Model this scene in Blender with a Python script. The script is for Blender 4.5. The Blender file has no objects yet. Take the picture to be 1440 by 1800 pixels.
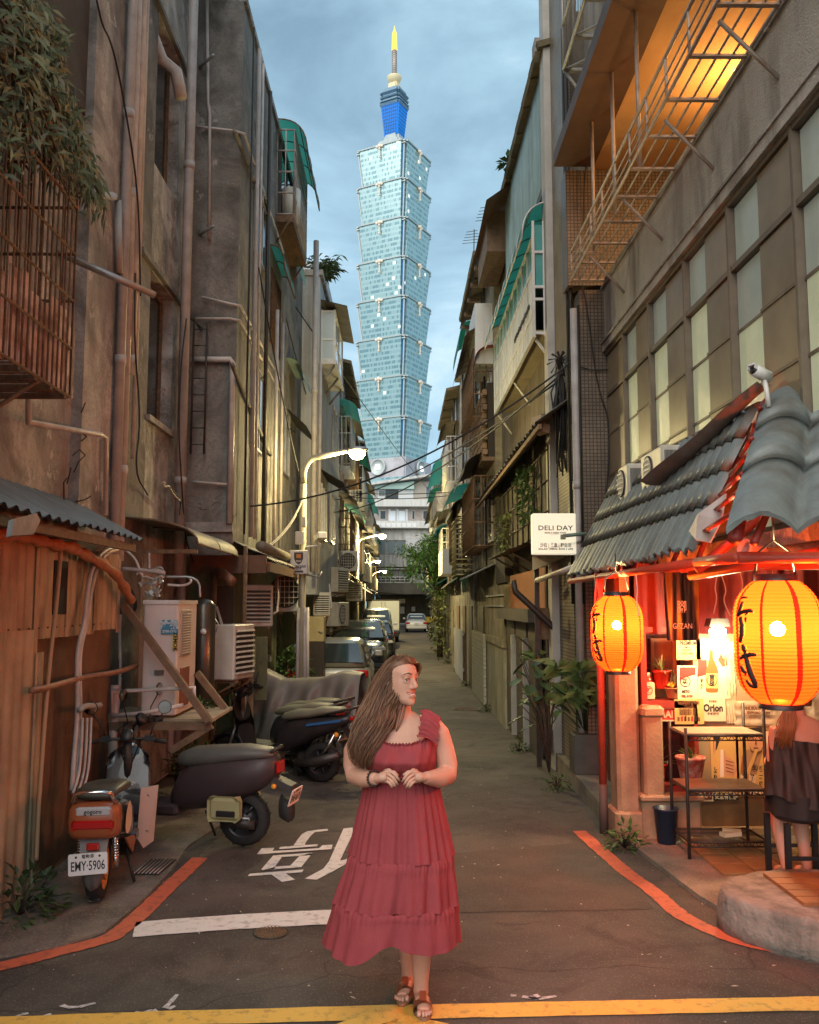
import bpy, math, random
from mathutils import Vector, Matrix, Euler, noise
R = math.radians
random.seed(11)
scene = bpy.context.scene
COL = scene.collection

# ------------------------------------------------------------------ camera
FPX, EYE = 1560.0, 2.0
cam_data = bpy.data.cameras.new('camera')
cam = bpy.data.objects.new('camera', cam_data)
COL.objects.link(cam)
cam.location = (0, 0, EYE)
cam.rotation_euler = (R(90 + 5.93), 0, R(-0.551))
cam_data.sensor_fit = 'HORIZONTAL'
cam_data.sensor_width = 36
cam_data.lens = FPX / 1440 * 36
cam_data.clip_start = 0.05
cam_data.clip_end = 4000
scene.camera = cam

# ------------------------------------------------------------------ sky, sun, exposure
SUN_EL, SUN_AZ = R(38), R(205)        # dusk light behind the camera, veiled by cloud
world = bpy.data.worlds.new('World')
scene.world = world
world.use_nodes = True
wn, wl = world.node_tree.nodes, world.node_tree.links
wn.clear()
w_out = wn.new('ShaderNodeOutputWorld')
w_bg = wn.new('ShaderNodeBackground')
w_bg.inputs['Strength'].default_value = 0.1
w_sky = wn.new('ShaderNodeTexSky')
w_sky.sky_type = 'NISHITA'
w_sky.sun_disc = False
w_sky.sun_elevation = SUN_EL
w_sky.sun_rotation = SUN_AZ
w_tc = wn.new('ShaderNodeTexCoord')
w_map = wn.new('ShaderNodeMapping')
w_map.inputs['Scale'].default_value = (1.0, 1.0, 2.2)
w_map.inputs['Rotation'].default_value = (0, R(18), R(20))
w_n1 = wn.new('ShaderNodeTexNoise')
w_n1.inputs['Scale'].default_value = 3.0
w_n1.inputs['Detail'].default_value = 9
w_n1.inputs['Roughness'].default_value = 0.56
w_n1.inputs['Distortion'].default_value = 0.4
w_r1 = wn.new('ShaderNodeValToRGB')
w_r1.color_ramp.elements[0].position = 0.34
w_r1.color_ramp.elements[0].color = (1.1, 1.8, 2.32, 1)
w_r1.color_ramp.elements[1].position = 0.68
w_r1.color_ramp.elements[1].color = (3.9, 4.75, 5.2, 1)
_e = w_r1.color_ramp.elements.new(0.52)
_e.color = (1.95, 3.0, 3.65, 1)
w_mix = wn.new('ShaderNodeMixRGB')
w_mix.inputs['Fac'].default_value = 0.9
wl.new(w_tc.outputs['Generated'], w_map.inputs['Vector'])
wl.new(w_map.outputs['Vector'], w_n1.inputs['Vector'])
wl.new(w_n1.outputs['Fac'], w_r1.inputs['Fac'])
wl.new(w_sky.outputs['Color'], w_mix.inputs['Color1'])
wl.new(w_r1.outputs['Color'], w_mix.inputs['Color2'])
wl.new(w_mix.outputs['Color'], w_bg.inputs['Color'])
wl.new(w_bg.outputs['Background'], w_out.inputs['Surface'])

sun_data = bpy.data.lights.new('sun', 'SUN')
sun = bpy.data.objects.new('sun', sun_data)
COL.objects.link(sun)
sun_data.energy = 1.5
sun_data.angle = R(70)
sun_data.color = (1.0, 0.90, 0.79)
_sd = Vector((math.sin(SUN_AZ) * math.cos(SUN_EL), math.cos(SUN_AZ) * math.cos(SUN_EL), math.sin(SUN_EL)))
sun.rotation_euler = _sd.to_track_quat('Z', 'Y').to_euler()
sun.location = _sd * 60

scene.view_settings.view_transform = 'Standard'
scene.view_settings.look = 'None'
scene.view_settings.exposure = 1.25
scene.view_settings.gamma = 1.0
scene.view_settings.use_curve_mapping = False
scene.cycles.max_bounces = 7
scene.cycles.diffuse_bounces = 4
scene.cycles.glossy_bounces = 3
scene.cycles.transmission_bounces = 4
scene.cycles.transparent_max_bounces = 6
scene.cycles.sample_clamp_indirect = 4.0
scene.cycles.caustics_reflective = False
scene.cycles.caustics_refractive = False
scene.cycles.use_denoising = True

# ------------------------------------------------------------------ survey: sight lines measured in the photograph, met with a real plane
_CR = cam.rotation_euler.to_matrix()
def _ray(px, py):
    return _CR @ Vector(((px - 720) / FPX, (900 - py) / FPX, -1))
def on_y(px, py, y):
    d = _ray(px, py); t = y / d.y
    return Vector((d.x * t, y, EYE + d.z * t))
def on_x(px, py, x):
    d = _ray(px, py); t = x / d.x
    return Vector((x, d.y * t, EYE + d.z * t))
def on_z(px, py, z=0.0):
    d = _ray(px, py); t = (z - EYE) / d.z
    return Vector((d.x * t, d.y * t, z))
def ground_z(y):
    t = min(1, max(0, (y - 9) / 7))
    return -0.18 * t * t * (3 - 2 * t)

# ------------------------------------------------------------------ mesh builder
class MB:
    def __init__(self):
        self.v, self.f, self.m, self.s = [], [], [], []
        self.mi, self.sm = 0, False
    def _add(self, vs, fs):
        n = len(self.v)
        self.v.extend([tuple(p) for p in vs])
        for f in fs:
            self.f.append([i + n for i in f]); self.m.append(self.mi); self.s.append(self.sm)
        return self
    def box(self, a, b, mtx=None):
        x0, y0, z0 = a; x1, y1, z1 = b
        vs = [Vector(p) for p in ((x0,y0,z0),(x1,y0,z0),(x1,y1,z0),(x0,y1,z0),(x0,y0,z1),(x1,y0,z1),(x1,y1,z1),(x0,y1,z1))]
        if mtx is not None: vs = [mtx @ p for p in vs]
        return self._add(vs, [(0,3,2,1),(4,5,6,7),(0,1,5,4),(1,2,6,5),(2,3,7,6),(3,0,4,7)])
    def cbox(self, c, s, rot=None):
        m = Matrix.Translation(Vector(c))
        if rot is not None: m = m @ (rot if isinstance(rot, Matrix) else Euler(rot).to_matrix().to_4x4())
        return self.box([-k / 2 for k in s], [k / 2 for k in s], m)
    def bevbox(self, c, s, b=0.02, rot=None):
        # box with chamfered upright edges and top
        m = Matrix.Translation(Vector(c))
        if rot is not None: m = m @ (rot if isinstance(rot, Matrix) else Euler(rot).to_matrix().to_4x4())
        x, y, z = s[0]/2, s[1]/2, s[2]/2
        ring = lambda i: [(x-i,-y+0*i),(x,-y+b+0*i)]
        def loop(zz, inset):
            X, Y = x - inset, y - inset
            return [(-X+b,-Y,zz),(X-b,-Y,zz),(X,-Y+b,zz),(X,Y-b,zz),(X-b,Y,zz),(-X+b,Y,zz),(-X,Y-b,zz),(-X,-Y+b,zz)]
        rings = [loop(-z, b*.8), loop(-z+b*.8, 0), loop(z-b*.8, 0), loop(z, b*.8)]
        vs = [m @ Vector(p) for r in rings for p in r]
        fs = []
        for k in range(3):
            for i in range(8):
                j = (i+1) % 8
                fs.append((k*8+i, k*8+j, k*8+8+j, k*8+8+i))
        fs.append(tuple(range(7,-1,-1))); fs.append(tuple(range(24,32)))
        return self._add(vs, fs)
    def quad(self, a, b, c, d):
        return self._add([a,b,c,d], [(0,1,2,3)])
    def poly(self, pts):
        return self._add(pts, [tuple(range(len(pts)))])
    def slab(self, pts, off):
        # flat polygon pts extruded by the vector off
        n = len(pts); off = Vector(off)
        vs = [Vector(p) for p in pts] + [Vector(p) + off for p in pts]
        fs = [tuple(range(n-1,-1,-1)), tuple(range(n, 2*n))]
        for i in range(n):
            j = (i+1) % n
            fs.append((i, j, n+j, n+i))
        return self._add(vs, fs)
    def tube(self, pts, r, n=8, caps=True, flat=1.0):
        pts = [Vector(p) for p in pts]
        rs = r if isinstance(r, (list, tuple)) else [r] * len(pts)
        sm0 = self.sm; self.sm = True
        vs, fs = [], []
        up = None
        for i, p in enumerate(pts):
            t = (pts[min(i+1, len(pts)-1)] - pts[max(i-1, 0)])
            if t.length < 1e-9: t = Vector((0,0,1))
            t.normalize()
            if up is None:
                up = Vector((0,0,1)) if abs(t.z) < 0.9 else Vector((1,0,0))
            side = t.cross(up)
            if side.length < 1e-6: side = t.cross(Vector((0,1,0)))
            side.normalize(); up = side.cross(t).normalized()
            for k in range(n):
                a = 2*math.pi*k/n
                vs.append(p + side*math.cos(a)*rs[i] + up*math.sin(a)*rs[i]*flat)
        for i in range(len(pts)-1):
            for k in range(n):
                j = (k+1) % n
                fs.append((i*n+k, i*n+j, i*n+n+j, i*n+n+k))
        if caps:
            fs.append(tuple(range(n-1,-1,-1))); fs.append(tuple(range((len(pts)-1)*n, len(pts)*n)))
        self._add(vs, fs); self.sm = sm0
        return self
    def lathe(self, prof, n=16, mtx=None, caps=True):
        sm0 = self.sm; self.sm = True
        vs, fs = [], []
        for r, z in prof:
            for k in range(n):
                a = 2*math.pi*k/n
                p = Vector((r*math.cos(a), r*math.sin(a), z))
                vs.append(mtx @ p if mtx is not None else p)
        for i in range(len(prof)-1):
            for k in range(n):
                j = (k+1) % n
                fs.append((i*n+k, i*n+j, i*n+n+j, i*n+n+k))
        if caps:
            fs.append(tuple(range(n-1,-1,-1))); fs.append(tuple(range((len(prof)-1)*n, len(prof)*n)))
        self._add(vs, fs); self.sm = sm0
        return self
    def grid(self, fn, nu, nv, closed_u=False):
        vs = [fn(i/(nu if closed_u else nu-1), j/(nv-1)) for j in range(nv) for i in range(nu)]
        fs = []
        for j in range(nv-1):
            for i in range(nu if closed_u else nu-1):
                k = (i+1) % nu
                fs.append((j*nu+i, j*nu+k, j*nu+nu+k, j*nu+nu+i))
        return self._add(vs, fs)
    def loft(self, rings, caps=True, smooth=True):
        sm0 = self.sm; self.sm = smooth
        n = len(rings[0]); vs = [p for r in rings for p in r]; fs = []
        for i in range(len(rings)-1):
            for k in range(n):
                j = (k+1) % n
                fs.append((i*n+k, i*n+j, i*n+n+j, i*n+n+k))
        if caps:
            fs.append(tuple(range(n-1,-1,-1))); fs.append(tuple(range((len(rings)-1)*n, len(rings)*n)))
        self._add(vs, fs); self.sm = sm0
        return self
    def mesh(self, name, mats):
        me = bpy.data.meshes.new(name)
        me.from_pydata(self.v, [], self.f)
        for mt in (mats if isinstance(mats, (list, tuple)) else [mats]): me.materials.append(mt)
        me.polygons.foreach_set('material_index', self.m)
        me.polygons.foreach_set('use_smooth', self.s)
        me.update()
        return me
    def build(self, name, mats, parent=None, smooth=None, **props):
        if smooth is not None: self.s = [smooth] * len(self.f)
        return link(name, self.mesh(name, mats), parent, **props)

def thing(name, label, cat, loc=(0,0,0), group=None, rz=0.0, local=False):
    # an Empty at the thing's base; its parts are written in world metres unless local=True
    o = bpy.data.objects.new(name, None)
    COL.objects.link(o)
    o.location = loc; o.rotation_euler = (0,0,rz)
    o.empty_display_size = 0.2
    o['label'] = label; o['category'] = cat
    if group: o['group'] = group
    if not local:
        PARENT_INV[o.name] = (Matrix.Translation(Vector(loc)) @ Euler((0,0,rz)).to_matrix().to_4x4()).inverted()
    return o
PARENT_INV = {}
def link(name, me, parent=None, **props):
    o = bpy.data.objects.new(name, me)
    COL.objects.link(o)
    if parent is not None:
        o.parent = parent
        root = parent
        if parent.name in PARENT_INV: o.matrix_parent_inverse = PARENT_INV[parent.name]
    for k, v in props.items(): o[k] = v
    return o
def tag(o, label, cat, group=None):
    o['label'] = label; o['category'] = cat
    if group: o['group'] = group
    return o
def setting(name, mb, mats, smooth=None):
    return mb.build(name, mats, None, smooth, kind='structure')
def copy_tree(src, loc, rz, label, group=None, parent=None):
    def rec(o, par):
        c = o.copy(); COL.objects.link(c)
        c.parent = par
        for ch in KIDS.get(o.name, []): rec(ch, c)
        return c
    KIDS = {}
    for o in COL.objects:
        if o.parent is not None: KIDS.setdefault(o.parent.name, []).append(o)
    r = rec(src, None)
    r.location = loc; r.rotation_euler = (0, 0, rz)
    r['label'] = label
    if group: r['group'] = group
    return r

def text_mb(body, size=1.0, align='CENTER', bold=0.0, ext=0.0):
    cu = bpy.data.curves.new('lettering', 'FONT')
    cu.body = body; cu.size = size; cu.align_x = align; cu.align_y = 'CENTER'
    cu.offset = bold; cu.extrude = ext; cu.resolution_u = 2
    ob = bpy.data.objects.new('lettering', cu)
    me = bpy.data.meshes.new_from_object(ob)
    mb = MB()
    mb.v = [tuple(v.co) for v in me.vertices]
    mb.f = [list(p.vertices) for p in me.polygons]
    mb.m = [0]*len(mb.f); mb.s = [False]*len(mb.f)
    bpy.data.objects.remove(ob); bpy.data.curves.remove(cu); bpy.data.meshes.remove(me)
    return mb
def text_on(mb, body, size, mtx, bold=0.0, sx=1.0, align='CENTER', width=None):
    # appends flat lettering to mb, its x to the right and y up in mtx; squeezed to a given width if asked
    t = text_mb(body, size, align, bold)
    if not t.v: return
    if width:
        w = max(v[0] for v in t.v) - min(v[0] for v in t.v)
        sx = width / max(w, 1e-6)
    mb._add([mtx @ Vector((v[0]*sx, v[1], v[2])) for v in t.v], t.f)
def face_mtx(o, right, up):
    r = Vector(right).normalized(); u = Vector(up); u = (u - r*u.dot(r)).normalized(); n = r.cross(u)
    return Matrix(((r.x,u.x,n.x,o[0]),(r.y,u.y,n.y,o[1]),(r.z,u.z,n.z,o[2]),(0,0,0,1)))
FRONT = lambda p: face_mtx(p, (1,0,0), (0,0,1))       # faces the camera (-Y)
TO_LEFT = lambda p: face_mtx(p, (0,-1,0), (0,0,1))    # on a right-hand wall, faces -X
TO_RIGHT = lambda p: face_mtx(p, (0,1,0), (0,0,1))    # on a left-hand wall, faces +X

# ------------------------------------------------------------------ materials
_M = {}
def see_through(m, col, fac=.5):
    # thin plastic: part of the daylight comes through from behind
    n, l = m.node_tree.nodes, m.node_tree.links; b = n['Principled BSDF']; out = n['Material Output']
    t = n.new('ShaderNodeBsdfTranslucent'); t.inputs['Color'].default_value = (*col,1); x = n.new('ShaderNodeMixShader'); x.inputs[0].default_value = fac
    l.new(b.outputs[0], x.inputs[1]); l.new(t.outputs[0], x.inputs[2]); l.new(x.outputs[0], out.inputs['Surface']); return m
def pm(name, col, rough=0.6, metal=0.0, alt=None, scale=3.0, amt=0.5, streak=None, samt=0.0, sscale=(5,5,.35), bump=0.0, bscale=40.0,
       fine=None, spec=0.5, emit=None, estr=0.0, trans=0.0, alpha=1.0, coat=0.0, sub=0.0, lo=0.4, hi=0.62, vals=0.0, dist=0.0, peel=None, pscale=2.2, pthr=.58):
    """One procedural surface: a base colour, patches of alt, vertical run-off stains, grain bump and a per-piece tone."""
    if name in _M: return _M[name]
    m = bpy.data.materials.new(name); m.use_nodes = True
    n, l = m.node_tree.nodes, m.node_tree.links
    b = n['Principled BSDF']
    b.inputs['Roughness'].default_value = rough
    b.inputs['Metallic'].default_value = metal
    b.inputs['Specular IOR Level'].default_value = spec
    b.inputs['Transmission Weight'].default_value = trans
    b.inputs['Alpha'].default_value = alpha
    b.inputs['Coat Weight'].default_value = coat
    if sub:
        b.inputs['Subsurface Weight'].default_value = sub
        b.inputs['Subsurface Radius'].default_value = (0.02, 0.008, 0.004)
        b.inputs['Subsurface Scale'].default_value = 0.3
    if emit:
        b.inputs['Emission Color'].default_value = (*emit, 1); b.inputs['Emission Strength'].default_value = estr
    tc = n.new('ShaderNodeTexCoord')
    cur = n.new('ShaderNodeRGB'); cur.outputs[0].default_value = (*col, 1); cur = cur.outputs[0]
    def ramp(fac, a, c):
        r = n.new('ShaderNodeMapRange'); r.inputs['From Min'].default_value = a; r.inputs['From Max'].default_value = c
        l.new(fac, r.inputs['Value']); return r.outputs['Result']
    def mix(fac, c2, amount):
        nonlocal cur
        mu = n.new('ShaderNodeMath'); mu.operation = 'MULTIPLY'; mu.inputs[1].default_value = amount
        l.new(fac, mu.inputs[0])
        x = n.new('ShaderNodeMixRGB'); l.new(mu.outputs[0], x.inputs['Fac']); l.new(cur, x.inputs['Color1'])
        x.inputs['Color2'].default_value = (*c2, 1); cur = x.outputs['Color']
    nz = None
    if alt:
        nz = n.new('ShaderNodeTexNoise'); nz.inputs['Scale'].default_value = scale; nz.inputs['Detail'].default_value = 8
        nz.inputs['Roughness'].default_value = 0.62; nz.inputs['Distortion'].default_value = dist
        l.new(tc.outputs['Object'], nz.inputs['Vector'])
        mix(ramp(nz.outputs['Fac'], lo, hi), alt, amt)
    if streak:
        mp = n.new('ShaderNodeMapping'); mp.inputs['Scale'].default_value = sscale
        l.new(tc.outputs['Object'], mp.inputs['Vector'])
        ns = n.new('ShaderNodeTexNoise'); ns.inputs['Scale'].default_value = 1.0; ns.inputs['Detail'].default_value = 6
        ns.inputs['Roughness'].default_value = 0.6
        l.new(mp.outputs['Vector'], ns.inputs['Vector'])
        mix(ramp(ns.outputs['Fac'], 0.45, 0.68), streak, samt)
    if peel:      # flaked patches with crisp edges, and hairline cracks
        npz = n.new('ShaderNodeTexNoise'); npz.inputs['Scale'].default_value = pscale; npz.inputs['Detail'].default_value = 12; npz.inputs['Roughness'].default_value = .72
        l.new(tc.outputs['Object'], npz.inputs['Vector']); mix(ramp(npz.outputs['Fac'], pthr, pthr+.018), peel, .75)
        vc = n.new('ShaderNodeTexVoronoi'); vc.feature = 'DISTANCE_TO_EDGE'; vc.inputs['Scale'].default_value = 1.1
        va = n.new('ShaderNodeMixRGB'); va.blend_type = 'ADD'; va.inputs[0].default_value = .45; l.new(tc.outputs['Object'], va.inputs[1]); l.new(npz.outputs['Color'], va.inputs[2]); l.new(va.outputs[0], vc.inputs['Vector'])
        rc = n.new('ShaderNodeMapRange'); rc.inputs[1].default_value = 0; rc.inputs[2].default_value = .006; rc.inputs[3].default_value = 1; rc.inputs[4].default_value = 0; l.new(vc.outputs['Distance'], rc.inputs[0]); mix(rc.outputs[0], tuple(k*.3 for k in col), .6)
    if fine:
        nf = n.new('ShaderNodeTexNoise'); nf.inputs['Scale'].default_value = bscale; nf.inputs['Detail'].default_value = 3
        l.new(tc.outputs['Object'], nf.inputs['Vector'])
        mix(ramp(nf.outputs['Fac'], 0.5, 0.7), fine, 0.6)
    if vals:
        oi = n.new('ShaderNodeObjectInfo'); hs = n.new('ShaderNodeHueSaturation')
        r = n.new('ShaderNodeMapRange'); r.inputs['To Min'].default_value = 1 - vals; r.inputs['To Max'].default_value = 1 + vals
        l.new(oi.outputs['Random'], r.inputs['Value']); l.new(r.outputs['Result'], hs.inputs['Value'])
        l.new(cur, hs.inputs['Color']); cur = hs.outputs['Color']
    l.new(cur, b.inputs['Base Color'])
    if bump:
        bn = n.new('ShaderNodeTexNoise'); bn.inputs['Scale'].default_value = bscale; bn.inputs['Detail'].default_value = 5
        l.new(tc.outputs['Object'], bn.inputs['Vector'])
        bp = n.new('ShaderNodeBump'); bp.inputs['Strength'].default_value = bump; bp.inputs['Distance'].default_value = 0.02
        l.new(bn.outputs['Fac'], bp.inputs['Height']); l.new(bp.outputs['Normal'], b.inputs['Normal'])
    _M[name] = m
    return m
def glow(name, col, s):
    return pm(name, (0.0,0.0,0.0), emit=col, estr=s)

C_grey   = pm('stained render grey', (.44,.41,.38), .9, alt=(.14,.127,.113), scale=2.1, amt=.85, dist=.7, streak=(.075,.065,.055), samt=.55, sscale=(2.6,2.6,.9), bump=.45, bscale=34, peel=(.56,.53,.50), fine=(.24,.22,.2))
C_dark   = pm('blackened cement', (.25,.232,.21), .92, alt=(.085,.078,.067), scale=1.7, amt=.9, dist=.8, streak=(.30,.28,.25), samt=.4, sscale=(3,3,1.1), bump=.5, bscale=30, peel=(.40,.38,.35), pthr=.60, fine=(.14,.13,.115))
C_pale   = pm('pale peeling render', (.58,.55,.51), .9, alt=(.17,.15,.13), scale=2.0, amt=.9, dist=.9, streak=(.09,.078,.066), samt=.7, sscale=(3.4,3.4,.8), bump=.5, bscale=30, peel=(.17,.15,.13), pthr=.565, fine=(.40,.37,.34))
C_white  = pm('weathered whitewash', (.52,.54,.55), .9, alt=(.30,.29,.26), scale=1.1, amt=.6, streak=(.2,.18,.15), samt=.6, bump=.3, bscale=20)
C_ochre  = pm('yellowed render', (.36,.31,.20), .9, alt=(.13,.11,.068), scale=1.9, amt=.85, dist=.7, streak=(.07,.06,.04), samt=.6, sscale=(3,3,.9), bump=.4, bscale=30, peel=(.16,.135,.085), fine=(.24,.2,.12))
C_moss   = pm('mossy wall base', (.17,.17,.085), .95, alt=(.09,.095,.045), scale=1.8, amt=.8, streak=(.05,.05,.03), samt=.6, bump=.4, bscale=20)
C_stucco = pm('roughcast stucco', (.52,.48,.43), .95, alt=(.34,.305,.265), scale=1.4, amt=.6, streak=(.15,.125,.10), samt=.85, sscale=(3.2,3.2,.6), bump=.8, bscale=90, fine=(.3,.27,.23))
M_pipe   = pm('grey plastic pipe', (.46,.42,.40), .5, alt=(.26,.22,.20), scale=5, amt=.5, streak=(.2,.16,.13), samt=.4)
M_pipeP  = pm('pale pvc pipe', (.62,.56,.52), .45, alt=(.36,.29,.25), scale=6, amt=.5, streak=(.25,.18,.14), samt=.4)
M_wire   = pm('black cable', (.018,.017,.016), .6)
M_wirew  = pm('pale cable', (.42,.38,.33), .6)
M_rust   = pm('rusted iron', (.12,.075,.045), .85, alt=(.26,.14,.07), scale=14, amt=.7, bump=.3, bscale=80)
M_steel  = pm('galvanised steel', (.42,.42,.42), .45, .7, alt=(.26,.22,.19), scale=8, amt=.5)
M_whitem = pm('white painted metal', (.68,.68,.66), .45, alt=(.46,.42,.37), scale=6, amt=.35, streak=(.3,.25,.2), samt=.35)
M_acw    = pm('ivory appliance paint', (.66,.62,.54), .45, alt=(.45,.40,.32), scale=5, amt=.4, streak=(.3,.24,.17), samt=.4)
M_acd    = pm('dark condenser fins', (.045,.045,.04), .6)
M_black  = pm('black plastic', (.016,.016,.017), .42)
M_blackr = pm('matt black rubber', (.014,.014,.014), .75, alt=(.035,.03,.026), scale=20, amt=.4)
M_dkmetal= pm('dark painted steel', (.035,.032,.03), .5, .3, alt=(.09,.055,.035), scale=18, amt=.45)
M_wood   = pm('weathered timber', (.20,.125,.075), .8, alt=(.09,.055,.035), scale=9, amt=.6, bump=.3, bscale=40)
M_glassd = pm('dark window glass', (.035,.042,.045), .08, spec=.8)
M_glassg = pm('grey reflective glass', (.12,.15,.16), .1, spec=.8)
M_green  = pm('green corrugated plastic', (.07,.27,.21), .45, alt=(.04,.16,.12), scale=3, amt=.5, streak=(.10,.14,.10), samt=.4)
M_teal   = pm('faded teal plastic', (.17,.44,.40), .45, alt=(.10,.28,.25), scale=3, amt=.6, streak=(.2,.2,.15), samt=.4)
M_tin    = pm('aged tin sheet', (.24,.23,.20), .6, .4, alt=(.13,.10,.075), scale=4, amt=.6, streak=(.2,.10,.05), samt=.4)
M_leaf   = pm('leaf green', (.055,.12,.032), .5, alt=(.12,.19,.05), scale=7, amt=.7, spec=.4)
M_leafd  = pm('dark leaf', (.03,.058,.02), .5, alt=(.07,.105,.03), scale=6, amt=.7)
M_leafp  = pm('olive willow leaf', (.15,.175,.085), .55, alt=(.26,.28,.15), scale=6, amt=.7)
M_bark   = pm('bark', (.09,.065,.045), .9, alt=(.04,.03,.02), scale=12, amt=.7, bump=.6, bscale=30)
M_soil   = pm('potting soil', (.03,.022,.016), .95)
see_through(M_teal, (.22,.62,.55), .6); see_through(M_green, (.08,.42,.30), .6)
# ================================================================== ground
def asphalt():
    m = bpy.data.materials.new('worn asphalt'); m.use_nodes = True
    n, l = m.node_tree.nodes, m.node_tree.links
    b = n['Principled BSDF']; b.inputs['Roughness'].default_value = .78
    b.inputs['Specular IOR Level'].default_value = .35
    tc = n.new('ShaderNodeTexCoord')
    def noise_(sc, det=6, dist=0.0, rough=.6):
        t = n.new('ShaderNodeTexNoise'); t.inputs['Scale'].default_value = sc; t.inputs['Detail'].default_value = det
        t.inputs['Distortion'].default_value = dist; t.inputs['Roughness'].default_value = rough
        l.new(tc.outputs['Object'], t.inputs['Vector']); return t.outputs['Fac']
    def mr(v, a, c, x=0.0, y=1.0):
        r = n.new('ShaderNodeMapRange'); r.inputs[1].default_value = a; r.inputs[2].default_value = c
        r.inputs[3].default_value = x; r.inputs[4].default_value = y; l.new(v, r.inputs[0]); return r.outputs[0]
    def mix(f, a, c):
        x = n.new('ShaderNodeMixRGB'); l.new(f, x.inputs[0])
        if isinstance(a, tuple): x.inputs[1].default_value = (*a, 1)
        else: l.new(a, x.inputs[1])
        x.inputs[2].default_value = (*c, 1); return x.outputs[0]
    c = mix(mr(noise_(.7, 7, .6), .36, .66), (.135, .113, .093), (.066, .055, .046))     # broad patches
    c = mix(mr(noise_(2.3, 8, 1.0), .50, .68, 0, .7), c, (.042, .035, .030))            # oil and damp
    c = mix(mr(noise_(9, 6), .55, .75, 0, .4), c, (.13, .112, .09))                      # worn dust
    v = n.new('ShaderNodeTexVoronoi'); v.inputs['Scale'].default_value = 60; l.new(tc.outputs['Object'], v.inputs['Vector'])
    c = mix(mr(v.outputs['Distance'], .0, .30, .8, 0), c, (.30, .265, .22))              # pale aggregate
    vw = n.new('ShaderNodeTexVoronoi'); vw.inputs['Scale'].default_value = 11; l.new(tc.outputs['Object'], vw.inputs['Vector'])
    c = mix(mr(vw.outputs['Distance'], .022, .03, .8, 0), c, (.42, .39, .34))              # trodden gum
    # long cracks and trench seams
    w = n.new('ShaderNodeTexVoronoi'); w.feature = 'DISTANCE_TO_EDGE'; w.inputs['Scale'].default_value = .33
    mp = n.new('ShaderNodeMapping'); l.new(tc.outputs['Object'], mp.inputs['Vector'])
    dn = n.new('ShaderNodeTexNoise'); dn.inputs['Scale'].default_value = 1.8; dn.inputs['Detail'].default_value = 6
    l.new(tc.outputs['Object'], dn.inputs['Vector'])
    ad = n.new('ShaderNodeMixRGB'); ad.blend_type = 'ADD'; ad.inputs[0].default_value = .5
    l.new(mp.outputs['Vector'], ad.inputs[1]); l.new(dn.outputs['Color'], ad.inputs[2]); l.new(ad.outputs[0], w.inputs['Vector'])
    c = mix(mr(w.outputs['Distance'], .0, .0035, .55, 0), c, (.016, .014, .012))
    l.new(c, b.inputs['Base Color'])
    bp = n.new('ShaderNodeBump'); bp.inputs['Strength'].default_value = .9; bp.inputs['Distance'].default_value = .012
    l.new(noise_(55, 6, 0, .8), bp.inputs['Height']); l.new(bp.outputs[0], b.inputs['Normal'])
    return m
M_asph = asphalt()
M_conc = pm('oil stained concrete', (.20,.17,.135), .9, alt=(.085,.07,.055), scale=2.6, amt=.85, fine=(.31,.27,.215), bump=.5, bscale=75)
M_concd = pm('damp gutter concrete', (.06,.053,.045), .85, alt=(.028,.025,.022), scale=5, amt=.7, bump=.4, bscale=60)
M_kerb = pm('weathered kerb granite', (.24,.20,.155), .9, alt=(.11,.09,.07), scale=4, amt=.7, fine=(.33,.29,.23), bump=.45, bscale=60)
def worn_paint(name, col, under, amt=.8):
    return pm(name, col, .65, alt=under, scale=16, amt=amt, fine=None, bump=.3, bscale=70, lo=.52, hi=.66)
M_white_l = worn_paint('worn white road paint', (.74,.70,.66), (.25,.22,.19), .55)
M_red_l = worn_paint('worn red road paint', (.58,.13,.06), (.15,.06,.04), .6)
M_yel_l = worn_paint('worn yellow road paint', (.78,.44,.075), (.30,.16,.05), .6)

ys = [-60,-20,-4,0,4,8,9,9.7,10.4,11.1,11.8,12.5,13.2,13.9,14.6,15.3,16,30,60,100,400,1200]
xs = [-1000,-200,-30,-6,0,6,30,200,1000]
g = MB()
g.grid(lambda u, v: (xs[round(u*(len(xs)-1))], ys[round(v*(len(ys)-1))], ground_z(ys[round(v*(len(ys)-1))])), len(xs), len(ys))
setting('road', g, M_asph, True)

def gp(px, py, h=0.004):
    z = 0.0
    p = on_z(px, py, z)
    for _ in range(6):
        p = on_z(px, py, ground_z(p.y) + h)
    return p
def ribbon(pts, w, h, seed=1, jag=.08, n=10):
    # painted line: a strip of width w along ground points with slightly ragged edges
    rnd = random.Random(seed)
    dense = []
    for a, b in zip(pts[:-1], pts[1:]):
        for k in range(n): dense.append(a.lerp(b, k/n))
    dense.append(pts[-1])
    sm = dense[:]
    for _ in range(6):
        sm = [sm[0]] + [(sm[i-1]+sm[i]*2+sm[i+1])/4 for i in range(1, len(sm)-1)] + [sm[-1]]
    mb = MB(); vs = []
    for i, p in enumerate(sm):
        t = sm[min(i+1,len(sm)-1)] - sm[max(i-1,0)]; t.z = 0; t.normalize()
        s = Vector((-t.y, t.x, 0))
        a = w/2*(1+rnd.uniform(-jag,jag)); c = w/2*(1+rnd.uniform(-jag,jag))
        for q in (p + s*a, p - s*c):
            vs.append((q.x, q.y, ground_z(q.y)+h))
    mb._add(vs, [(2*i, 2*i+1, 2*i+3, 2*i+2) for i in range(len(sm)-1)])
    return mb
LL = [(-500,1770),(-90,1716),(0,1700),(100,1674),(195,1650),(245,1610),(300,1556),(352,1508)]
setting('red_kerb_line', ribbon([gp(*p) for p in LL], .13, .006, 3), M_red_l)
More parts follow.
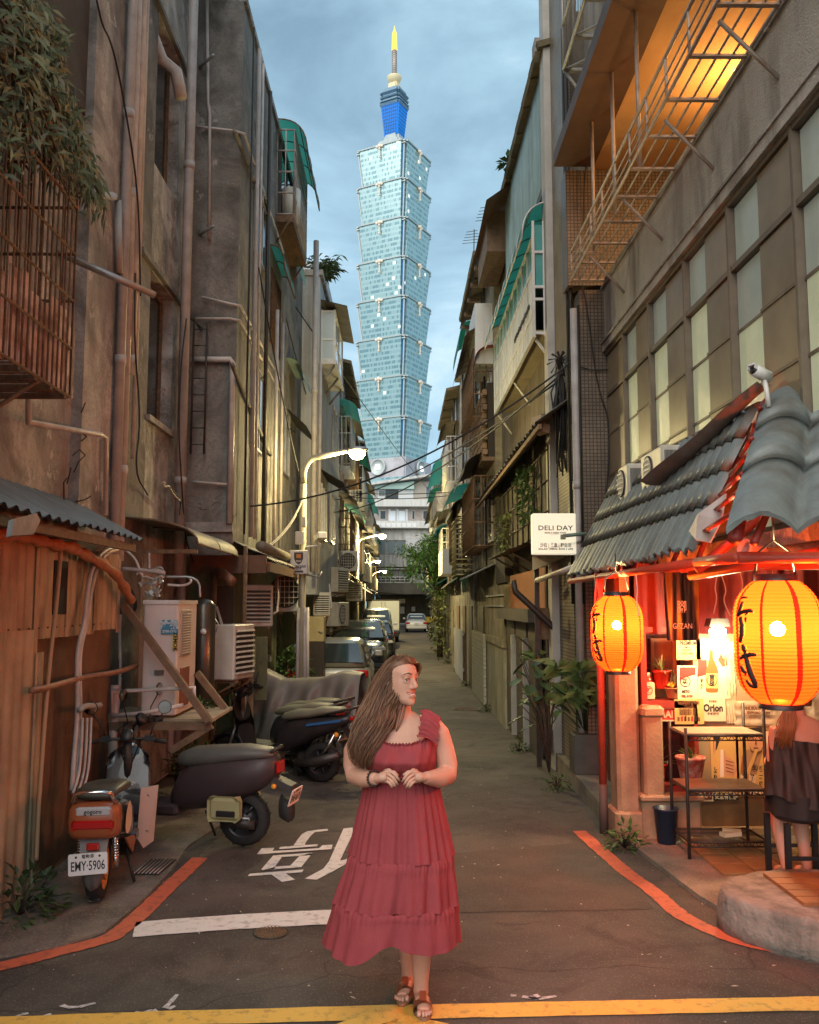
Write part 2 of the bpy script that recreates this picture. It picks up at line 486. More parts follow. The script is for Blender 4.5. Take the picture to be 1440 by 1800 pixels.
RL = [(1018,1461),(1062,1500),(1100,1533),(1150,1568),(1195,1608),(1240,1632),(1300,1655),(1440,1686),(1540,1700),(2000,1740)]
setting('red_kerb_line', ribbon([gp(*p) for p in RL], .125, .006, 4), M_red_l)
YL = [(-900,1830),(-60,1803),(300,1790),(720,1779),(1100,1771),(1500,1763),(2300,1748)]
setting('yellow_box_line', ribbon([gp(*p) for p in YL], .155, .006, 5, .05), M_yel_l)
setting('yellow_box_line', ribbon([gp(668,1788),(gp(820,1822))], .13, .011, 6, .05), M_yel_l)
setting('yellow_box_line', ribbon([gp(690,1786),(gp(600,1815))], .13, .016, 7, .05), M_yel_l)
SL = [(236,1634),(420,1620),(600,1611),(700,1606)]
setting('white_stop_line', ribbon([gp(*p) for p in SL], .265, .006, 8, .03), M_white_l)

# the road character for "stop", painted to be read from inside the alley
gl = MB()
def G(x, y): return gp(420 + x/7.2, 1420 + y/7.2, .006)
for poly in ([(690,478),(745,400),(800,330),(865,298),(960,282),(1115,266),(1132,276),(1125,290),(960,308),(905,360),(845,440),(835,470)],
             [(508,512),(530,494),(1000,460),(990,486),(520,524)],
             [(230,583),(290,512),(450,507),(425,546),(640,535),(1015,512),(1060,474),(1187,466),(1172,524),(640,560),(240,590)],
             [(284,778),(435,603),(930,570),(910,600),(775,610),(545,622),(460,742),(450,775),(300,790)],
             [(455,742),(650,732),(770,606),(932,572),(790,750),(300,790),(430,760)],
             [(115,858),(140,834),(820,782),(800,816),(600,830),(420,845),(125,864)],
             [(415,846),(590,828),(710,910),(545,938)],
             [(832,898),(1070,770),(1140,680),(1325,262),(1440,250),(1440,330),(1280,668),(1350,655),(1500,560),(1500,640),(1340,720),(1160,820),(985,910)]):
    gl.poly([G(*p) for p in poly])
setting('road_character', gl, M_white_l)

# surveyors' chalk marks along the yellow line
ck = MB()
def chalk(pts, w):
    for a, b in zip(pts[:-1], pts[1:]):
        A, B = gp(*a, .005), gp(*b, .005)
        s = (B-A).cross(Vector((0,0,1))).normalized()*w/2
        ck.poly([A+s*.8, B+s*.5, B-s*.6, A-s])
for pts in ([(108,1767),(120,1771),(140,1770),(168,1763)], [(30,1788),(38,1783),(50,1781)], [(50,1791),(75,1788),(90,1782)], [(60,1788),(76,1792),(100,1791)],
            [(236,1780),(262,1783),(284,1782)], [(256,1780),(268,1775),(276,1780)], [(290,1772),(300,1762),(312,1748)], [(296,1774),(308,1768)],
            [(898,1750),(908,1750)], [(918,1752),(946,1756),(978,1751)], [(940,1748),(950,1755)], [(930,1752),(945,1757)]):
    chalk(pts, .035)
setting('chalk_marking', ck, pm('white chalk', (.62,.57,.55), .9, alt=(.25,.22,.2), scale=30, amt=.7))

# scraps on the asphalt, too many and small to pick apart
sc = MB(); rnd = random.Random(5)
for _ in range(330):
    x, y = rnd.uniform(-2.2, 2.3), 3.4 + 9*rnd.random()**1.6
    s = rnd.uniform(.003, .010); a = rnd.uniform(0, 6.3)
    d = Vector((math.cos(a), math.sin(a), 0))*s*rnd.choice([1,1,1,3]); e = Vector((-math.sin(a), math.cos(a), 0))*s*.7
    p = Vector((x, y, ground_z(y)+.006))
    sc.poly([p+d, p+e, p-d, p-e+Vector((0,0,.003))])
sc.build('litter', pm('pale litter', (.48,.44,.38), .9), kind='stuff')

# left apron in front of the shed, with its dark gutter
apron = [gp(*p) for p in ((-120,1706),(0,1686),(110,1664),(185,1640),(240,1596),(300,1535),(330,1490),(372,1462),(440,1420))]
gut = MB(); gs = []
wall = [Vector((-2.75, max(a.y, 4.0) if i else 4.3, 0)) for i, a in enumerate(apron)]
ap = MB()
ap.slab([(a.x,a.y,.002) for a in apron] + [(-2.9, apron[-1].y+.4, .002), (-4.5, apron[-1].y+.4, .002), (-4.5, 4.2, .002)], (0,0,.018))
setting('concrete_apron', ap, M_conc)
setting('gutter_strip', ribbon([a + Vector((.07,-.02,0)) for a in apron], .13, .005, 9, .1), M_concd)
gt = thing('drain_grate', 'dark iron drain grate set in the apron behind the scooter with white plate', 'drain grate', (-1.8,6.5,.02))
q = [on_z(*p, .024) for p in ((232,1538),(262,1512),(310,1512),(280,1538))]
f = MB(); f.slab(q, (0,0,.006)); f.build('grate_frame', M_dkmetal, gt)
for k in range(7):
    t0 = (k+.5)/7; b_ = MB()
    a_, c_ = q[0].lerp(q[3], t0), q[1].lerp(q[2], t0)
    b_.tube([a_+Vector((0,0,.010)), c_+Vector((0,0,.010))], .006, 5); b_.build('grate_bar', M_steel, gt)

def manhole(px, py, r, label, name='manhole_cover'):
    c = gp(px, py, 0); rt = thing(name, label, 'manhole cover', c)
    b = MB(); b.lathe([(r, .001), (r, .006), (r*.93, .006), (r*.92, .004), (0.001, .004)], 32, Matrix.Translation(c)); b.build('rim', M_dkmetal, rt)
    p = MB()
    for k in range(5):
        rr = r*(.2+.15*k)
        for a in range(0, 10+4*k):
            t = 2*math.pi*a/(10+4*k); p.cbox((c.x+rr*math.cos(t), c.y+rr*math.sin(t), c.z+.005), (.03*min(1,r/.25),.022*min(1,r/.25),.005), (0,0,t))
    p.build('tread_studs', M_rust, rt, kind='stuff')
manhole(477, 1640, .11, 'small round iron manhole cover below the white stop line')
manhole(752, 1198, .40, 'manhole cover in the middle of the alley beyond the woman')
manhole(820, 1247, .30, 'flat round manhole cover near the right wall of the alley')
# repair patch and seam on the crossing
setting('asphalt_patch', MB().poly([gp(*p, .003) for p in ((800,1500),(1010,1482),(1060,1510),(1120,1560),(1150,1598),(800,1604))]), pm('newer asphalt', (.085,.067,.05), .85, alt=(.05,.04,.033), scale=3, amt=.7, fine=(.15,.125,.10), bscale=85, bump=.4))

# right kerb with planters and the shop's tiled terrace
kb = MB()
kq = [gp(*p, 0) for p in ((958,1335),(1000,1378),(1040,1425),(1062,1456))]
kb.slab([(p.x,p.y,-.1) for p in kq] + [(2.6,kq[-1].y,-.1),(2.6,kq[0].y,-.1)], (0,0,.27))
setting('raised_kerb', kb, M_kerb)
te = MB()
tq = [gp(*p, 0) for p in ((1075,1462),(1110,1490),(1180,1545),(1232,1585),(1262,1602))]
te.slab([(p.x,p.y,-.03) for p in tq] + [(4.9,4.9,-.03),(4.9,tq[0].y+.15,-.03)], (0,0,.065))
setting('terrace_slab', te, M_kerb)
tile_mat = pm('glazed timber look tile', (.27,.165,.075), .38, alt=(.17,.10,.045), scale=5, amt=.6, bump=.15, bscale=40, vals=.22)
terr = bpy.data.objects['terrace_slab']
n_t = 0
for i in range(10):
    for j in range(9):
        x0, y0 = 2.34 + .26*i, 5.62 + .26*j + (.13 if i % 2 else 0)
        if y0 + .25 > 7.78: continue
        if y0 < 6.9 - (x0-1.95)*1.1: continue
        b = MB(); b.bevbox((x0+.126, y0+.126, .043+random.uniform(-.002,.002)), (.248,.248,.024), .004)
        b.build('tile', tile_mat, terr); n_t += 1
# round raised planter bed at the corner, planked top
pl = thing('round_planter_bench', 'low rounded concrete planter with planked top at the street corner', 'planter', (2.9,5.1,0))
rim = [on_z(*p, .23) for p in ((1262,1560),(1278,1543),(1330,1531),(1400,1527),(1500,1530),(1590,1560),(1580,1610),(1500,1632),(1440,1620),(1370,1605),(1310,1588),(1272,1572))]
ctr = sum(rim, Vector())/len(rim)
pb = MB()
rings = []
for zz, sc_ in ((0.0,1.03),(.08,1.02),(.19,1.0),(.225,.985),(.235,.95)):
    ring = []
    for i in range(48):
        t = i/48*len(rim); a = rim[int(t)%len(rim)]; c2 = rim[(int(t)+1)%len(rim)]; p = a.lerp(c2, t-int(t))
        w = 1 + .012*math.sin(i*2.1+zz*20)
        ring.append(Vector((ctr.x+(p.x-ctr.x)*sc_*w, ctr.y+(p.y-ctr.y)*sc_*w, zz)))
    rings.append(ring)
pb.loft(rings); pb.build('planter_body', pm('cracked planter cement', (.26,.235,.20), .9, alt=(.075,.07,.06), scale=5, amt=.8, streak=(.40,.37,.32), samt=.5, bump=.7, bscale=30), pl)
for k in range(5):
    b = MB(); b.cbox((ctr.x+.33, ctr.y-.2+.12*k, .243), (.80,.108,.03)); b.build('plank', pm('varnished plank', (.30,.13,.045), .5, alt=(.17,.07,.025), scale=10, amt=.6, vals=.15), pl)
# ================================================================== the skyscraper beyond the alley
def tower_glass(name, tint, dark, lit=.9):
    m = bpy.data.materials.new(name); m.use_nodes = True
    n, l = m.node_tree.nodes, m.node_tree.links
    b = n['Principled BSDF']; b.inputs['Roughness'].default_value = .22; b.inputs['Metallic'].default_value = .55
    tc = n.new('ShaderNodeTexCoord'); sp = n.new('ShaderNodeSeparateXYZ'); l.new(tc.outputs['Object'], sp.inputs[0])
    def mth(op, a, c=None):
        x = n.new('ShaderNodeMath'); x.operation = op
        for i, v in enumerate((a, c)):
            if v is None: continue
            if isinstance(v, (int, float)): x.inputs[i].default_value = v
            else: l.new(v, x.inputs[i])
        return x.outputs[0]
    u = mth('ADD', sp.outputs[0], sp.outputs[1]); z = sp.outputs[2]
    zf = mth('DIVIDE', z, 4.19); uf = mth('DIVIDE', u, 1.45)
    band = mth('LESS_THAN', mth('FRACT', zf), .42)                 # spandrel against vision glass
    mull = mth('LESS_THAN', mth('FRACT', uf), .22)
    def cell(du):
        c = n.new('ShaderNodeCombineXYZ'); l.new(mth('FLOOR', mth('DIVIDE', u, du)), c.inputs[0]); l.new(mth('FLOOR', zf), c.inputs[1])
        w = n.new('ShaderNodeTexWhiteNoise'); l.new(c.outputs[0], w.inputs['Vector']); return w.outputs['Value']
    dim = mth('MULTIPLY', mth('LESS_THAN', cell(1.45), .5), mth('SUBTRACT', 1, band))
    def mix(f, a, c):
        x = n.new('ShaderNodeMixRGB'); l.new(f, x.inputs[0])
        if isinstance(a, tuple): x.inputs[1].default_value = (*a, 1)
        else: l.new(a, x.inputs[1])
        x.inputs[2].default_value = (*c, 1); return x.outputs[0]
    c = mix(dim, tint, dark)
    c = mix(mth('MULTIPLY', mull, .55), c, (.50, .64, .64))
    c = mix(mth('MULTIPLY', band, .35), c, (.46, .61, .62))
    l.new(c, b.inputs['Base Color'])
    on = mth('MULTIPLY', mth('GREATER_THAN', cell(2.9), lit), mth('SUBTRACT', 1, band))
    ec = n.new('ShaderNodeMixRGB'); l.new(on, ec.inputs[0]); ec.inputs[1].default_value = (.07,.15,.15,1); ec.inputs[2].default_value = (.85,.88,.74,1)
    l.new(ec.outputs[0], b.inputs['Emission Color'])
    l.new(mth('ADD', mth('MULTIPLY', on, .40), .10), b.inputs['Emission Strength'])
    return m
T_glass = tower_glass('teal curtain wall', (.29,.42,.43), (.14,.26,.29), .993)
T_lit = tower_glass('teal curtain wall of a lit storey', (.31,.44,.44), (.15,.27,.30), .965)
T_trim = pm('pale tower cladding', (.50,.55,.54), .5, .2)
T_blue = glow('blue lit facade', (.0,.19,.72), .52)
T_blue2 = pm('blue lift shaft glass', (.03,.15,.32), .2, emit=(.01,.12,.30), estr=.12)
T_gold = glow('golden beacon light', (1,.50,.08), .95)
T_orn = pm('pale ornament', (.62,.56,.48), .5, emit=(1,.8,.55), estr=.12)
TX, TY = -6.2, 738.0
tw = thing('skyscraper', 'tall teal glass skyscraper of stacked flared tiers with a golden spire', 'skyscraper', (TX,TY,0), rz=R(-29), local=True)
def ring12(s, nt, z):
    h = s/2; a = h-nt
    return [Vector(p) for p in ((-a,-h,z),(a,-h,z),(a,-a,z),(h,-a,z),(h,a,z),(a,a,z),(a,h,z),(-a,h,z),(-a,a,z),(-h,a,z),(-h,-a,z),(-a,-a,z))]
Z0, TH = 120.6, 33.6
for k in range(8):
    z0, z1 = Z0 + TH*k, Z0 + TH*(k+1)
    wob = .6*math.sin(k*1.3)
    b = MB(); b.loft([ring12(42.8+wob, 3.6, z0+.1), ring12(48.6+wob, 4.0, z1-1.1)], smooth=False)
    tier = b.build('tier', T_lit if k in (4, 7) else T_glass, tw)
    e = MB(); e.loft([ring12(50.4+wob, 4.0, z1-1.1), ring12(50.8+wob, 4.0, z1-.1)], smooth=False); e.build('tier_cornice', T_trim, tier)
    for a in range(4):
        m = Matrix.Rotation(a*math.pi/2, 4, 'Z')
        if a in (0, 1, 3):
            o_ = MB()
            yy = -(49.4+wob)/2 - .5
            for dx, dz, rr in ((0,1.0,1.6),(-2.4,.4,1.1),(2.4,.4,1.1),(0,-1.6,.9)):
                o_.lathe([(rr,0),(rr,.9)], 10, m @ Matrix.Translation((dx,yy,z1-2.2+dz)) @ Matrix.Rotation(math.pi/2,4,'X'))
            o_.cbox(m @ Vector((0,yy,z1-7.2)), (.7,.9,5) )
            o_.cbox(m @ Vector((0,yy,z1-10.8)), (1.2,1.7,1.2))
            o_.build('cloud_ornament', T_orn, tier)
        c_ = MB()
        d = 19.2
        def q4(dd, z, x0, x1, y0, y1): return [m @ Vector(p) for p in ((dd+x0,-dd+y0,z),(dd+x1,-dd+y0,z),(dd+x1,-dd+y1,z),(dd+x0,-dd+y1,z))]
        da, db = 42.0/2-2.4, 49.0/2-2.6
        c_.loft([q4(da,z0+1,-1.2,.6,-.6,1.2), q4(db,z1-1.2,-1.2,.6,-.6,1.2)], smooth=False); c_.build('corner_shaft', T_blue2 if a == 0 else T_trim, tier)
        p_ = MB()
        p_.loft([q4(da,z0+.6,.4,1.3,-1.4,-.5), q4(db,z1-.4,.4,1.3,-1.4,-.5)], smooth=False)
        for zz in (z1-3.2, z1-1.2): p_.loft([q4(db,zz,-1.2,2.0,-2.0,1.2), q4(db,zz+.8,-1.2,2.0,-2.0,1.2)], smooth=False)
        p_.build('corner_pier', T_trim, tier)
# podium below the tiers with the four coins
b = MB(); b.loft([ring12(57,1,0), ring12(52,1,104)], smooth=False); b.build('lower_block', T_glass, tw)
b = MB(); b.loft([ring12(49,1,104), ring12(47.5,1,120.4)], smooth=False); b.build('belt_block', pm('grey tower belt', (.50,.50,.53), .5, alt=(.33,.30,.33), scale=.12, amt=.7), tw)
for a in range(4):
    m = Matrix.Rotation(a*math.pi/2, 4, 'Z') @ Matrix.Translation((0,-25.2,113)) @ Matrix.Rotation(math.pi/2,4,'X')
    b = MB(); b.lathe([(6.9,0),(6.9,1.6),(6.0,1.6),(5.9,1.1),(.01,1.1)], 32, m); cn = b.build('coin_medallion', T_trim, tw)
    b = MB(); b.box((-2,-2,1.1),(2,2,2.0), m); b.build('square_hole', pm('lit coin hole', (.8,.8,.8), .6, emit=(1,.97,.95), estr=.45), cn)
# crown: stepped deck, blue lit lantern storey, collars, spire
b = MB()
for s0,s1,za,zb in ((40,37,389.4,392.5),(31,29,392.5,396.5),(24,22,396.5,401),(17,13.5,401,408)): b.loft([ring12(s0,2,za), ring12(s1,2,zb)], smooth=False)
b.build('setback_deck', pm('grey crown cladding', (.42,.47,.47), .5, alt=(.28,.33,.34), scale=.3, amt=.6), tw)
b = MB(); b.loft([ring12(13.6,1.0,408), ring12(18.0,1.2,434)], smooth=False); cr = b.build('blue_storey', T_blue, tw)
b = MB()
for k in range(9):
    s = 13.8 + 4.3*k/8
    b.loft([ring12(s+.35,1.5,409+3*k), ring12(s+.4,1.5,409.5+3*k)], smooth=False)
for a in range(4):
    m = Matrix.Rotation(a*math.pi/2,4,'Z')
    for q in range(-3,4):
        t0, t1 = -6.9, -9.1
        b.tube([m @ Vector((q*1.6, t0, 408.5)), m @ Vector((q*2.1, t1, 433.5))], .16, 4)
b.build('mullion_grid', pm('dark crown mullions', (.03,.10,.22), .5), cr)
b = MB()
for s0,s1,za,zb in ((18.5,20.5,434,436),(20.2,20.4,437.6,438.6),(19,20.2,441,442),(17,20.4,444.4,445.8),(16.5,16.5,434,450),(11,11,450,452)): b.loft([ring12(s0,1.5,za), ring12(s1,1.5,zb)], smooth=False)
b.build('crown_collars', pm('blue grey crown', (.20,.30,.36), .4, alt=(.08,.22,.4), scale=.3, amt=.7), tw)
b = MB(); b.loft([ring12(8.8,.8,449.8), ring12(8.4,.8,457)], smooth=False)
b.lathe([(3.6,457),(5.4,460),(6.6,462.8),(6.3,463.8),(3.2,464.4),(3.2,465.5)], 20); b.build('spire_base', pm('gilded stone crown', (.62,.54,.34), .5, emit=(1,.8,.4), estr=.06), tw)
b = MB(); b.lathe([(2.2,465),(2.0,489)], 12)
for k in range(12): b.lathe([(2.35,466+1.95*k),(2.35,466.5+1.95*k)], 12)
b.build('spire_shaft', pm('banded spire metal', (.45,.38,.33), .5, .3), tw)
b = MB()
for k in range(10): b.lathe([(1.6,489+1.7*k),(2.6-.05*k,489.5+1.7*k),(1.3,490.3+1.7*k)], 12)
b.lathe([(1.6,506),(.7,508),(.2,512)], 10); b.build('spire_beacon', T_gold, tw)

# ================================================================== the block that closes the alley
YE = 86.0
def E(zx, zy, y=YE): return on_y(560+zx/6, 850+zy/6, y)
eb = thing('closing_block', 'four storey pale block across the far end of the alley with a slanted mint gable', 'building', (0,YE,ground_z(50)))
def ebox(x0,y0,x1,y1,front,back=.3, mat=None, name='wall', parent=None, off=0):
    a, c = E(x0,y1), E(x1,y0); b = MB(); b.box((a.x,YE-front,a.z),(c.x,YE+back,c.z)); return b.build(name, mat, parent or eb)
W_pale = pm('pale tile facade', (.62,.62,.60), .8, alt=(.30,.29,.27), scale=1.2, amt=.6, streak=(.2,.18,.15), samt=.5)
W_gry = pm('grey facade', (.42,.42,.40), .85, alt=(.18,.175,.165), scale=1.0, amt=.6, streak=(.10,.09,.08), samt=.6)
body = MB(); a, c = E(590,1170), E(1500,60); body.box((a.x-.5,YE,a.z),(c.x,YE+9,c.z)); body.build('wall', W_gry, eb)
gm = MB(); p0_, p1_, p2_, p3_ = E(595,62), E(1008,62), E(1008,-18), E(595,30)
gm.slab([(p.x,YE-.5,p.z) for p in (p0_,p1_,p2_,p3_)], (0,.45,0)); gm.build('gable_panel', pm('mint sheet', (.42,.60,.56), .6), eb)
rf = MB(); a, c = E(560,30), E(1230,-70); rf.slab([(a.x,YE-1.2,a.z),(c.x,YE-1.2,c.z),(c.x,YE+9,c.z+.1),(a.x,YE+9,a.z+.1)], (0,0,.22)); rf.build('roof', W_pale, eb)
ebox(1010,-20,1400,175,.02,.2,pm('beige render', (.40,.36,.31), .85),'side_wall')
ebox(625,66,1002,178,.06,.2,pm('white boarding', (.60,.62,.62), .6),'boarding')
def ewin(x0,y0,x1,y1,front=.12,pane=None,n=2,fm=None):
    w = ebox(x0,y0,x1,y1,front,.1,fm or M_whitem,'window')
    for k in range(n):
        q0 = x0+(x1-x0)*k/n+4; q1 = x0+(x1-x0)*(k+1)/n-4
        ebox(q0,y0+5,q1,y1-5,front+.02,.05,pane or M_glassd,'pane',w)
    return w
ewin(705,68,842,166,.10,M_glassd,2,M_dkmetal); ewin(632,72,704,136,.10,M_glassg,1)
ewin(1132,25,1195,150,.10,M_glassg,1)
ebox(600,178,1400,250,.9,.2,pm('white parapet', (.58,.58,.55), .8, streak=(.3,.27,.23), samt=.5),'parapet')
ebox(600,268,1400,402,.05,.2,pm('pinkish tile', (.36,.31,.28), .8, alt=(.24,.2,.18), scale=2, amt=.5),'tile_facing')
for x0,x1 in ((648,712),(985,1016),(1100,1160)): ewin(x0,285,x1,380,.12,M_glassd,1)
for x0,x1 in ((745,815),(848,915)):
    w = ewin(x0,288,x1,400,.14,pm('blue white shutter', (.62,.68,.74), .6),1)
for x0 in (738,822,918): ebox(x0,270,x0+24,402,.10,.1,pm('blue white pilaster', (.58,.64,.70), .6),'pilaster')
ebox(600,402,1400,478,1.0,.2,pm('white parapet', (.58,.58,.55)),'parapet')
for k in range(8):
    x0 = 610+k*54
    ebox(x0,425,x0+44,470,1.03,.0,pm('parapet panel', (.70,.71,.70), .6),'parapet_panel')
ebox(600,484,1400,600,.25,.2,W_pale,'band')
for k in range(3): ewin(625+k*98,606,712+k*98,742,.15,M_glassg,1,pm('grey frame', (.3,.3,.3), .6))
w = ewin(920,570,1105,752,.7,pm('white blind', (.55,.58,.60), .6),1)
bars = MB()
for k in range(15):
    t = E(926+k*12.4, 750); t2 = E(926+k*12.4, 574); bars.tube([(t.x,YE-.78,t.z),(t2.x,YE-.78,t2.z)], .022, 4)
for yy in (576,660,750):
    t = E(922,yy); t2 = E(1104,yy); bars.tube([(t.x,YE-.78,t.z),(t2.x,YE-.78,t2.z)], .03, 4)
bars.build('window_bars', M_whitem, w)
ebox(600,750,1400,878,.3,.2,W_gry,'band')
ebox(610,885,965,1040,.02,.2,pm('dark balcony recess', (.07,.07,.06), .9),'recess')
for k in range(3): ewin(640+k*105,930,735+k*105,995,.06,M_glassd,1,pm('grey frame', (.3,.3,.3)))
rl = MB()
for yy in (905,990,1018,1045):
    t = E(610,yy); t2 = E(960,yy); rl.tube([(t.x,YE-1.0,t.z),(t2.x,YE-1.0,t2.z)], .04, 5)
for k in range(8):
    t = E(612+k*49.5,1045); t2 = E(612+k*49.5,985); rl.tube([(t.x,YE-1.0,t.z),(t2.x,YE-1.0,t2.z)], .03, 5)
rl.build('balcony_railing', M_whitem, eb)
# beam over the passage with its sagging curved underside
bm_ = MB(); pts = [E(600,1052),E(1400,1052),E(1400,1150)] + [E(1060-k*46, 1168 if k<2 else 1168+10*math.sin((k-1)/7*math.pi) - 6*k*(.4)) for k in range(9)] + [E(600,1150)]
bm_.slab([(p.x,YE-1.1,p.z) for p in pts], (0,2.0,0)); bm_.build('passage_beam', pm('dark beam render', (.13,.12,.095), .9, alt=(.08,.07,.055), scale=1.5, amt=.7), eb)
ebox(590,1160,1400,1500,-3.0,4.0,pm('passage back wall', (.10,.085,.065), .9, alt=(.05,.045,.035), scale=1.5, amt=.7),'passage_wall')
ebox(860,1300,908,1375,-2.9,3.0,pm('notice board', (.60,.60,.58), .7),'notice_board'); ebox(985,1300,1025,1350,-2.9,3.0,pm('notice board', (.60,.60,.58), .7),'notice_board')
ebox(848,1215,915,1262,-2.6,3.0,M_acw,'condenser_box'); ebox(925,1210,970,1480,-2.9,3.0,pm('dark brown door', (.09,.07,.05), .7),'door')
ebox(600,1478,925,1490,-1.5,2.9,W_pale,'step')
# ================================================================== builders for alley fittings
def wall_box(parent, a, b, mat, name='wall', **k):
    return MB().box(a, b).build(name, mat, parent, **k)
def pipe(parent, pts, r, mat, name='drain_pipe', n=8):
    o = MB().tube(pts, r, n); 
    return o.build(name, mat, parent)
def vpipe(parent, px, py, x, r, z0, z1, mat, collars=(), name='drain_pipe'):
    y = on_x(px, py, x).y
    b = MB(); b.tube([(x,y,z0),(x,y,z1)], r, 10)
    for c in collars: b.tube([(x,y,c),(x,y,c+.09)], r*1.18, 10)
    return b.build(name, mat, parent)
def sag(a, b, s, n=14):
    a, b = Vector(a), Vector(b)
    return [a.lerp(b, i/n) - Vector((0,0,s*4*(i/n)*(1-i/n))) for i in range(n+1)]
def cable(pts, r, mat, parent=None, name='cable'):
    # smooth the given points a little, then sweep
    P = [Vector(p) for p in pts]
    for _ in range(2):
        Q = [P[0]]
        for a, b in zip(P[:-1], P[1:]): Q += [a.lerp(b,.25), a.lerp(b,.75)]
        P = Q + [P[-1]]
    return MB().tube(P, r, 5).build(name, mat, parent)
def cage(parent, x0, x1, y0, y1, z0, z1, mat, step=.1, rails=4, r=.008, ends=True, floor=True, name='window_cage'):
    # x0 wall plane, x1 outer plane
    b = MB()
    ny = max(2, int((y1-y0)/step)); nx = max(2, int(abs(x1-x0)/step)); 
    for k in range(ny+1):
        y = y0+(y1-y0)*k/ny; b.tube([(x1,y,z0),(x1,y,z1)], r, 4)
        if floor: b.tube([(x0,y,z0),(x1,y,z0)], r, 4)
    for k in range(nx+1):
        x = x0+(x1-x0)*k/nx
        if ends:
            for y in (y0,y1): b.tube([(x,y,z0),(x,y,z1)], r, 4)
    for k in range(rails+1):
        z = z0+(z1-z0)*k/rails; q = r*1.7
        b.tube([(x1,y0,z),(x1,y1,z)], q, 4)
        for y in (y0,y1): b.tube([(x0,y,z),(x1,y,z)], q, 4)
    return b.build(name, mat, parent, kind='stuff')
def awning(parent, x0, x1, y0, y1, z0, drop, mat, name='awning', waves=0, amp=.012, thick=.006, bow=.6, ribs=0, ribmat=None):
    # curved sheet from the wall plane x0 at height z0 out to x1, falling by drop
    nu, nv = (waves*6 if waves else 8), 9
    def f(u, v, o=0):
        y = y0+(y1-y0)*u; t = v
        x = x0+(x1-x0)*math.sin(t*math.pi/2)**(.9) if bow else x0+(x1-x0)*t
        z = z0-drop*(t**(1+bow*1.6))
        w = amp*math.sin(u*waves*2*math.pi) if waves else 0
        return Vector((x, y, z+w+o))
    b = MB(); b.grid(lambda u,v: f(u,v), nu, nv); b.grid(lambda u,v: f(1-u,v,-thick), nu, nv)
    o = b.build(name, mat, parent, True)
    if ribs:
        r = MB()
        for k in range(ribs+1): r.tube([f(k/ribs, v/8, -.012) for v in range(9)], .012, 5)
        r.tube([f(u/8, 1, -.01) for u in range(9)], .012, 5); r.tube([f(u/8, .5, -.012) for u in range(9)], .010, 5)
        r.build('awning_rib', ribmat or M_steel, o)
    return o
def sheet(parent, a, b, c, d, mat, name='canopy', waves=0, amp=.012, thick=.012):
    a,b,c,d = map(Vector, (a,b,c,d))
    n = (b-a).cross(d-a).normalized()
    nu = waves*6 if waves else 2
    def f(u, v, o=0): return a.lerp(b,u).lerp(d.lerp(c,u), v) + n*(o+(amp*math.sin(u*waves*2*math.pi) if waves else 0))
    m = MB(); m.grid(lambda u,v: f(u,v), nu, 3); m.grid(lambda u,v: f(1-u,v,-thick), nu, 3)
    return m.build(name, mat, parent, bool(waves))
def side_window(parent, x, side, y0, y1, z0, z1, n=2, frame=None, glass=None, depth=.05, rows=1):
    # framed window on a wall plane x whose outside lies towards side
    fm = frame or M_steel; t = .035
    b = MB(); xo = x+side*depth
    lo, hi = min(x-.01*side,xo), max(x-.01*side,xo)
    b.box((lo,y0,z0),(hi,y1,z0+t)); b.box((lo,y0,z1-t),(hi,y1,z1))
    for k in range(n+1):
        y = y0+(y1-y0-t)*k/n; b.box((lo,y,z0+t),(hi,y+t,z1-t))
    for k in range(1,rows):
        z = z0+(z1-z0)*k/rows; b.box((lo+.006*(side<0),y0+t,z-t/2),(hi-.006*(side>0),y1-t,z+t/2))
    w = b.build('window', fm, parent)
    for k in range(n):
        ya = y0+(y1-y0-t)*k/n+t; yb = y0+(y1-y0-t)*(k+1)/n
        xa = x+side*.012
        p = MB(); p.box((min(xa,xa+side*.01),ya,z0+t),(max(xa,xa+side*.01),yb,z1-t)); p.build('pane', glass or M_glassd, w)
    return w
def leaf_blade(mb, p, d, L, W, bend=.25, up=Vector((0,0,1))):
    d = d.normalized(); s = d.cross(up)
    if s.length < .05: s = d.cross(Vector((1,0,0)))
    s.normalize(); nn = s.cross(d)
    a = p; m = p + d*L*.5 + nn*L*bend*.12; t = p + d*L - nn*L*bend*.35
    mb._add([a, m+s*W/2, t, m-s*W/2], [(0,1,2),(0,2,3)])
def rand_dir(rnd, zlo=-1, zhi=1):
    z = rnd.uniform(zlo, zhi); a = rnd.uniform(0, 6.283); r = math.sqrt(max(0,1-z*z))
    return Vector((r*math.cos(a), r*math.sin(a), z))
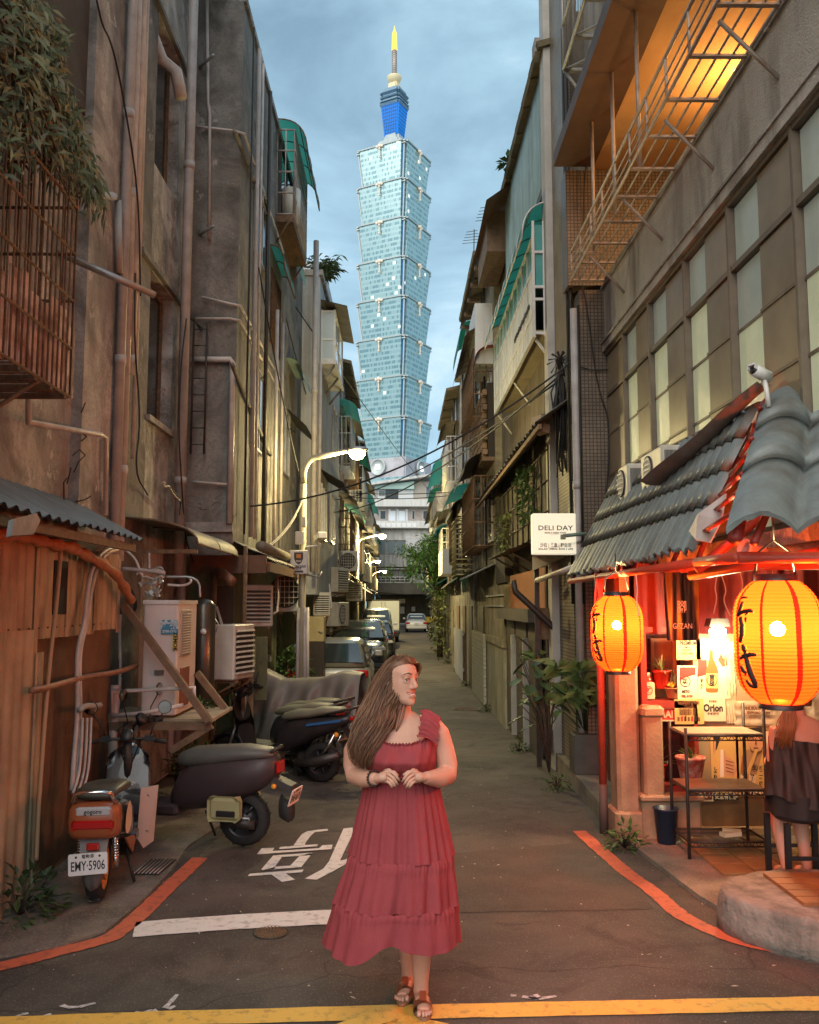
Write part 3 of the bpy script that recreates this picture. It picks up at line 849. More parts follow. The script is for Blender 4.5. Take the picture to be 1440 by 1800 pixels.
# one air conditioner, front towards +Y before turning; then copied
def ac_unit(label, loc, rz, w=.80, h=.56, d=.30, louvre=False, mat=None, group='air conditioner units hung along the alley walls'):
    t = thing('air_conditioner', label, 'air conditioner', loc, group, rz, local=True)
    b = MB(); b.bevbox((0,0,h/2), (w,d,h), .018); b.build('casing', mat or M_acw, t)
    if louvre:
        g = MB(); g.box((-w*.42,-d/2-.004,h*.1),(w*.42,-d/2+.02,h*.9)); gr = g.build('grille', M_acd, t)
        n = 9
        for k in range(n):
            z = h*.12+h*.76*k/(n-1); s = MB(); s.cbox((0,-d/2-.014,z),(w*.84,.022,h*.036),(R(-25),0,0)); s.build('slat', mat or M_acw, gr)
    else:
        g = MB(); g.lathe([(h*.40,0),(h*.40,.014),(h*.36,.014),(h*.36,.004),(.01,.004)], 24, Matrix.Translation((-w*.12,-d/2,h*.5)) @ Matrix.Rotation(math.pi/2,4,'X')); gr = g.build('fan_guard', M_acd, t)
        g = MB()
        for k in range(7):
            x = -w*.12 - h*.34 + h*.68*k/6; e = math.sqrt(max(.001,(h*.37)**2-(x+w*.12)**2)); g.cbox((x,-d/2-.012,h*.5),(.009,.006,2*e))
        for k in range(5):
            z = h*.5 - h*.28 + h*.56*k/4; e = math.sqrt(max(.001,(h*.37)**2-(z-h*.5)**2)); g.cbox((-w*.12,-d/2-.019,z),(2*e,.006,.009))
        g.build('guard_wire', mat or M_acw, gr, kind='stuff')
    f = MB()
    for k in range(14): f.cbox((w/2+.002, -d*.35+d*.7*k/13, h*.5),(.006,.006,h*.72))
    f.build('condenser_fins', M_acd, t, kind='stuff')
    for x in (-w*.36, w*.36):
        k = MB(); k.box((x-.02,-d*.55,-.035),(x+.02,d*.5+.25,-.004)); k.tube([(x,-d*.5,-.03),(x,d*.5+.22,-.30)], .014, 5); k.build('bracket', M_rust, t)
    q = MB(); q.tube([(w/2,.05,h*.3),(w/2+.06,.1,h*.35),(w/2+.07,d*.5+.12,h*.7),(w/2+.05,d*.5+.25,h+.2)], .018, 6); q.build('coolant_pipe', M_pipeP, t)
    return t

# ================================================================== near left house
XA = -2.75
la = thing('near_house', 'stained grey tall house nearest on the shed side of the alley, hung with drain pipes', 'building', (-4,6,0))
A = lambda px, py: on_x(px, py, XA)
yo0, yo1 = A(257,745).y, A(299,758).y
ye = 11.12
zs = [(A(297,757).z, A(300,520).z), (A(300,337).z, A(305,85).z)]
wall_box(la, (-6,1.2,0), (XA,A(212,600).y,14), C_grey)
wall_box(la, (-6,A(212,600).y,0), (XA,yo0,14), C_dark)
wall_box(la, (-6,yo1,0), (XA,ye,14), C_pale)
zz = 0
for z0, z1 in zs + [(14,14)]:
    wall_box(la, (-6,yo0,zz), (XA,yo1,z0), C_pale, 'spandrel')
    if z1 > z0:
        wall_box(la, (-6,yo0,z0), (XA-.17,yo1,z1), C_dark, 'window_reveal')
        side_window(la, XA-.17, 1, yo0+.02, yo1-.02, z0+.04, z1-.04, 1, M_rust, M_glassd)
    zz = z1
wall_box(la, (XA-.05,A(130,600).y,2.4), (XA+.09,A(206,600).y,14), C_grey, 'pilaster')
for z in (zs[0][1]+.02, zs[1][1]+.02):
    wall_box(la, (XA-.02,A(243,500).y,z), (XA+.05,ye-.02,z+.06), C_dark, 'string_course')
wall_box(la, (XA-.02,yo0-.02,zs[0][0]-.07), (XA+.045,yo1+.05,zs[0][0]-.005), C_pale, 'sill')
# pipes down the facade
xp = XA+.15
for px, r, z0, z1, m, col in ((216,.045,2.4,14,M_pipe,(4.2,6.6)), (227,.035,2.4,14,M_pipeP,(3.2,5.9)), (236,.034,4.2,14,M_pipeP,(4.3,)), (243,.022,3.4,14,M_pipeP,()), (327,.060,2.3,14,M_pipe,(3.4,7.3))):
    vpipe(la, px, 500, xp, r, z0, z1, m, col)
P = lambda px, py, x=XA+.14: on_x(px, py, x)
pipe(la, [P(50,700),P(50,742),P(178,764),P(186,770),P(186,905)], .022, M_pipeP)
pipe(la, [P(140,335),P(200,345),P(207,352),P(210,480)], .035, M_pipe)
pipe(la, [(XA,6.9,on_x(122,468,XA).z+.02), (-2.05,7.2,on_x(200,470,-2.2).z)], .03, M_steel, 'overflow_pipe')
d0 = on_x(284,105,XA-.05)
pipe(la, [d0+Vector((-.05,-.3,.15)), d0, d0+Vector((.16,.05,-.12)), d0+Vector((.22,.08,-.42))], .075, M_pipeP, 'vent_duct', 12)
for pts in ([(170,0),(180,45),(192,65),(205,110),(222,200),(238,300),(245,390),(247,520)], [(238,480),(236,600),(248,740),(236,830),(260,870)], [(328,560),(318,640),(314,760),(320,860),(326,950),(345,1000)],
            [(335,560),(372,590),(408,640)], [(300,860),(312,870),(318,880),(316,905)]):
    cable([P(*p, XA+.2) for p in pts], .009, M_wire, la)
cable([P(*p, XA+.2) for p in [(290,850),(286,846),(289,858),(296,852),(303,868),(316,880)]], .012, M_wirew, la)
# cracks that opened in the render
ck = MB()
for pts in ([(145,760),(152,768),(143,775)], [(128,800),(140,790),(150,800),(138,812),(130,830)], [(118,850),(125,822)], [(133,882),(150,878),(160,872)], [(118,840),(112,848),(113,900)], [(143,725),(150,708)]):
    for a, b_ in zip(pts[:-1], pts[1:]):
        A_, B_ = on_x(*a, XA+.092), on_x(*b_, XA+.092)
        ck.tube([A_, B_], .006, 4)
ck.build('render_crack', pm('open crack', (.03,.026,.022), .95), la, kind='stuff')

# barred balcony full of rusty sheets
cg = on_x(122,697,-2.2)
cb = cage(la, XA, -2.2, 2.6, cg.y, cg.z, 5.0, M_rust, .075, 5, .007)
sh = MB()
for k in range(22):
    y0 = 2.7+.148*k; sh.box((-2.24,y0,cg.z+.02),(-2.232,y0+.135,cg.z+.55+.06*math.sin(k*1.7)))
for k in range(4): sh.box((XA+.02+.13*k,cg.y-.03,cg.z+.02),(XA+.14+.13*k,cg.y-.022,cg.z+.5+.07*math.sin(k*3)))
sh.build('rusted_sheeting', pm('rust bled white sheet', (.66,.56,.48), .7, alt=(.20,.085,.04), scale=7, amt=.85, streak=(.12,.05,.025), samt=.8), la, kind='stuff')
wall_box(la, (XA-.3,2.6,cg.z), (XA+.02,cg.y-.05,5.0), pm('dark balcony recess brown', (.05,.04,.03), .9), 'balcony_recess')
fl = MB()
for k in range(14): fl.box((XA,2.65+.235*k,cg.z-.03),(-2.2,2.69+.235*k,cg.z))
fl.tube([(XA,cg.y-.6,cg.z-.45),(-2.2,cg.y-.5,cg.z-.02)], .016, 5); fl.tube([(XA,cg.y-1.8,cg.z-.45),(-2.2,cg.y-1.7,cg.z-.02)], .016, 5)
fl.build('balcony_floor', M_rust, la, kind='stuff')
tr = MB()
for k in range(3): tr.tube([(-2.3,2.7,5.05+.16*k),(-2.3,cg.y,5.02+.16*k)], .05, 6)
tr.build('planting_trough', pm('pale green trough', (.25,.31,.22), .7, alt=(.12,.13,.09), scale=4, amt=.6), la)
cage(la, XA, -2.45, 4.5, 6.55, 7.0, 8.9, M_rust, .12, 3, .008)
wall_box(la, (XA+.001,5.5,6.2), (XA+.02,7.35,9.2), pm('painted recess shade', (.06,.052,.045), .95, alt=(.10,.09,.08), scale=3, amt=.6), 'recess_shade_sheet')  # flat dark sheet, its colour stands in for the shade of a recess

# shrub spilling over the balcony
rnd = random.Random(3)
sp = thing('balcony_shrub', 'olive willow-leaved shrub spilling over the rusty barred balcony', 'shrub', (-2.5,4.8,5.0))
st = MB(); fo = MB(); fo2 = MB()
tips = []
for k in range(120):
    base = Vector((-2.45+rnd.uniform(-.2,.12), rnd.uniform(3.4,5.7), rnd.uniform(4.9,5.3)))
    px, py = rnd.uniform(-30,150), rnd.uniform(15,365)
    if py > 190+1.0*px+60*rnd.random() and py > 330: py -= 60
    if px > 95+ (py-60)*.30: px = 60*rnd.random()
    tip = on_x(px, py, rnd.uniform(-2.55,-2.05))
    mid = base.lerp(tip,.5) + Vector((rnd.uniform(-.1,.12), rnd.uniform(-.1,.1), .28))
    path = [base, base.lerp(mid,.5)+Vector((0,0,.05)), mid, mid.lerp(tip,.5)+Vector((0,0,.06)), tip]
    st.tube(path, [.012,.010,.008,.006,.003], 5)
    for j in range(52):
        t = rnd.uniform(.25,1); i = min(3, int(t*4)); p = path[i].lerp(path[i+1], t*4-i) + rand_dir(rnd)*.10
        d = (path[i+1]-path[i]).normalized()*.35 + rand_dir(rnd, -.9, .8)*1.0 + Vector((.15,-.15,-.12))
        leaf_blade(fo if rnd.random()<.7 else fo2, p, d, rnd.uniform(.07,.125), rnd.uniform(.011,.017), .7)
for tp in ((175,345),(188,372),(150,330),(120,300),(130,240),(165,372)):
    tip = on_x(*tp, -2.2); base = Vector((-2.4,5.75,5.25)); mid = base.lerp(tip,.55)+Vector((0,0,.2))
    st.tube([base,mid,tip], [.01,.007,.003], 5)
    for j in range(60):
        t = rnd.uniform(.3,1); p = base.lerp(mid,t*2) if t<.5 else mid.lerp(tip,t*2-1)
        leaf_blade(fo, p+rand_dir(rnd)*.05, (tip-mid).normalized()*.6+rand_dir(rnd,-.9,.2)+Vector((0,0,-.4)), rnd.uniform(.10,.17), .017, .5)
st.build('stems', M_bark, sp, kind='stuff'); fo.build('foliage', M_leafp, sp, kind='stuff'); fo2.build('dry_foliage', pm('greyed leaf', (.16,.165,.10), .6, alt=(.08,.09,.05), scale=8, amt=.6), sp, kind='stuff')

# ------------------------------------------------------------------ lean-to shed against the near house
XS = -2.56
sd = thing('tin_shed', 'rusty orange brown corrugated tin lean-to shed at the left edge', 'shed', (-2.6,6,0))
S = lambda px, py, x=XS: on_x(px, py, x)
ytop0, ytop1 = 2.0, S(208,1000).y
ztop, zmid = 2.42, S(100,1118).z
wall_box(sd, (XA,2.0,0),(XS-.05,ytop1,2.5), pm('brown plyboard', (.20,.115,.065), .85, alt=(.10,.055,.03), scale=2.5, amt=.7, streak=(.06,.035,.02), samt=.6, bump=.3), 'board_wall')
M_corr = pm('tan corrugated tin', (.50,.37,.23), .6, .1, alt=(.26,.17,.10), scale=2.2, amt=.6, streak=(.12,.06,.03), samt=.6)
M_corr2 = pm('mustard corrugated tin', (.52,.41,.25), .6, .1, alt=(.25,.19,.12), scale=2.4, amt=.6, streak=(.10,.075,.05), samt=.5)
yy = ytop0
k = 0
while yy < ytop1-.05:
    y1 = min(yy+.62, ytop1)
    b = MB(); nw = max(2,int((y1-yy)/.105))
    def cf(u, v, yy=yy, y1=y1, nw=nw, k=k):
        return Vector((XS+.02+.016*max(-.5,min(.8,2.2*math.sin(u*nw*2*math.pi)))+.004*(k%2), yy+(y1-yy)*u, zmid+.02*math.sin(k*2.3)+(ztop-zmid)*v))
    b.grid(cf, nw*8+1, 3); b.build('tin_sheet', M_corr, sd, True); yy = y1-.02; k += 1
nails = MB()
for q in range(36): nails.lathe([(.006,0),(.006,.012),(.001,.014)], 6, Matrix.Translation((XS+.03,2.1+.16*q,zmid+.07)) @ Matrix.Rotation(math.pi/2,4,'Y'))
nails.build('fixing_nails', M_rust, sd, kind='stuff')
yl1 = S(62,1300).y
for a0, a1, zt in ((2.0,4.6,zmid+.1),(4.6,yl1-.12,zmid+.06),(yl1-.14,yl1,zmid-.1)):
    b = MB(); nw = max(2,int((a1-a0)/.14))
    b.grid(lambda u,v: Vector((XS+.035+.018*max(-.6,min(.6,2*math.sin(u*nw*2*math.pi))), a0+(a1-a0)*u, .01+(zt-.01)*v)), nw*8+1, 3)
    b.build('tin_sheet', M_corr2, sd, True)
b = MB(); b.box((XS-.02,S(86,985).y,S(90,1080).z),(XS+.045,S(110,985).y,S(90,985).z)); b.build('window_slot', pm('black slot', (.015,.013,.012), .9), sd)
# sloping roof sheets with a wavy eave
eL, eR = on_x(-120,893,-2.2), on_x(252,951,-2.15)
for k in range(4):
    t0, t1 = k/4, (k+1)/4+.01
    a = Vector((-2.9, 2.0+(eR.y-2.0)*t0, 2.92)); b_ = Vector((-2.9, 2.0+(eR.y-2.0)*t1, 2.92))
    c_ = Vector((-2.17, 2.0+(eR.y-2.0)*t1, eR.z)); d_ = Vector((-2.17, 2.0+(eR.y-2.0)*t0, eR.z+.004*k))
    sheet(sd, a, b_, c_, d_, pm('weathered roof tin', (.21,.24,.235), .55, .3, alt=(.14,.12,.10), scale=3, amt=.6), 'roof_sheet', 9, .014)
tp = MB(); tq = [on_x(*p, -2.10) for p in ((15,915),(55,905),(62,918),(50,942),(10,945))]
tp.slab(tq, (.03,0,.01)); tp.build('torn_tarpaulin', pm('pale tarpaulin', (.20,.19,.18), .6, alt=(.34,.33,.31), scale=9, amt=.7), sd)
b = MB(); b.box((-2.25,2.0,eR.z-.09),(-2.21,eR.y,eR.z-.03)); b.build('eave_batten', M_wood, sd)
# swathed duct under the eave
dp = [on_x(*p, -2.40) for p in ((-60,925),(0,940),(35,942),(65,948),(95,956),(125,962),(150,975),(178,990),(205,1010),(220,1035),(232,1060))]
b = MB(); 
dd = []
for i in range(len(dp)-1):
    for q in range(5): dd.append(dp[i].lerp(dp[i+1], q/5))
b.tube(dd, [.040+.010*math.sin(i*1.3) for i in range(len(dd))], 9); b.build('lagged_duct', pm('orange lagging tape', (.50,.21,.10), .7, alt=(.30,.11,.05), scale=14, amt=.6, bump=.5, bscale=40), sd)
# conduits running over the shed
for pts, r, m in (([(108,960),(100,1060),(90,1140),(82,1230),(75,1320),(68,1420),(64,1512)], .016, pm('tan conduit', (.45,.27,.15), .5)),
                  ([(55,1214),(85,1208),(130,1195),(150,1190),(205,1182),(240,1170)], .024, pm('taped conduit', (.40,.22,.13), .6, alt=(.2,.1,.06), scale=12, amt=.6)),
                  ([(205,962),(180,968),(160,1000),(152,1050),(150,1090),(136,1140),(135,1190),(137,1250),(130,1330),(126,1390)], .020, M_pipeP), ([(208,966),(186,972),(168,1002),(158,1054),(154,1092),(141,1140),(140,1190),(142,1250),(136,1330),(132,1380)], .016, M_pipeP)):
    cable([on_x(*p, -2.45) for p in pts], r, m, sd, 'conduit')
for dx in (0,8,15):
    cable([on_x(145+dx, 1262, -2.42), on_x(144+dx,1300,-2.42), on_x(140+dx,1360,-2.42), on_x(128+dx,1395,-2.42)], .013, M_pipeP, sd, 'conduit')
cable([on_x(*p,-2.42) for p in ((140,1248),(150,1240),(165,1242),(176,1240))], .025, M_wirew, sd, 'conduit')

# ------------------------------------------------------------------ second left house, standing forward
XB, YB = -2.11, 11.12
lb = thing('dark_house', 'blackened cement house with a plain end wall, ladder and barred top window', 'building', (-4,14,0))
FB = lambda px, py, y=YB-.06: on_y(px, py, y)
zb = 10.02
wall_box(lb, (-8,YB,2.6), (XB,18.4,zb), C_dark)
wall_box(lb, (-8,YB,-.3), (XB,15.2,2.598), C_moss, 'ground_floor')
wall_box(lb, (-8,15.2,-.3), (-2.75,18.4,2.598), C_moss, 'ground_floor')
wall_box(lb, (-8,YB-.05,2.9), (XB+.0,YB-.002,3.02), C_grey, 'string_course')
wall_box(lb, (-8,YB+.001,zb), (XB+.04,18.4,zb+.10), C_grey, 'parapet_cap')
for px0, py0, px1, py1 in ((345,222,412,230),(355,522,405,534),(345,560,404,560),(340,847,402,852)):
    a, c = FB(px0,py0), FB(px1,py1); pipe(lb, [a, c, c+Vector((.12,.05,-.01)), c+Vector((.12,4,-.02))] if px0 in (345,355) else [a,c], .018, M_pipeP)
a, c = FB(338,632), FB(405,632); pipe(lb, [a, c, c+Vector((.03,0,-.05)), Vector((c.x+.03,c.y,3.0))], .04, M_pipeP)
pipe(lb, [FB(364,0),FB(366,180),FB(369,200),FB(368,420)], .022, M_pipe)
for q in (FB(345,113), FB(345,408)):
    pipe(lb, [q+Vector((0,.1,0)), q+Vector((.28,-.25,-.03))], .02, M_steel, 'bracket_arm')
ld = MB(); a, c = FB(341,568,YB-.12), FB(364,568,YB-.12); lo = FB(363,798,YB-.12).z
for x in (a.x, c.x): ld.tube([(x,YB-.12,lo),(x,YB-.12,a.z)], .013, 5)
for k in range(8): ld.tube([(a.x,YB-.12,lo+.12+(a.z-lo-.2)*k/7),(c.x,YB-.12,lo+.12+(a.z-lo-.2)*k/7)], .008, 5)
ld.build('wall_ladder', M_dkmetal, lb)
aw = FB(340,-20); awning(lb, -2.9, -2.3, YB-.75, YB-.02, aw.z+.45, .42, M_green, waves=4, bow=.5)
gm_ = MB(); 
for pts in ([(352,893),(348,887),(352,882),(357,888),(352,894),(366,894)], [(388,866),(378,876),(373,890),(374,900)], [(376,884),(384,880),(390,886),(388,900),(382,904)]):
    for p, q in zip(pts[:-1], pts[1:]): gm_.tube([FB(*p,YB-.004), FB(*q,YB-.004)], .014, 4, flat=.3)
gm_.build('sprayed_mark', pm('faded spray paint', (.36,.34,.31), .9), lb)
# fittings along its alley face
B = lambda px, py, x=XB: on_x(px, py, x)
for px, r, m in ((447,.030,M_pipe),(454,.02,M_pipeP),(468,.03,M_dkmetal),(436,.012,M_wire),(487,.03,M_pipeP),(497,.03,M_pipe)):
    vpipe(lb, px, 600, XB+.08, r, 2.9, 9.9 if px < 470 else 6.8, m)
for pts in ([(412,230),(440,300),(470,385)],[(408,640),(440,720),(475,800)]): cable([B(*p, XB+.04) for p in pts], .03, C_dark, lb, 'wall_ledge')
for y0, z0 in ((12.2,4.2),(12.2,7.0),(15.2,4.3)): side_window(lb, XB, 1, y0, y0+1.1, z0, z0+1.2, 2, M_steel, M_glassd)
cy0, cy1 = 14.4, 16.4
cz0, cz1 = on_y(517,376,cy0).z, on_y(517,228,cy0).z
cx = on_y(517,300,cy0).x
cage(lb, XB, cx, cy0, cy1, cz0, cz1, pm('grey cage bars', (.50,.47,.45), .5, alt=(.25,.18,.13), scale=8, amt=.5), .13, 4, .010)
fb = MB(); fb.box((XB,cy0,cz0-.14),(cx,cy1,cz0-.02)); fb.tube([(XB,cy0,cz0-.5),(cx,cy0,cz0-.02)],.018,5); fb.tube([(XB,cy1,cz0-.5),(cx,cy1,cz0-.02)],.018,5); fb.build('cage_floor', M_rust, lb)
bx = MB(); bx.lathe([(.16,cz0),(.17,cz0+.65),(.15,cz0+.66)], 14, Matrix.Translation((XB+.18,cy0+.5,0))); bx.build('stored_drum', M_acw, lb)
bx = MB(); bx.box((XB+.1,cy0+.9,cz0),(cx-.05,cy0+1.4,cz0+.5)); bx.build('stored_box', pm('dull carton', (.22,.17,.12), .9), lb)
awning(lb, XB, on_y(552,260,cy0+1).x, cy0-.05, cy1+.15, cz1+.18, .62, M_teal, bow=.75, ribs=3, ribmat=M_rust)
side_window(lb, XB, 1, cy0+.2, cy1-.2, cz0+.1, cz1-.1, 2, M_dkmetal, M_glassd)
# lower barred windows with green hoods
l0 = on_y(476,600,13.9); l1 = on_y(476,470,13.9)
cage(lb, XB, l0.x, 13.9, 15.0, l0.z, l1.z, M_rust, .07, 3, .006)
awning(lb, XB, l0.x+.22, 13.8, 15.2, l1.z+.35, .4, M_teal, bow=.7, ribs=2, ribmat=M_rust)
h0 = on_y(533,495,17.0)
awning(lb, XB, h0.x, 15.9, 17.4, h0.z+.62, .62, pm('bottle green hood', (.06,.24,.08), .45, alt=(.03,.13,.04), scale=4, amt=.5), waves=7, bow=.4)
awning(lb, XB, -1.8, 15.9, 17.4, 6.5, .35, pm('faded aqua hood', (.36,.50,.47), .6, alt=(.2,.25,.22), scale=3, amt=.5), bow=.6)
sheet(lb, (XB,15.8,5.55),(XB,17.6,5.55),(-1.72,17.6,5.2),(-1.72,15.8,5.2), pm('grey eave sheet', (.30,.30,.28), .7, alt=(.16,.14,.12), scale=3, amt=.6), 'rain_hood')
for p0_, p1_, s in (((340,560),(470,760),0), ((455,0),(452,620),0),): pass

# ------------------------------------------------------------------ whitewashed house with a glazed box balcony
XD, YD = -1.74, 18.42
ldh = thing('whitewashed_house', 'patchy whitewashed house with a glazed box balcony and roof bamboo', 'building', (-4,21,-.18))
zd = on_y(555,484,YD).z
wall_box(ldh, (-8,YD,2.2), (XD,24.6,zd), C_white)
wall_box(ldh, (-8,YD,-.4), (-2.75,24.6,2.198), C_moss, 'ground_floor')
wall_box(ldh, (-8,YD-.04,zd), (XD+.06,24.6,zd+.12), C_grey, 'parapet_cap')
wall_box(ldh, (-8,YD+3.0,zd+.12), (XD-.2,24.6,zd+1.5), C_white, 'stair_hood')
vpipe(ldh, 553, 700, XD+.09, .055, 2.6, zd, M_pipe, (4,6)); vpipe(ldh, 563, 700, XD+.09, .035, 2.6, 6.9, M_pipeP, (5,))
g0, g1 = on_y(559,634,18.8), on_y(585,545,18.8)
gx = on_y(588,600,18.8).x; 
fr = MB()
for y in (18.8,20.0,21.2):
    for x in (XD+.01,gx): fr.box((x-.025,y-.025,g0.z),(x+.025,y+.025,g1.z))
for z in (g0.z,g0.z+.45,(g1.z-.06)): fr.box((gx-.03,18.8,z),(gx+.03,21.2,z+.05)); fr.box((XD,18.78,z),(gx,18.83,z+.05))
fr.box((XD,18.75,g0.z-.08),(gx+.05,21.25,g0.z)); 
bal = fr.build('glazed_balcony', M_whitem, ldh)
MB().box((XD+.03,18.795,g0.z+.05),(gx-.03,18.805,g1.z-.06)).build('pane', pm('milky balcony glass', (.50,.58,.61), .15), bal)
MB().box((gx-.006,18.83,g0.z+.05),(gx+.006,21.2,g1.z-.06)).build('pane', _M['milky balcony glass'], bal)
sheet(ldh, (XD,18.6,g1.z+.16),(XD,21.4,g1.z+.16),(gx+.28,21.4,g1.z+.02),(gx+.28,18.6,g1.z+.02), M_tin, 'balcony_roof')
bk = MB()
for y in (18.9,20,21.1): bk.tube([(XD,y,g0.z-.45),(gx,y,g0.z-.08)], .025, 5)
bk.build('bracket', M_steel, ldh)
for y0, z0 in ((19,3.4),(21.5,3.5),(22,5.8)): side_window(ldh, XD, 1, y0, y0+1.2, z0, z0+1.2, 2)
sheet(ldh, (XD,19.0,4.9),(XD,21,4.9),(XD+.5,21,4.6),(XD+.5,19,4.6), M_tin, 'rain_hood', 9)
def bamboo(name, label, base, n, H, spread, seed, mat, cat='plant', L=(.14,.24), W=.02, per=26, stem=M_bark, droop=.5):
    rnd = random.Random(seed); t = thing(name, label, cat, base); s = MB(); f = MB(); base = Vector(base)
    for k in range(n):
        d = Vector((rnd.gauss(0,spread), rnd.gauss(0,spread), H*rnd.uniform(.6,1)))
        tip = base+d; mid = base+d*.5+Vector((-d.x*.15,-d.y*.15,.08*H)); s.tube([base+Vector((rnd.uniform(-.05,.05),rnd.uniform(-.05,.05),0)), mid, tip], [.012,.009,.004], 5)
        for j in range(per):
            q = rnd.uniform(.35,1); p = base.lerp(mid,q*2) if q < .5 else mid.lerp(tip,q*2-1)
            leaf_blade(f, p+rand_dir(rnd)*.05, rand_dir(rnd,-.6,.5)+Vector((0,0,-droop*.4)), rnd.uniform(*L), W*rnd.uniform(.7,1.3), droop)
    s.build('stem', stem, t, kind='stuff'); f.build('foliage', mat, t, kind='stuff'); return t
bamboo('roof_bamboo', 'dark bamboo growing on the roof of the whitewashed house', (XD-.05,19.4,zd+.1), 16, .75, .22, 21, M_leafd, 'plant', (.16,.28), .03)
# ================================================================== near right building
XR = 2.33
ra = thing('corner_building', 'roughcast corner building with tall greenish window bands above the lantern shop', 'building', (4,6,0))
Rr = lambda px, py, x=XR: on_x(px, py, x)
YRE = 10.0
ztrim, ztran, zsill, zpar = 4.86, 4.36, 2.45, 5.62
wall_box(ra, (XR,8.36,0),(9,YRE,zsill-.102), C_stucco)
wall_box(ra, (XR,1.0,2.30),(9,8.358,zsill-.102), C_stucco, 'porch_beam')
wall_box(ra, (5.2,1.0,0),(9,8.357,2.298), pm('brown porch back wall', (.20,.10,.05), .8, alt=(.12,.06,.03), scale=2, amt=.6), 'porch_wall')
wall_box(ra, (XR+.001,1.0,zsill-.1),(9,YRE,zsill-.004), C_stucco)
wall_box(ra, (XR+.0,1.0,ztrim+.09),(9,YRE,zpar), C_stucco)
wall_box(ra, (XR+.16,1.0,zsill),(9,YRE,ztrim+.09), pm('dark room behind glass', (.05,.045,.03), .95), 'interior')
wall_box(ra, (XR-.035,1.0,ztrim),(XR+.16,YRE-.13,ztrim+.087), C_stucco, 'lintel')
wall_box(ra, (XR-.05,1.0,ztrim+.088),(XR-.002,YRE-.13,ztrim+.11), C_grey, 'lintel_drip')
wall_box(ra, (XR-.05,1.0,zsill-.10),(XR+.16,YRE-.13,zsill-.002), C_grey, 'sill')
M_fr = pm('brown window frame', (.19,.15,.11), .55, .2, alt=(.12,.09,.065), scale=6, amt=.5)
M_pl = pm('frosted lit pane', (.48,.50,.37), .3, alt=(.30,.34,.25), scale=2.2, amt=.7, emit=(.60,.62,.36), estr=.11, vals=.10, bump=.2, bscale=120)
M_pg = pm('frosted grey pane', (.36,.39,.34), .35, alt=(.28,.31,.28), scale=5, amt=.6, emit=(.4,.45,.36), estr=.05, vals=.10)
M_pb = pm('tan blind behind pane', (.27,.205,.12), .35, alt=(.18,.13,.075), scale=3, amt=.6, vals=.12)
edges = [YRE-.12, Rr(1097,700).y, Rr(1142,650).y, Rr(1205,600).y, Rr(1283,520).y, Rr(1397,400).y, 4.35, 3.5, 2.6]
for k in range(len(edges)-1):
    ya, yb = edges[k+1], edges[k]
    w = MB(); w.box((XR-.005,ya-.017,zsill),(XR+.10,ya+.017,ztrim-.003)); w.box((XR+.005,ya+.018,ztran-.020),(XR+.09,yb-.018,ztran+.020))
    w.box((XR+.0,ya+.018,zsill),(XR+.09,yb-.018,zsill+.04)); w.box((XR+.0,ya+.018,ztrim-.04),(XR+.09,yb-.018,ztrim-.004))
    w = w.build('window', M_fr, ra)
    ym = ya+(yb-ya)*.54
    cells = [(ya+.018, ym, 'b'), (ym, yb-.018, 'l')] if k else [(ya+.018, yb-.018, 'b')]
    for c0, c1, kind in cells:
        off = .045 if kind == 'l' else .02
        rows = [(zsill+.04,2.98),(2.98,3.44),(3.44,3.90),(3.90,ztran-.021),(ztran+.021,ztrim-.041)]
        for i, (z0, z1) in enumerate(rows):
            b = MB(); b.box((XR+off,c0+.012,z0+.010),(XR+off+.008,c1-.012,z1-.010))
            b.build('pane', (M_pb if kind == 'b' else (M_pg if (i == 4 or (k > 3 and i > 2)) else M_pl)), w)
        f = MB()
        for z0, z1 in rows[1:4]: f.box((XR+off-.008,c0,z0-.011),(XR+off+.02,c1,z0+.011))
        f.box((XR+off-.010,c0-.012,zsill+.04),(XR+off+.02,c0+.012,ztrim-.042)); f.build('glazing_bar', M_fr, w)
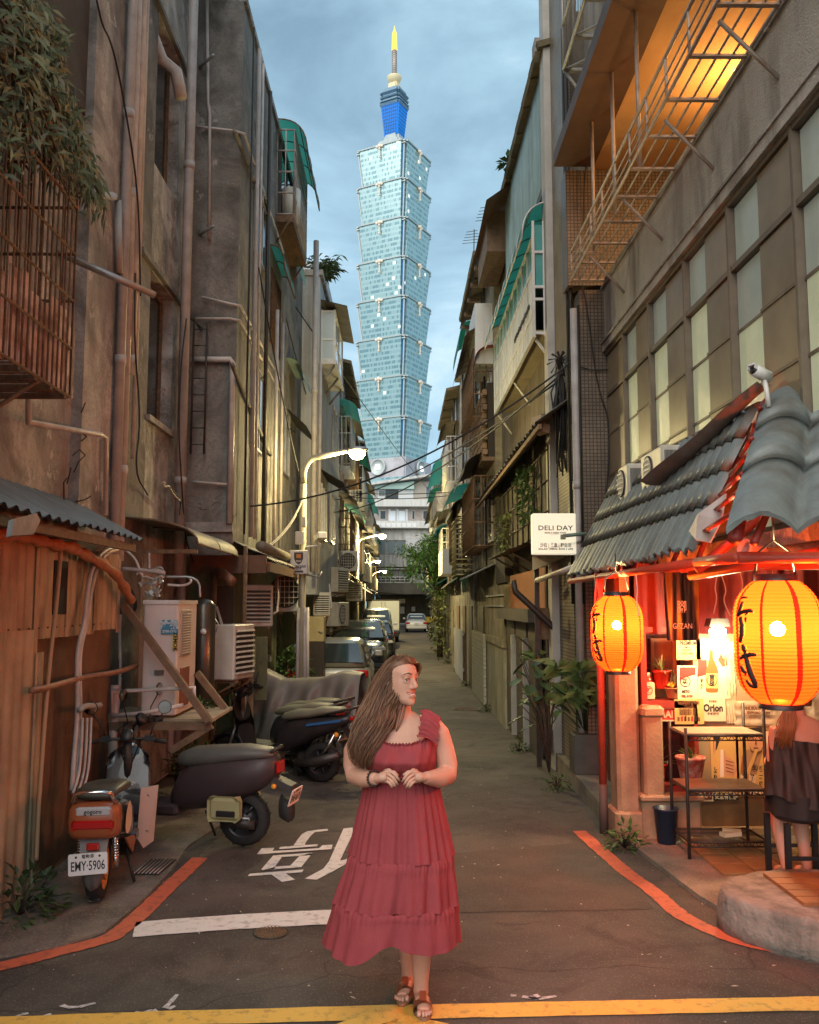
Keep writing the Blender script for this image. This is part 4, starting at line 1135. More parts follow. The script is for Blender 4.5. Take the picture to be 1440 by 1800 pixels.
# mosaic corner fin
def mosaic(name, c1, c2, grout):
    m = bpy.data.materials.new(name); m.use_nodes = True
    n, l = m.node_tree.nodes, m.node_tree.links; b = n['Principled BSDF']; b.inputs['Roughness'].default_value = .45
    tc = n.new('ShaderNodeTexCoord'); mp = n.new('ShaderNodeMapping'); mp.inputs['Rotation'].default_value = (R(90),0,0)
    sp = n.new('ShaderNodeSeparateXYZ'); cb_ = n.new('ShaderNodeCombineXYZ'); ad = n.new('ShaderNodeMath'); ad.operation = 'ADD'
    l.new(tc.outputs['Object'], sp.inputs[0]); l.new(sp.outputs[0], ad.inputs[0]); l.new(sp.outputs[1], ad.inputs[1])
    l.new(ad.outputs[0], cb_.inputs[0]); l.new(sp.outputs[2], cb_.inputs[1])
    t = n.new('ShaderNodeTexBrick'); t.offset = 0; t.inputs['Scale'].default_value = 1; t.inputs['Brick Width'].default_value = .042; t.inputs['Row Height'].default_value = .042
    t.inputs['Mortar Size'].default_value = .006; t.inputs['Color1'].default_value = (*c1,1); t.inputs['Color2'].default_value = (*c2,1); t.inputs['Mortar'].default_value = (*grout,1)
    l.new(cb_.outputs[0], t.inputs['Vector'])
    nz = n.new('ShaderNodeTexNoise'); nz.inputs['Scale'].default_value = 2; nz.inputs['Detail'].default_value = 6; l.new(tc.outputs['Object'], nz.inputs['Vector'])
    x = n.new('ShaderNodeMixRGB'); x.blend_type = 'MULTIPLY'; x.inputs[0].default_value = .8; l.new(t.outputs['Color'], x.inputs[1])
    rp = n.new('ShaderNodeValToRGB'); rp.color_ramp.elements[0].position = .3; rp.color_ramp.elements[0].color = (.35,.32,.28,1); rp.color_ramp.elements[1].position = .65
    l.new(nz.outputs['Fac'], rp.inputs[0]); l.new(rp.outputs[0], x.inputs[2]); l.new(x.outputs[0], b.inputs['Base Color'])
    bp = n.new('ShaderNodeBump'); bp.inputs['Strength'].default_value = .6; bp.inputs['Distance'].default_value = .004; bp.invert = True
    l.new(t.outputs['Fac'], bp.inputs['Height']); l.new(bp.outputs[0], b.inputs['Normal'])
    return m
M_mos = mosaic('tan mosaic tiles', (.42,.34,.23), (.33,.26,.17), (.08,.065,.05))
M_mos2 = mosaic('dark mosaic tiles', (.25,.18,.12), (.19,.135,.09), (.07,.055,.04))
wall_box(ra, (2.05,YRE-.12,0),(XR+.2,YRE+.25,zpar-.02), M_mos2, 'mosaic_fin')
wall_box(ra, (XR+.201,YRE,0),(9,YRE+.25,14), C_stucco)
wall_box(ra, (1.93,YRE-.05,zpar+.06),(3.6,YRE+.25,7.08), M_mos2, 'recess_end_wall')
# recessed upper gallery, lit inside
M_och = pm('ochre gallery render', (.48,.30,.14), .85, alt=(.36,.21,.09), scale=2, amt=.5)
wall_box(ra, (3.45,1.0,zpar),(9,YRE-.052,7.10), M_och, 'gallery_wall')
wall_box(ra, (XR-.02,1.0,zpar),(3.45,YRE-.052,zpar+.03), C_grey, 'gallery_floor')
wall_box(ra, (2.25,1.0,7.10),(9,YRE+.2,7.26), M_och, 'gallery_ceiling')
wall_box(ra, (1.78,1.0,7.085),(2.249,YRE-.12,7.25), pm('dark fascia sheet', (.10,.055,.035), .6, alt=(.06,.03,.02), scale=4, amt=.5), 'fascia')
wall_box(ra, (2.25,1.0,7.262),(9,YRE+.25,14), C_stucco)
for y0 in (3.1,5.1,7.3): side_window(ra, 3.45, -1, y0, y0+1.3, zpar+.25, 6.75, 2, M_fr, pm('lit gallery window', (.5,.35,.15), .3, emit=(1,.6,.2), estr=.8))
lp = bpy.data.lights.new('gallery_lamp', 'POINT'); lp.energy = 24; lp.color = (1,.50,.16); lp.shadow_soft_size = .12
for yy in (4.3, 8.0):
    lo = bpy.data.objects.new('gallery_lamp', lp); COL.objects.link(lo); lo.location = (3.22,yy,6.72); lo.parent = ra; lo.matrix_parent_inverse = PARENT_INV[ra.name]
for yy in (4.3, 8.0): MB().lathe([(.07,7.02),(.11,7.04),(.11,7.098)], 14, Matrix.Translation((3.3,yy,0))).build('lamp_globe', glow('warm globe', (1,.6,.25), 6), ra)
# flower rack hung along the parapet
rk = MB(); xo, zr, zt = 1.93, 5.66, 5.98
y0, y1 = 2.5, 9.72
M_rack = pm('grey painted rack', (.36,.31,.27), .5, .2, alt=(.22,.14,.09), scale=7, amt=.6)
for z in (zr,zr+.09,zr+.18,zt): rk.tube([(xo,y0,z),(xo,y1,z)], .015 if z in (zr,zt) else .008, 5)
for x in (2.02,2.12,2.22): rk.tube([(x,y0,zr),(x,y1,zr)], .009, 5)
rk.tube([(2.315,y0,zr),(2.315,y1,zr)], .018, 5)
for k in range(15):
    y = y1-.02-(y1-y0)*k/14; rk.tube([(xo,y,zr),(xo,y,zt)], .011, 5)
    rk.box((xo,y-.018,zr-.02),(2.315,y+.018,zr-.002)); rk.tube([(xo,y,zt),(2.32,y,zt)], .008, 4) if k in (0,14) else None
rk.build('flower_rack', M_rack, ra, kind='stuff')
for yy in (9.0,7.65,6.35,5.2,4.1): MB().tube([(1.99,yy,zr-.02),(XR-.0,yy-.05,zr-.43)], .015, 5).build('rack_strut', M_rack, ra)
for px, py in ((1043,330),(1078,240),(1121,150)): vpipe(ra, px, py, 2.02, .018, zr, 7.085, M_rack, (), 'gallery_post')
# steel cage hung on the floor above
cgm = pm('pale cage steel', (.46,.44,.41), .45, .3, alt=(.30,.25,.2), scale=6, amt=.5)
k0 = on_x(991,122,1.90)
cm = MB(); zc = k0.z
for z in (zc,zc+.55,zc+1.1,zc+1.7): cm.tube([(1.90,4,z),(1.90,k0.y,z)], .022, 5)
for k in range(9):
    y = k0.y-.62*k; cm.tube([(1.90,y,zc),(1.90,y,zc+1.7)], .016, 5); cm.box((1.90,y-.03,zc-.03),(2.5,y+.03,zc+.005)); 
    cm.tube([(1.90,y,zc-.01),(2.45,y-.5,zc-.01)], .018, 5)
for k in range(60): cm.tube([(1.905,k0.y-.085*k,zc),(1.905,k0.y-.085*k-.25,zc+1.7)], .005, 4)
cm.tube([(1.90,k0.y,zc),(2.2,k0.y-.05,zc-.5)], .02, 5)
cm.build('steel_cage', cgm, ra, kind='stuff')
# cables and rising pipes at the corner
for px, x, r, m, z0, z1 in ((1012,2.0,.045,M_pipe,0,5.4),(1006,1.98,.02,M_wire,2,9),(1000,1.96,.014,M_wire,2,9),(1019,2.02,.012,M_wire,2,5.4)):
    vpipe(ra, px, 700, x, r, z0, z1, m, (3.3,) if r > .04 else (), 'riser')
for pts in ([(1024,500),(1035,560),(1050,680),(1073,740),(1068,850),(1062,890)], [(1021,645),(1045,652),(1075,648)], [(1060,265),(1035,275),(1028,300),(1025,400)]):
    cable([on_y(*p, YRE-.15) for p in pts], .008, M_wire, ra)

# camera on the parapet rail and the condenser casings seen over the shop roof
cc = thing('security_camera', 'white bullet security camera mounted above the corner of the shop roof', 'security camera', on_x(1345,700,2.1))
q = on_x(1338,657,2.08)
mt = Matrix.Translation(q) @ Euler((R(-16),0,R(-62))).to_matrix().to_4x4() @ Matrix.Scale(.62,4)
b = MB(); b.tube([mt @ Vector((0,-.10,0)), mt @ Vector((0,.10,0))], .035, 12); b.build('camera_body', M_whitem, cc)
b = MB(); b.box((-.042,-.14,.028),(.042,.10,.045), mt); b.box((-.045,-.14,-.01),(-.038,.08,.04), mt); b.box((.038,-.14,-.01),(.045,.08,.04), mt); b.build('sun_hood', M_whitem, cc)
b = MB(); b.tube([mt @ Vector((0,-.102,0)), mt @ Vector((0,-.108,0))], .028, 12); b.build('lens', M_black, cc)
b = MB(); b.tube([mt @ Vector((0,.05,-.03)), q+Vector((.02,-.02,-.10)), q+Vector((.03,-.02,-.20))], .014, 6); b.build('arm', M_whitem, cc)

# ================================================================== second right house: mosaic column, white balcony, aqua cladding
rb = thing('clad_house', 'house with aqua metal cladding, mossy tiled eaves and a white enclosed balcony', 'building', (4,14,0))
XB2 = 2.06
wall_box(rb, (XB2,10.26,-.2),(9,17.8,9.3), pm('sooty brown render', (.17,.14,.105), .9, alt=(.09,.075,.055), scale=1.5, amt=.7, streak=(.05,.04,.03), samt=.6, bump=.3))
c0, c1 = on_y(975,500,11.15), on_y(1001,500,11.15)
wall_box(rb, (c0.x,10.262,-.1),(XB2+.1,11.2,13.5), M_mos, 'mosaic_column')
wall_box(rb, (c0.x-.09,11.201,-.1),(XB2,11.5,13.4), pm('pale jamb', (.50,.48,.44), .8, alt=(.3,.28,.25), scale=2, amt=.5), 'jamb')
cl0 = 7.75
b = MB(); b.grid(lambda u,v: Vector((1.95+.012*math.sin(u*60*2*math.pi), 11.5+4.4*u, cl0+1.75*v)), 361, 3); b.build('aqua_cladding', pm('aqua ribbed sheet', (.30,.42,.42), .55, alt=(.20,.27,.27), scale=3, amt=.5, streak=(.14,.13,.11), samt=.5), rb, True)
wall_box(rb, (1.97,11.51,cl0),(XB2,15.89,cl0+1.75), C_dark, 'cladding_backing')
wall_box(rb, (1.951,11.5,cl0-.10),(XB2,15.9,cl0-.002), M_dkmetal, 'eave_beam')
M_rt = pm('mossy roof tile', (.18,.135,.075), .9, alt=(.09,.075,.04), scale=4, amt=.7, vals=.3, bump=.5, bscale=30)
for k in range(19):
    y = 11.3+.25*k
    b = MB(); b.cbox((2.06,y,9.53+.01*(k%3)), (.50,.29,.085), (0,R(-16),0)); b.cbox((2.62,y,9.72), (.7,.29,.08), (0,R(-16),0)); b.build('roof_tile', M_rt, rb)
wall_box(rb, (1.80,11.25,9.42),(1.88,11.5,9.62), C_grey, 'eave_stop')
# enclosed balcony
bz0, bz1, bx0, bx1 = 5.56, 6.86, 1.75, XB2
by0, by1 = 11.42, 16.3
M_wp = pm('white balcony panel', (.66,.67,.66), .5, alt=(.50,.50,.48), scale=2, amt=.5, streak=(.32,.28,.23), samt=.5)
bl = wall_box(rb, (bx0+.02,by0,bz0),(bx1-.001,by1,bz0+.05), pm('balcony underside', (.30,.25,.15), .8, alt=(.2,.16,.1), scale=2, amt=.5), 'balcony_floor')
for k in range(10):
    y = by0+(by1-by0)*k/10
    MB().box((bx0,y+.012,bz0-.03),(bx0+.02,y+(by1-by0)/10-.012,bz0+.84)).build('balcony_panel', M_wp, rb)
r_ = MB()
for z in (bz0+.25,bz0+.84,bz1): r_.box((bx0-.012,by0,z),(bx0+.03,by1,z+.035))
for k in range(11): y = by0+(by1-by0)*k/10; r_.box((bx0-.010,y-.012,bz0-.03),(bx0+.022,y+.012,bz1))
r_.box((bx0-.012,by0-.02,bz0-.05),(bx0+.03,by1,bz0-.031))
for x in (bx0+.01,(bx0+bx1)/2,bx1-.04): r_.box((x-.018,by0-.02,bz0-.03),(x+.018,by0+.012,bz1+.25))
for z in (bz0-.01,bz0+.45,bz0+.62,bz0+1.1): r_.box((bx0,by0-.022,z),(bx1-.02,by0+.012,z+.035))
r_.build('balcony_frame', M_whitem, rb)
MB().box((bx0+.04,by0+.004,bz0+.66),(bx1-.03,by0+.010,bz1+.2)).build('pane', pm('aqua balcony glass', (.07,.28,.26), .2, alt=(.12,.38,.35), scale=3, amt=.5), rb)
for k in range(5):
    y = by0+(by1-by0)*k/5; MB().box((bx0+.012,y+.03,bz0+.9),(bx0+.018,y+(by1-by0)/5-.03,bz1-.01)).build('pane', _M['aqua balcony glass'], rb)
for y in (by0+.1,13.8,by1-.1): MB().tube([(bx1,y,bz0-.42),(bx0+.05,y,bz0-.05)], .022, 5).build('bracket', M_whitem, rb)
awning(rb, bx1, bx0-.14, by0-.05, by1+.3, bz1+.52, .50, M_teal, bow=.7, ribs=9, ribmat=M_whitem)
sc_ = MB()
for k in range(16): sc_.lathe([(.03,0),(.045,.008),(.03,.016)], 8, Matrix.Translation((bx0-.02,by0+.3+.1*k,bz0+.46+.01*math.sin(k*2))) @ Matrix.Rotation(math.pi/2,4,'Y'))
sc_.build('scroll_ornament', M_black, rb, kind='stuff')
# long eave at first floor level, vine clad trellis below
e0, e1 = on_x(1000,690,1.62), on_x(835,875,1.62)
ez = (e0.z+e1.z)/2
for k in range(5):
    y0 = 9.9+1.9*k if k else 10.3; y1 = 9.9+1.9*(k+1)-.02
    sheet(rb, (XB2,y0,ez+.30),(XB2,y1,ez+.30),(1.60,y1,ez-.03+.03*(k%2)),(1.60,y0,ez-.03+.03*(k%2)), M_tin, 'eave_sheet', 6, .012)
wall_box(rb, (1.62,10.3,ez-.12),(1.66,19.0,ez-.06), M_wood, 'eave_batten')
tl = MB()
for k in range(10): y = 11.3+.62*k; tl.tube([(1.90,y,2.9),(1.90,y,4.05)], .014, 5)
for z in (2.9,3.2,3.6,4.0): tl.tube([(1.90,11.3,z),(1.90,16.9,z)], .012, 5)
tl.build('trellis', M_dkmetal, rb, kind='stuff')
wall_box(rb, (1.92,11.25,2.95),(XB2-.002,16.2,4.0), pm('bark like cladding', (.135,.12,.085), .95, alt=(.05,.045,.035), scale=3, amt=.8, streak=(.24,.22,.17), samt=.7, sscale=(14,14,1.2), bump=.9, bscale=26), 'rough_cladding')
wall_box(rb, (1.90,16.25,2.4),(XB2-.002,17.78,4.05), pm('dark boards', (.07,.06,.045), .9, streak=(.03,.025,.02), samt=.6, sscale=(12,12,.3)), 'board_screen')
sheet(rb, (XB2,12.6,2.95),(XB2,16,2.95),(1.55,16,2.78),(1.55,12.6,2.78), M_tin, 'ledge')
for y in (13,14,15): MB().tube([(XB2,y,2.5),(1.6,y,2.77)], .015, 5).build('bracket', M_rust, rb)
wall_box(rb, (1.97,11.25,-.2),(XB2-.002,17.78,2.4), C_ochre, 'lower_render')
def vine(name, label, x, y0, y1, z0, z1, n, seed, mat, size=(.07,.13), depth=.18, cat='plant'):
    rnd = random.Random(seed); t = thing(name, label, cat, (x,(y0+y1)/2,z0)); s = MB(); f = MB()
    for k in range(max(4,n//60)):
        y = rnd.uniform(y0,y1); s.tube([(x,y,z0),(x-.02,y+rnd.uniform(-.15,.15),(z0+z1)/2),(x,y+rnd.uniform(-.3,.3),z1)], .009, 4)
    for k in range(n):
        y = rnd.gauss((y0+y1)/2,(y1-y0)/3.5); z = z0+(z1-z0)*rnd.random()**.8
        p = Vector((x-rnd.random()*depth*(1 if x>0 else -1), y, z))
        leaf_blade(f, p, rand_dir(rnd,-.8,.3)+Vector((-.3 if x>0 else .3,-.2,-.2)), rnd.uniform(*size), rnd.uniform(*size)*.55, .4)
    s.build('stem', M_bark, t, kind='stuff'); f.build('foliage', mat, t, kind='stuff'); return t
vine('climbing_plant', 'green climber hanging on the trellis above the cream shop sign', 1.9, 12.2, 13.4, 3.2, 4.0, 260, 7, M_leaf)
vine('climbing_plant', 'thin yellow green creeper on the trellis over the narrow ledge', 1.9, 15.1, 16.2, 2.9, 3.6, 150, 8, pm('yellow green leaf', (.16,.18,.05), .5, alt=(.09,.12,.03), scale=6, amt=.6))

# ground level: gate wall, posts, canopies (right hand side)
gw = thing('garden_wall', 'pale plastered garden wall with a dark coping and gate posts at the right edge of the alley', 'wall', (1.9,16,-.15))
wx = 1.84
wall_box(gw, (wx,15.9,-.3),(wx+.14,19.2,1.22), pm('damp pale plaster', (.36,.34,.26), .9, alt=(.22,.205,.14), scale=1.5, amt=.7, streak=(.12,.115,.07), samt=.6, sscale=(3,3,.8), bump=.3), 'wall_panel')
wall_box(gw, (wx-.03,15.88,1.222),(wx+.16,19.2,1.36), C_ochre, 'coping')
wall_box(gw, (wx+.001,15.9,1.362),(wx+.12,19.2,2.35), C_ochre, 'upper_boarding')
for z in (1.95,2.15): wall_box(gw, (wx-.03,15.9,z),(wx-.001,19.1,z+.03), M_steel, 'rail')
M_gate = pm('grey brown gate steel', (.11,.095,.08), .6, .2, alt=(.07,.055,.045), scale=3, amt=.6)
gt = thing('gate', 'dark steel gate leaves with pale edge posts under a heavy lintel', 'gate', (1.9,14,0))
for y0, y1 in ((14.75,15.85),(13.35,14.55),(12.2,13.15)): wall_box(gt, (wx+.03,y0,-.1),(wx+.08,y1,1.75), M_gate, 'gate_leaf')
for y in (14.66,13.25): wall_box(gt, (wx-.04,y-.05,-.1),(wx+.10,y+.05,1.5), pm('pale gate post', (.42,.40,.36), .7, alt=(.25,.23,.2), scale=4, amt=.5), 'gate_post')
wall_box(gt, (wx-.12,12.1,1.752),(wx+.20,15.88,1.93), pm('dark lintel', (.10,.085,.07), .85, alt=(.06,.05,.04), scale=3, amt=.6), 'lintel')
wall_box(gt, (wx+.1,12.0,1.931),(wx+.2,15.8,2.5), pm('terracotta infill', (.30,.12,.055), .8, alt=(.2,.08,.04), scale=3, amt=.5), 'infill_panel')
# frame of the neighbouring snack counter with its sign
fr_ = thing('counter_canopy', 'dark steel canopy frame with beige fascia below the cream sign', 'canopy', (1.75,11,0))
pp = on_z(945,1345,0.0)
MB().box((1.70,11.3,-.02),(1.76,11.36,2.56)).build('post', M_dkmetal, fr_)
MB().tube([(1.72,11.2,2.3),(1.93,9.6,2.42)], .035, 8).build('rain_pipe', M_pipeP, fr_)
MB().tube([on_y(902,1020,11.25), on_y(906,1040,11.25), on_y(990,1118,11.25), on_y(996,1130,11.25), on_y(998,1280,11.25)], .04, 8).build('drain_pipe', M_dkmetal, fr_)
sheet(fr_, on_y(936,1003,11.2), on_y(1012,968,11.2)+Vector((0,-1.0,0)), on_y(1012,945,11.2)+Vector((0,-1.0,0)), on_y(936,978,11.2), pm('beige fascia', (.48,.42,.31), .7, alt=(.33,.28,.2), scale=3, amt=.5), 'fascia')
sheet(fr_, (1.66,9.9,2.62),(1.66,11.6,2.60),(2.3,11.6,2.72),(2.3,9.9,2.75), M_tin, 'canopy_sheet')
wall_box(fr_, (1.78,11.45,1.55),(2.4,11.5,1.95), M_wood, 'crossbar')
wall_box(fr_, (1.88,11.5,.0),(2.05,11.6,2.5), pm('deep brown doorway', (.06,.04,.03), .9), 'door')
sg = thing('shop_sign', 'cream square light box sign with thin black capitals above the counter canopy', 'sign', on_y(975,975,9.9))
a, c = on_y(938,974,9.9), on_y(1013,902,9.9)
M_sgn = pm('cream sign face', (.72,.66,.50), .5, emit=(1,.9,.66), estr=.26)
b = MB(); b.bevbox(((a.x+c.x)/2,10.0,(a.z+c.z)/2), (c.x-a.x,.16,c.z-a.z), .01); b.build('sign_box', M_sgn, sg)
M_ink = pm('dark sign ink', (.02,.018,.016), .7)
sw, shh = c.x-a.x, c.z-a.z; sx = (a.x+c.x)/2
for txt, fz, size, wd in (('DELI DAY',.635,.075,.80),('MAKE A FRESH START',.52,.022,.50),('沙拉 | 餐盒 | 輕生活',.215,.052,.72),('SALAD | MEAL BOX | LIFE',.125,.024,.80)):
    t = MB(); text_on(t, txt, size, FRONT((sx+.01, 9.9165, a.z+shh*fz)), .0008, width=sw*wd); t.build('lettering', M_ink, sg)
MB().box((sx-.05,9.9165,a.z+shh*.485),(sx+.05,9.918,a.z+shh*.49)).build('lettering', M_ink, sg)
MB().tube([(c.x,10.0,a.z+shh*.7),(XB2+.05,10.0,a.z+shh*.7)], .02, 6).build('bracket', M_dkmetal, sg)

# ================================================================== the rest of both rows
def row_house(side, y0, y1, x, H, mat, name, label, seed, hood, feats):
    rnd = random.Random(seed); s = -side
    t = thing(name, label, 'house', (x+side*3,(y0+y1)/2,-.18))
    X = lambda d: x + s*d
    bx = lambda d0,d1,ya,yb,za,zb,m,n: MB().box((min(X(d0),X(d1)),ya,za),(max(X(d0),X(d1)),yb,zb)).build(n, m, t)
    if side < 0:
        bx(-6,0,y0,y1,2.25,H,mat,'wall'); bx(-6,-.85,y0,y1,-.4,2.248,C_moss if seed%2 else C_ochre,'ground_floor')
    else: bx(-6,0,y0,y1,-.4,H,mat,'wall')
    if 'tile' in feats:
        for k in range(int((y1-y0)/.5)):
            yy = y0+.5*k; b = MB(); b.cbox((X(.08),yy+.25,H+.06+.012*(k%3)),(.7,.52,.09),(0,R(14*s),0)); b.build('roof_tile', M_rt, t)
    else:
        bx(-6.02,.16,y0-.02,y1-.02,H+.001,H+.14,C_grey,'roof_edge')
    if 'box' in feats:
        bx(-2,-.3,y0+.6,y1-1.2,H+.141,H+1.2,M_tin,'roof_room')
    for fz in (3.3, 6.0):
        n = 2 if y1-y0 > 5.5 else 1
        for k in range(n):
            ya = y0+.5+(y1-y0-.8)*k/n; yb = ya+(y1-y0-1.4)/n
            side_window(t, x, s, ya, yb, fz, fz+1.25, 2, M_steel, M_glassd if rnd.random()<.7 else M_glassg)
            q = rnd.random()
            if q < .6:
                cage(t, x, X(.40), ya-.1, yb+.1, fz-.1, fz+1.35, M_rust if rnd.random()<.5 else M_whitem, .13, 3, .009)
                awning(t, X(0), X(.62), ya-.2, yb+.2, fz+1.85, .42, hood if rnd.random()<.65 else M_tin, bow=.5, waves=0 if rnd.random()<.5 else 8)
            elif q < .85:
                bx(.0,.55,ya-.1,yb+.1,fz-.35,fz+.45,rnd.choice([M_wp,C_pale,C_ochre]),'balcony_front')
                awning(t, X(0), X(.7), ya-.2, yb+.2, fz+1.75, .35, hood, bow=.5)
    for k in range(4):
        yy = y0+.2+(y1-y0-.4)*rnd.random(); 
        MB().tube([(X(.08),yy,2.7),(X(.08),yy,H-.1)], rnd.choice([.03,.045,.022]), 6).build('drain_pipe', rnd.choice([M_pipe,M_pipeP,M_dkmetal]), t)
    yy = y0+.1
    while yy < y1-.5:
        L = min(rnd.uniform(1.6,3), y1-yy-.1); z = rnd.uniform(2.5,2.9); d = rnd.uniform(.35,.75)
        sheet(t, (X(0),yy,z+.28),(X(0),yy+L,z+.28),(X(d),yy+L,z),(X(d),yy,z), rnd.choice([M_tin,M_tin,hood,pm('grey eave sheet',(.3,.3,.28))]), 'canopy', rnd.choice([0,int(L*5)]), .012)
        yy += L+.1
    for ya in (y0+.5, (y0+y1)/2+.3):
        o_ = -.85 if side < 0 else 0
        bx(o_,o_+.03,ya,ya+1.1,-.2,1.95,rnd.choice([M_gate,M_wp,C_ochre,M_wood]),'door')
    return t
LR = [(24.6,30.6,-1.84,8.85,C_grey,'narrow_house','sooty narrow left-row house just past the whitewashed one, with tiled eaves',31,M_teal,('tile',)),
      (30.6,37.4,-1.90,8.6,C_ochre,'ochre_house','ochre left-row house beside the second street lamp',32,M_green,('box',)),
      (37.4,46,-1.98,8.9,C_dark,'row_house','dark left-row house with mixed hoods in mid alley',33,M_tin,('tile',)),
      (46,56,-2.05,8.6,C_grey,'row_house','grey left-row house behind the white truck',34,M_teal,()),
      (56,70,-2.2,9.2,C_ochre,'row_house','yellowed left-row house by the third street lamp',35,M_tin,('box',)),
      (70,84.6,-2.5,9.6,C_dark,'row_house','farthest left-row house touching the closing block',36,M_green,())]
for y0,y1,x,H,m,n,lab,sd_,hd,ft in LR: row_house(-1,y0,y1,x,H,m,n,lab,sd_,hd,ft)
RRW = [(17.82,22.6,1.92,9.3,C_ochre,'brick_house','right-row house with a red hood and pierced brick screen behind the white balcony',41,M_tin,('tile',)),
       (22.6,27.6,1.86,9.0,C_grey,'awning_house','right-row house with a big ribbed turquoise hood at the top floor',42,M_teal,('box',)),
       (27.6,34.5,1.86,8.8,C_dark,'row_house','dark right-row house behind the leafy tree',43,M_tin,('tile',)),
       (34.5,43,1.95,8.5,C_white,'row_house','pale right-row house with aqua hood past the tree',44,M_teal,()),
       (43,55,2.1,8.9,C_ochre,'row_house','yellowed right-row house near the parked white sedan',45,M_green,('box',)),
       (55,70,2.3,8.6,C_dark,'row_house','far dark right-row house before the last one',46,M_tin,('tile',)),
       (70,84.6,2.8,9.2,C_grey,'row_house','farthest right-row house touching the closing block',47,M_teal,())]
for y0,y1,x,H,m,n,lab,sd_,hd,ft in RRW: row_house(1,y0,y1,x,H,m,n,lab,sd_,hd,ft)
# named pieces of the two houses behind the white balcony
bh = bpy.data.objects['brick_house']; ah = bpy.data.objects['awning_house']
M_brk = pm('weathered brick block', (.24,.15,.09), .9, alt=(.13,.085,.055), scale=6, amt=.6, vals=.25)
for i in range(11):
    for j in range(9):
        b = MB(); b.cbox((1.72,17.95+.26*i+.13*(j%2),5.1+.155*j),(.09,.17,.11)); b.build('brick', M_brk, bh)
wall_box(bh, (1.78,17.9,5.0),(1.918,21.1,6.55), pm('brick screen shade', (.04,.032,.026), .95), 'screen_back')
awning(bh, 1.92, 1.52, 17.9, 20.6, 7.35, .35, pm('red hood', (.30,.03,.025), .5), bow=.5)
wall_box(bh, (1.66,17.9,4.92),(1.918,21.1,5.0), M_wood, 'screen_ledge')
sheet(bh, (1.92,17.82,9.7),(1.92,22.5,9.7),(1.52,22.5,9.12),(1.52,17.82,9.12), M_tin, 'eave_sheet', 0)
wall_box(bpy.data.objects['clad_house'], (1.60,15.95,8.55),(2.0,17.8,9.35), M_wood, 'roof_room'); sheet(bpy.data.objects['clad_house'], (2.4,15.0,9.75),(2.4,17.8,9.75),(1.50,17.8,9.10),(1.50,15.0,9.10), pm('brown roof sheet', (.16,.085,.05), .8, alt=(.09,.05,.03), scale=3, amt=.6), 'roof_sheet')
for k in range(5): MB().box((1.54,18.0+1.0*k,9.0),(1.9,18.1+1.0*k,9.08)).build('rafter', M_wood, bh)
wall_box(bh, (1.55,18.1,7.0),(1.918,19.6,8.3), M_wp, 'window_box')
a0, a1 = on_y(797,662,25.5), on_y(826,573,23)
awning(ah, 1.86, a0.x, 23, 25.6, a1.z+.15, a1.z-a0.z, M_green, waves=9, amp=.03, bow=.7)
gcg = cage(ah, 1.86, 1.42, 22.8, 24.6, 2.75, 4.2, pm('yellowish lattice', (.42,.36,.18), .5), .12, 11, .012)  # bars have a yellowish base colour
awning(ah, 1.86, 1.25, 22.6, 24.9, 4.75, .5, pm('dark green hood', (.06,.10,.055), .5), waves=8, bow=.6)
# shutters and white fence low on the right
shut = thing('roller_shutter', 'ivory horizontal slat shutter at ground level on the right', 'shutter', (1.85,21,-.18))
for k in range(16): MB().box((1.78,19.35,-.16+.095*k),(1.84+.0,22.5,-.075+.095*k)).build('slat', pm('ivory slat', (.46,.44,.36), .6, alt=(.33,.31,.24), scale=3, amt=.5), shut)
wf = thing('white_fence', 'white vertical bar fence in front of the awning house', 'fence', (1.8,27,-.18))
for k in range(24): MB().box((1.74,25.6+.16*k,-.16),(1.77,25.66+.16*k,1.25)).build('bar', M_wp, wf)
for z in (.1,1.1): MB().box((1.772,25.5,z),(1.80,29.5,z+.06)).build('rail', M_wp, wf)
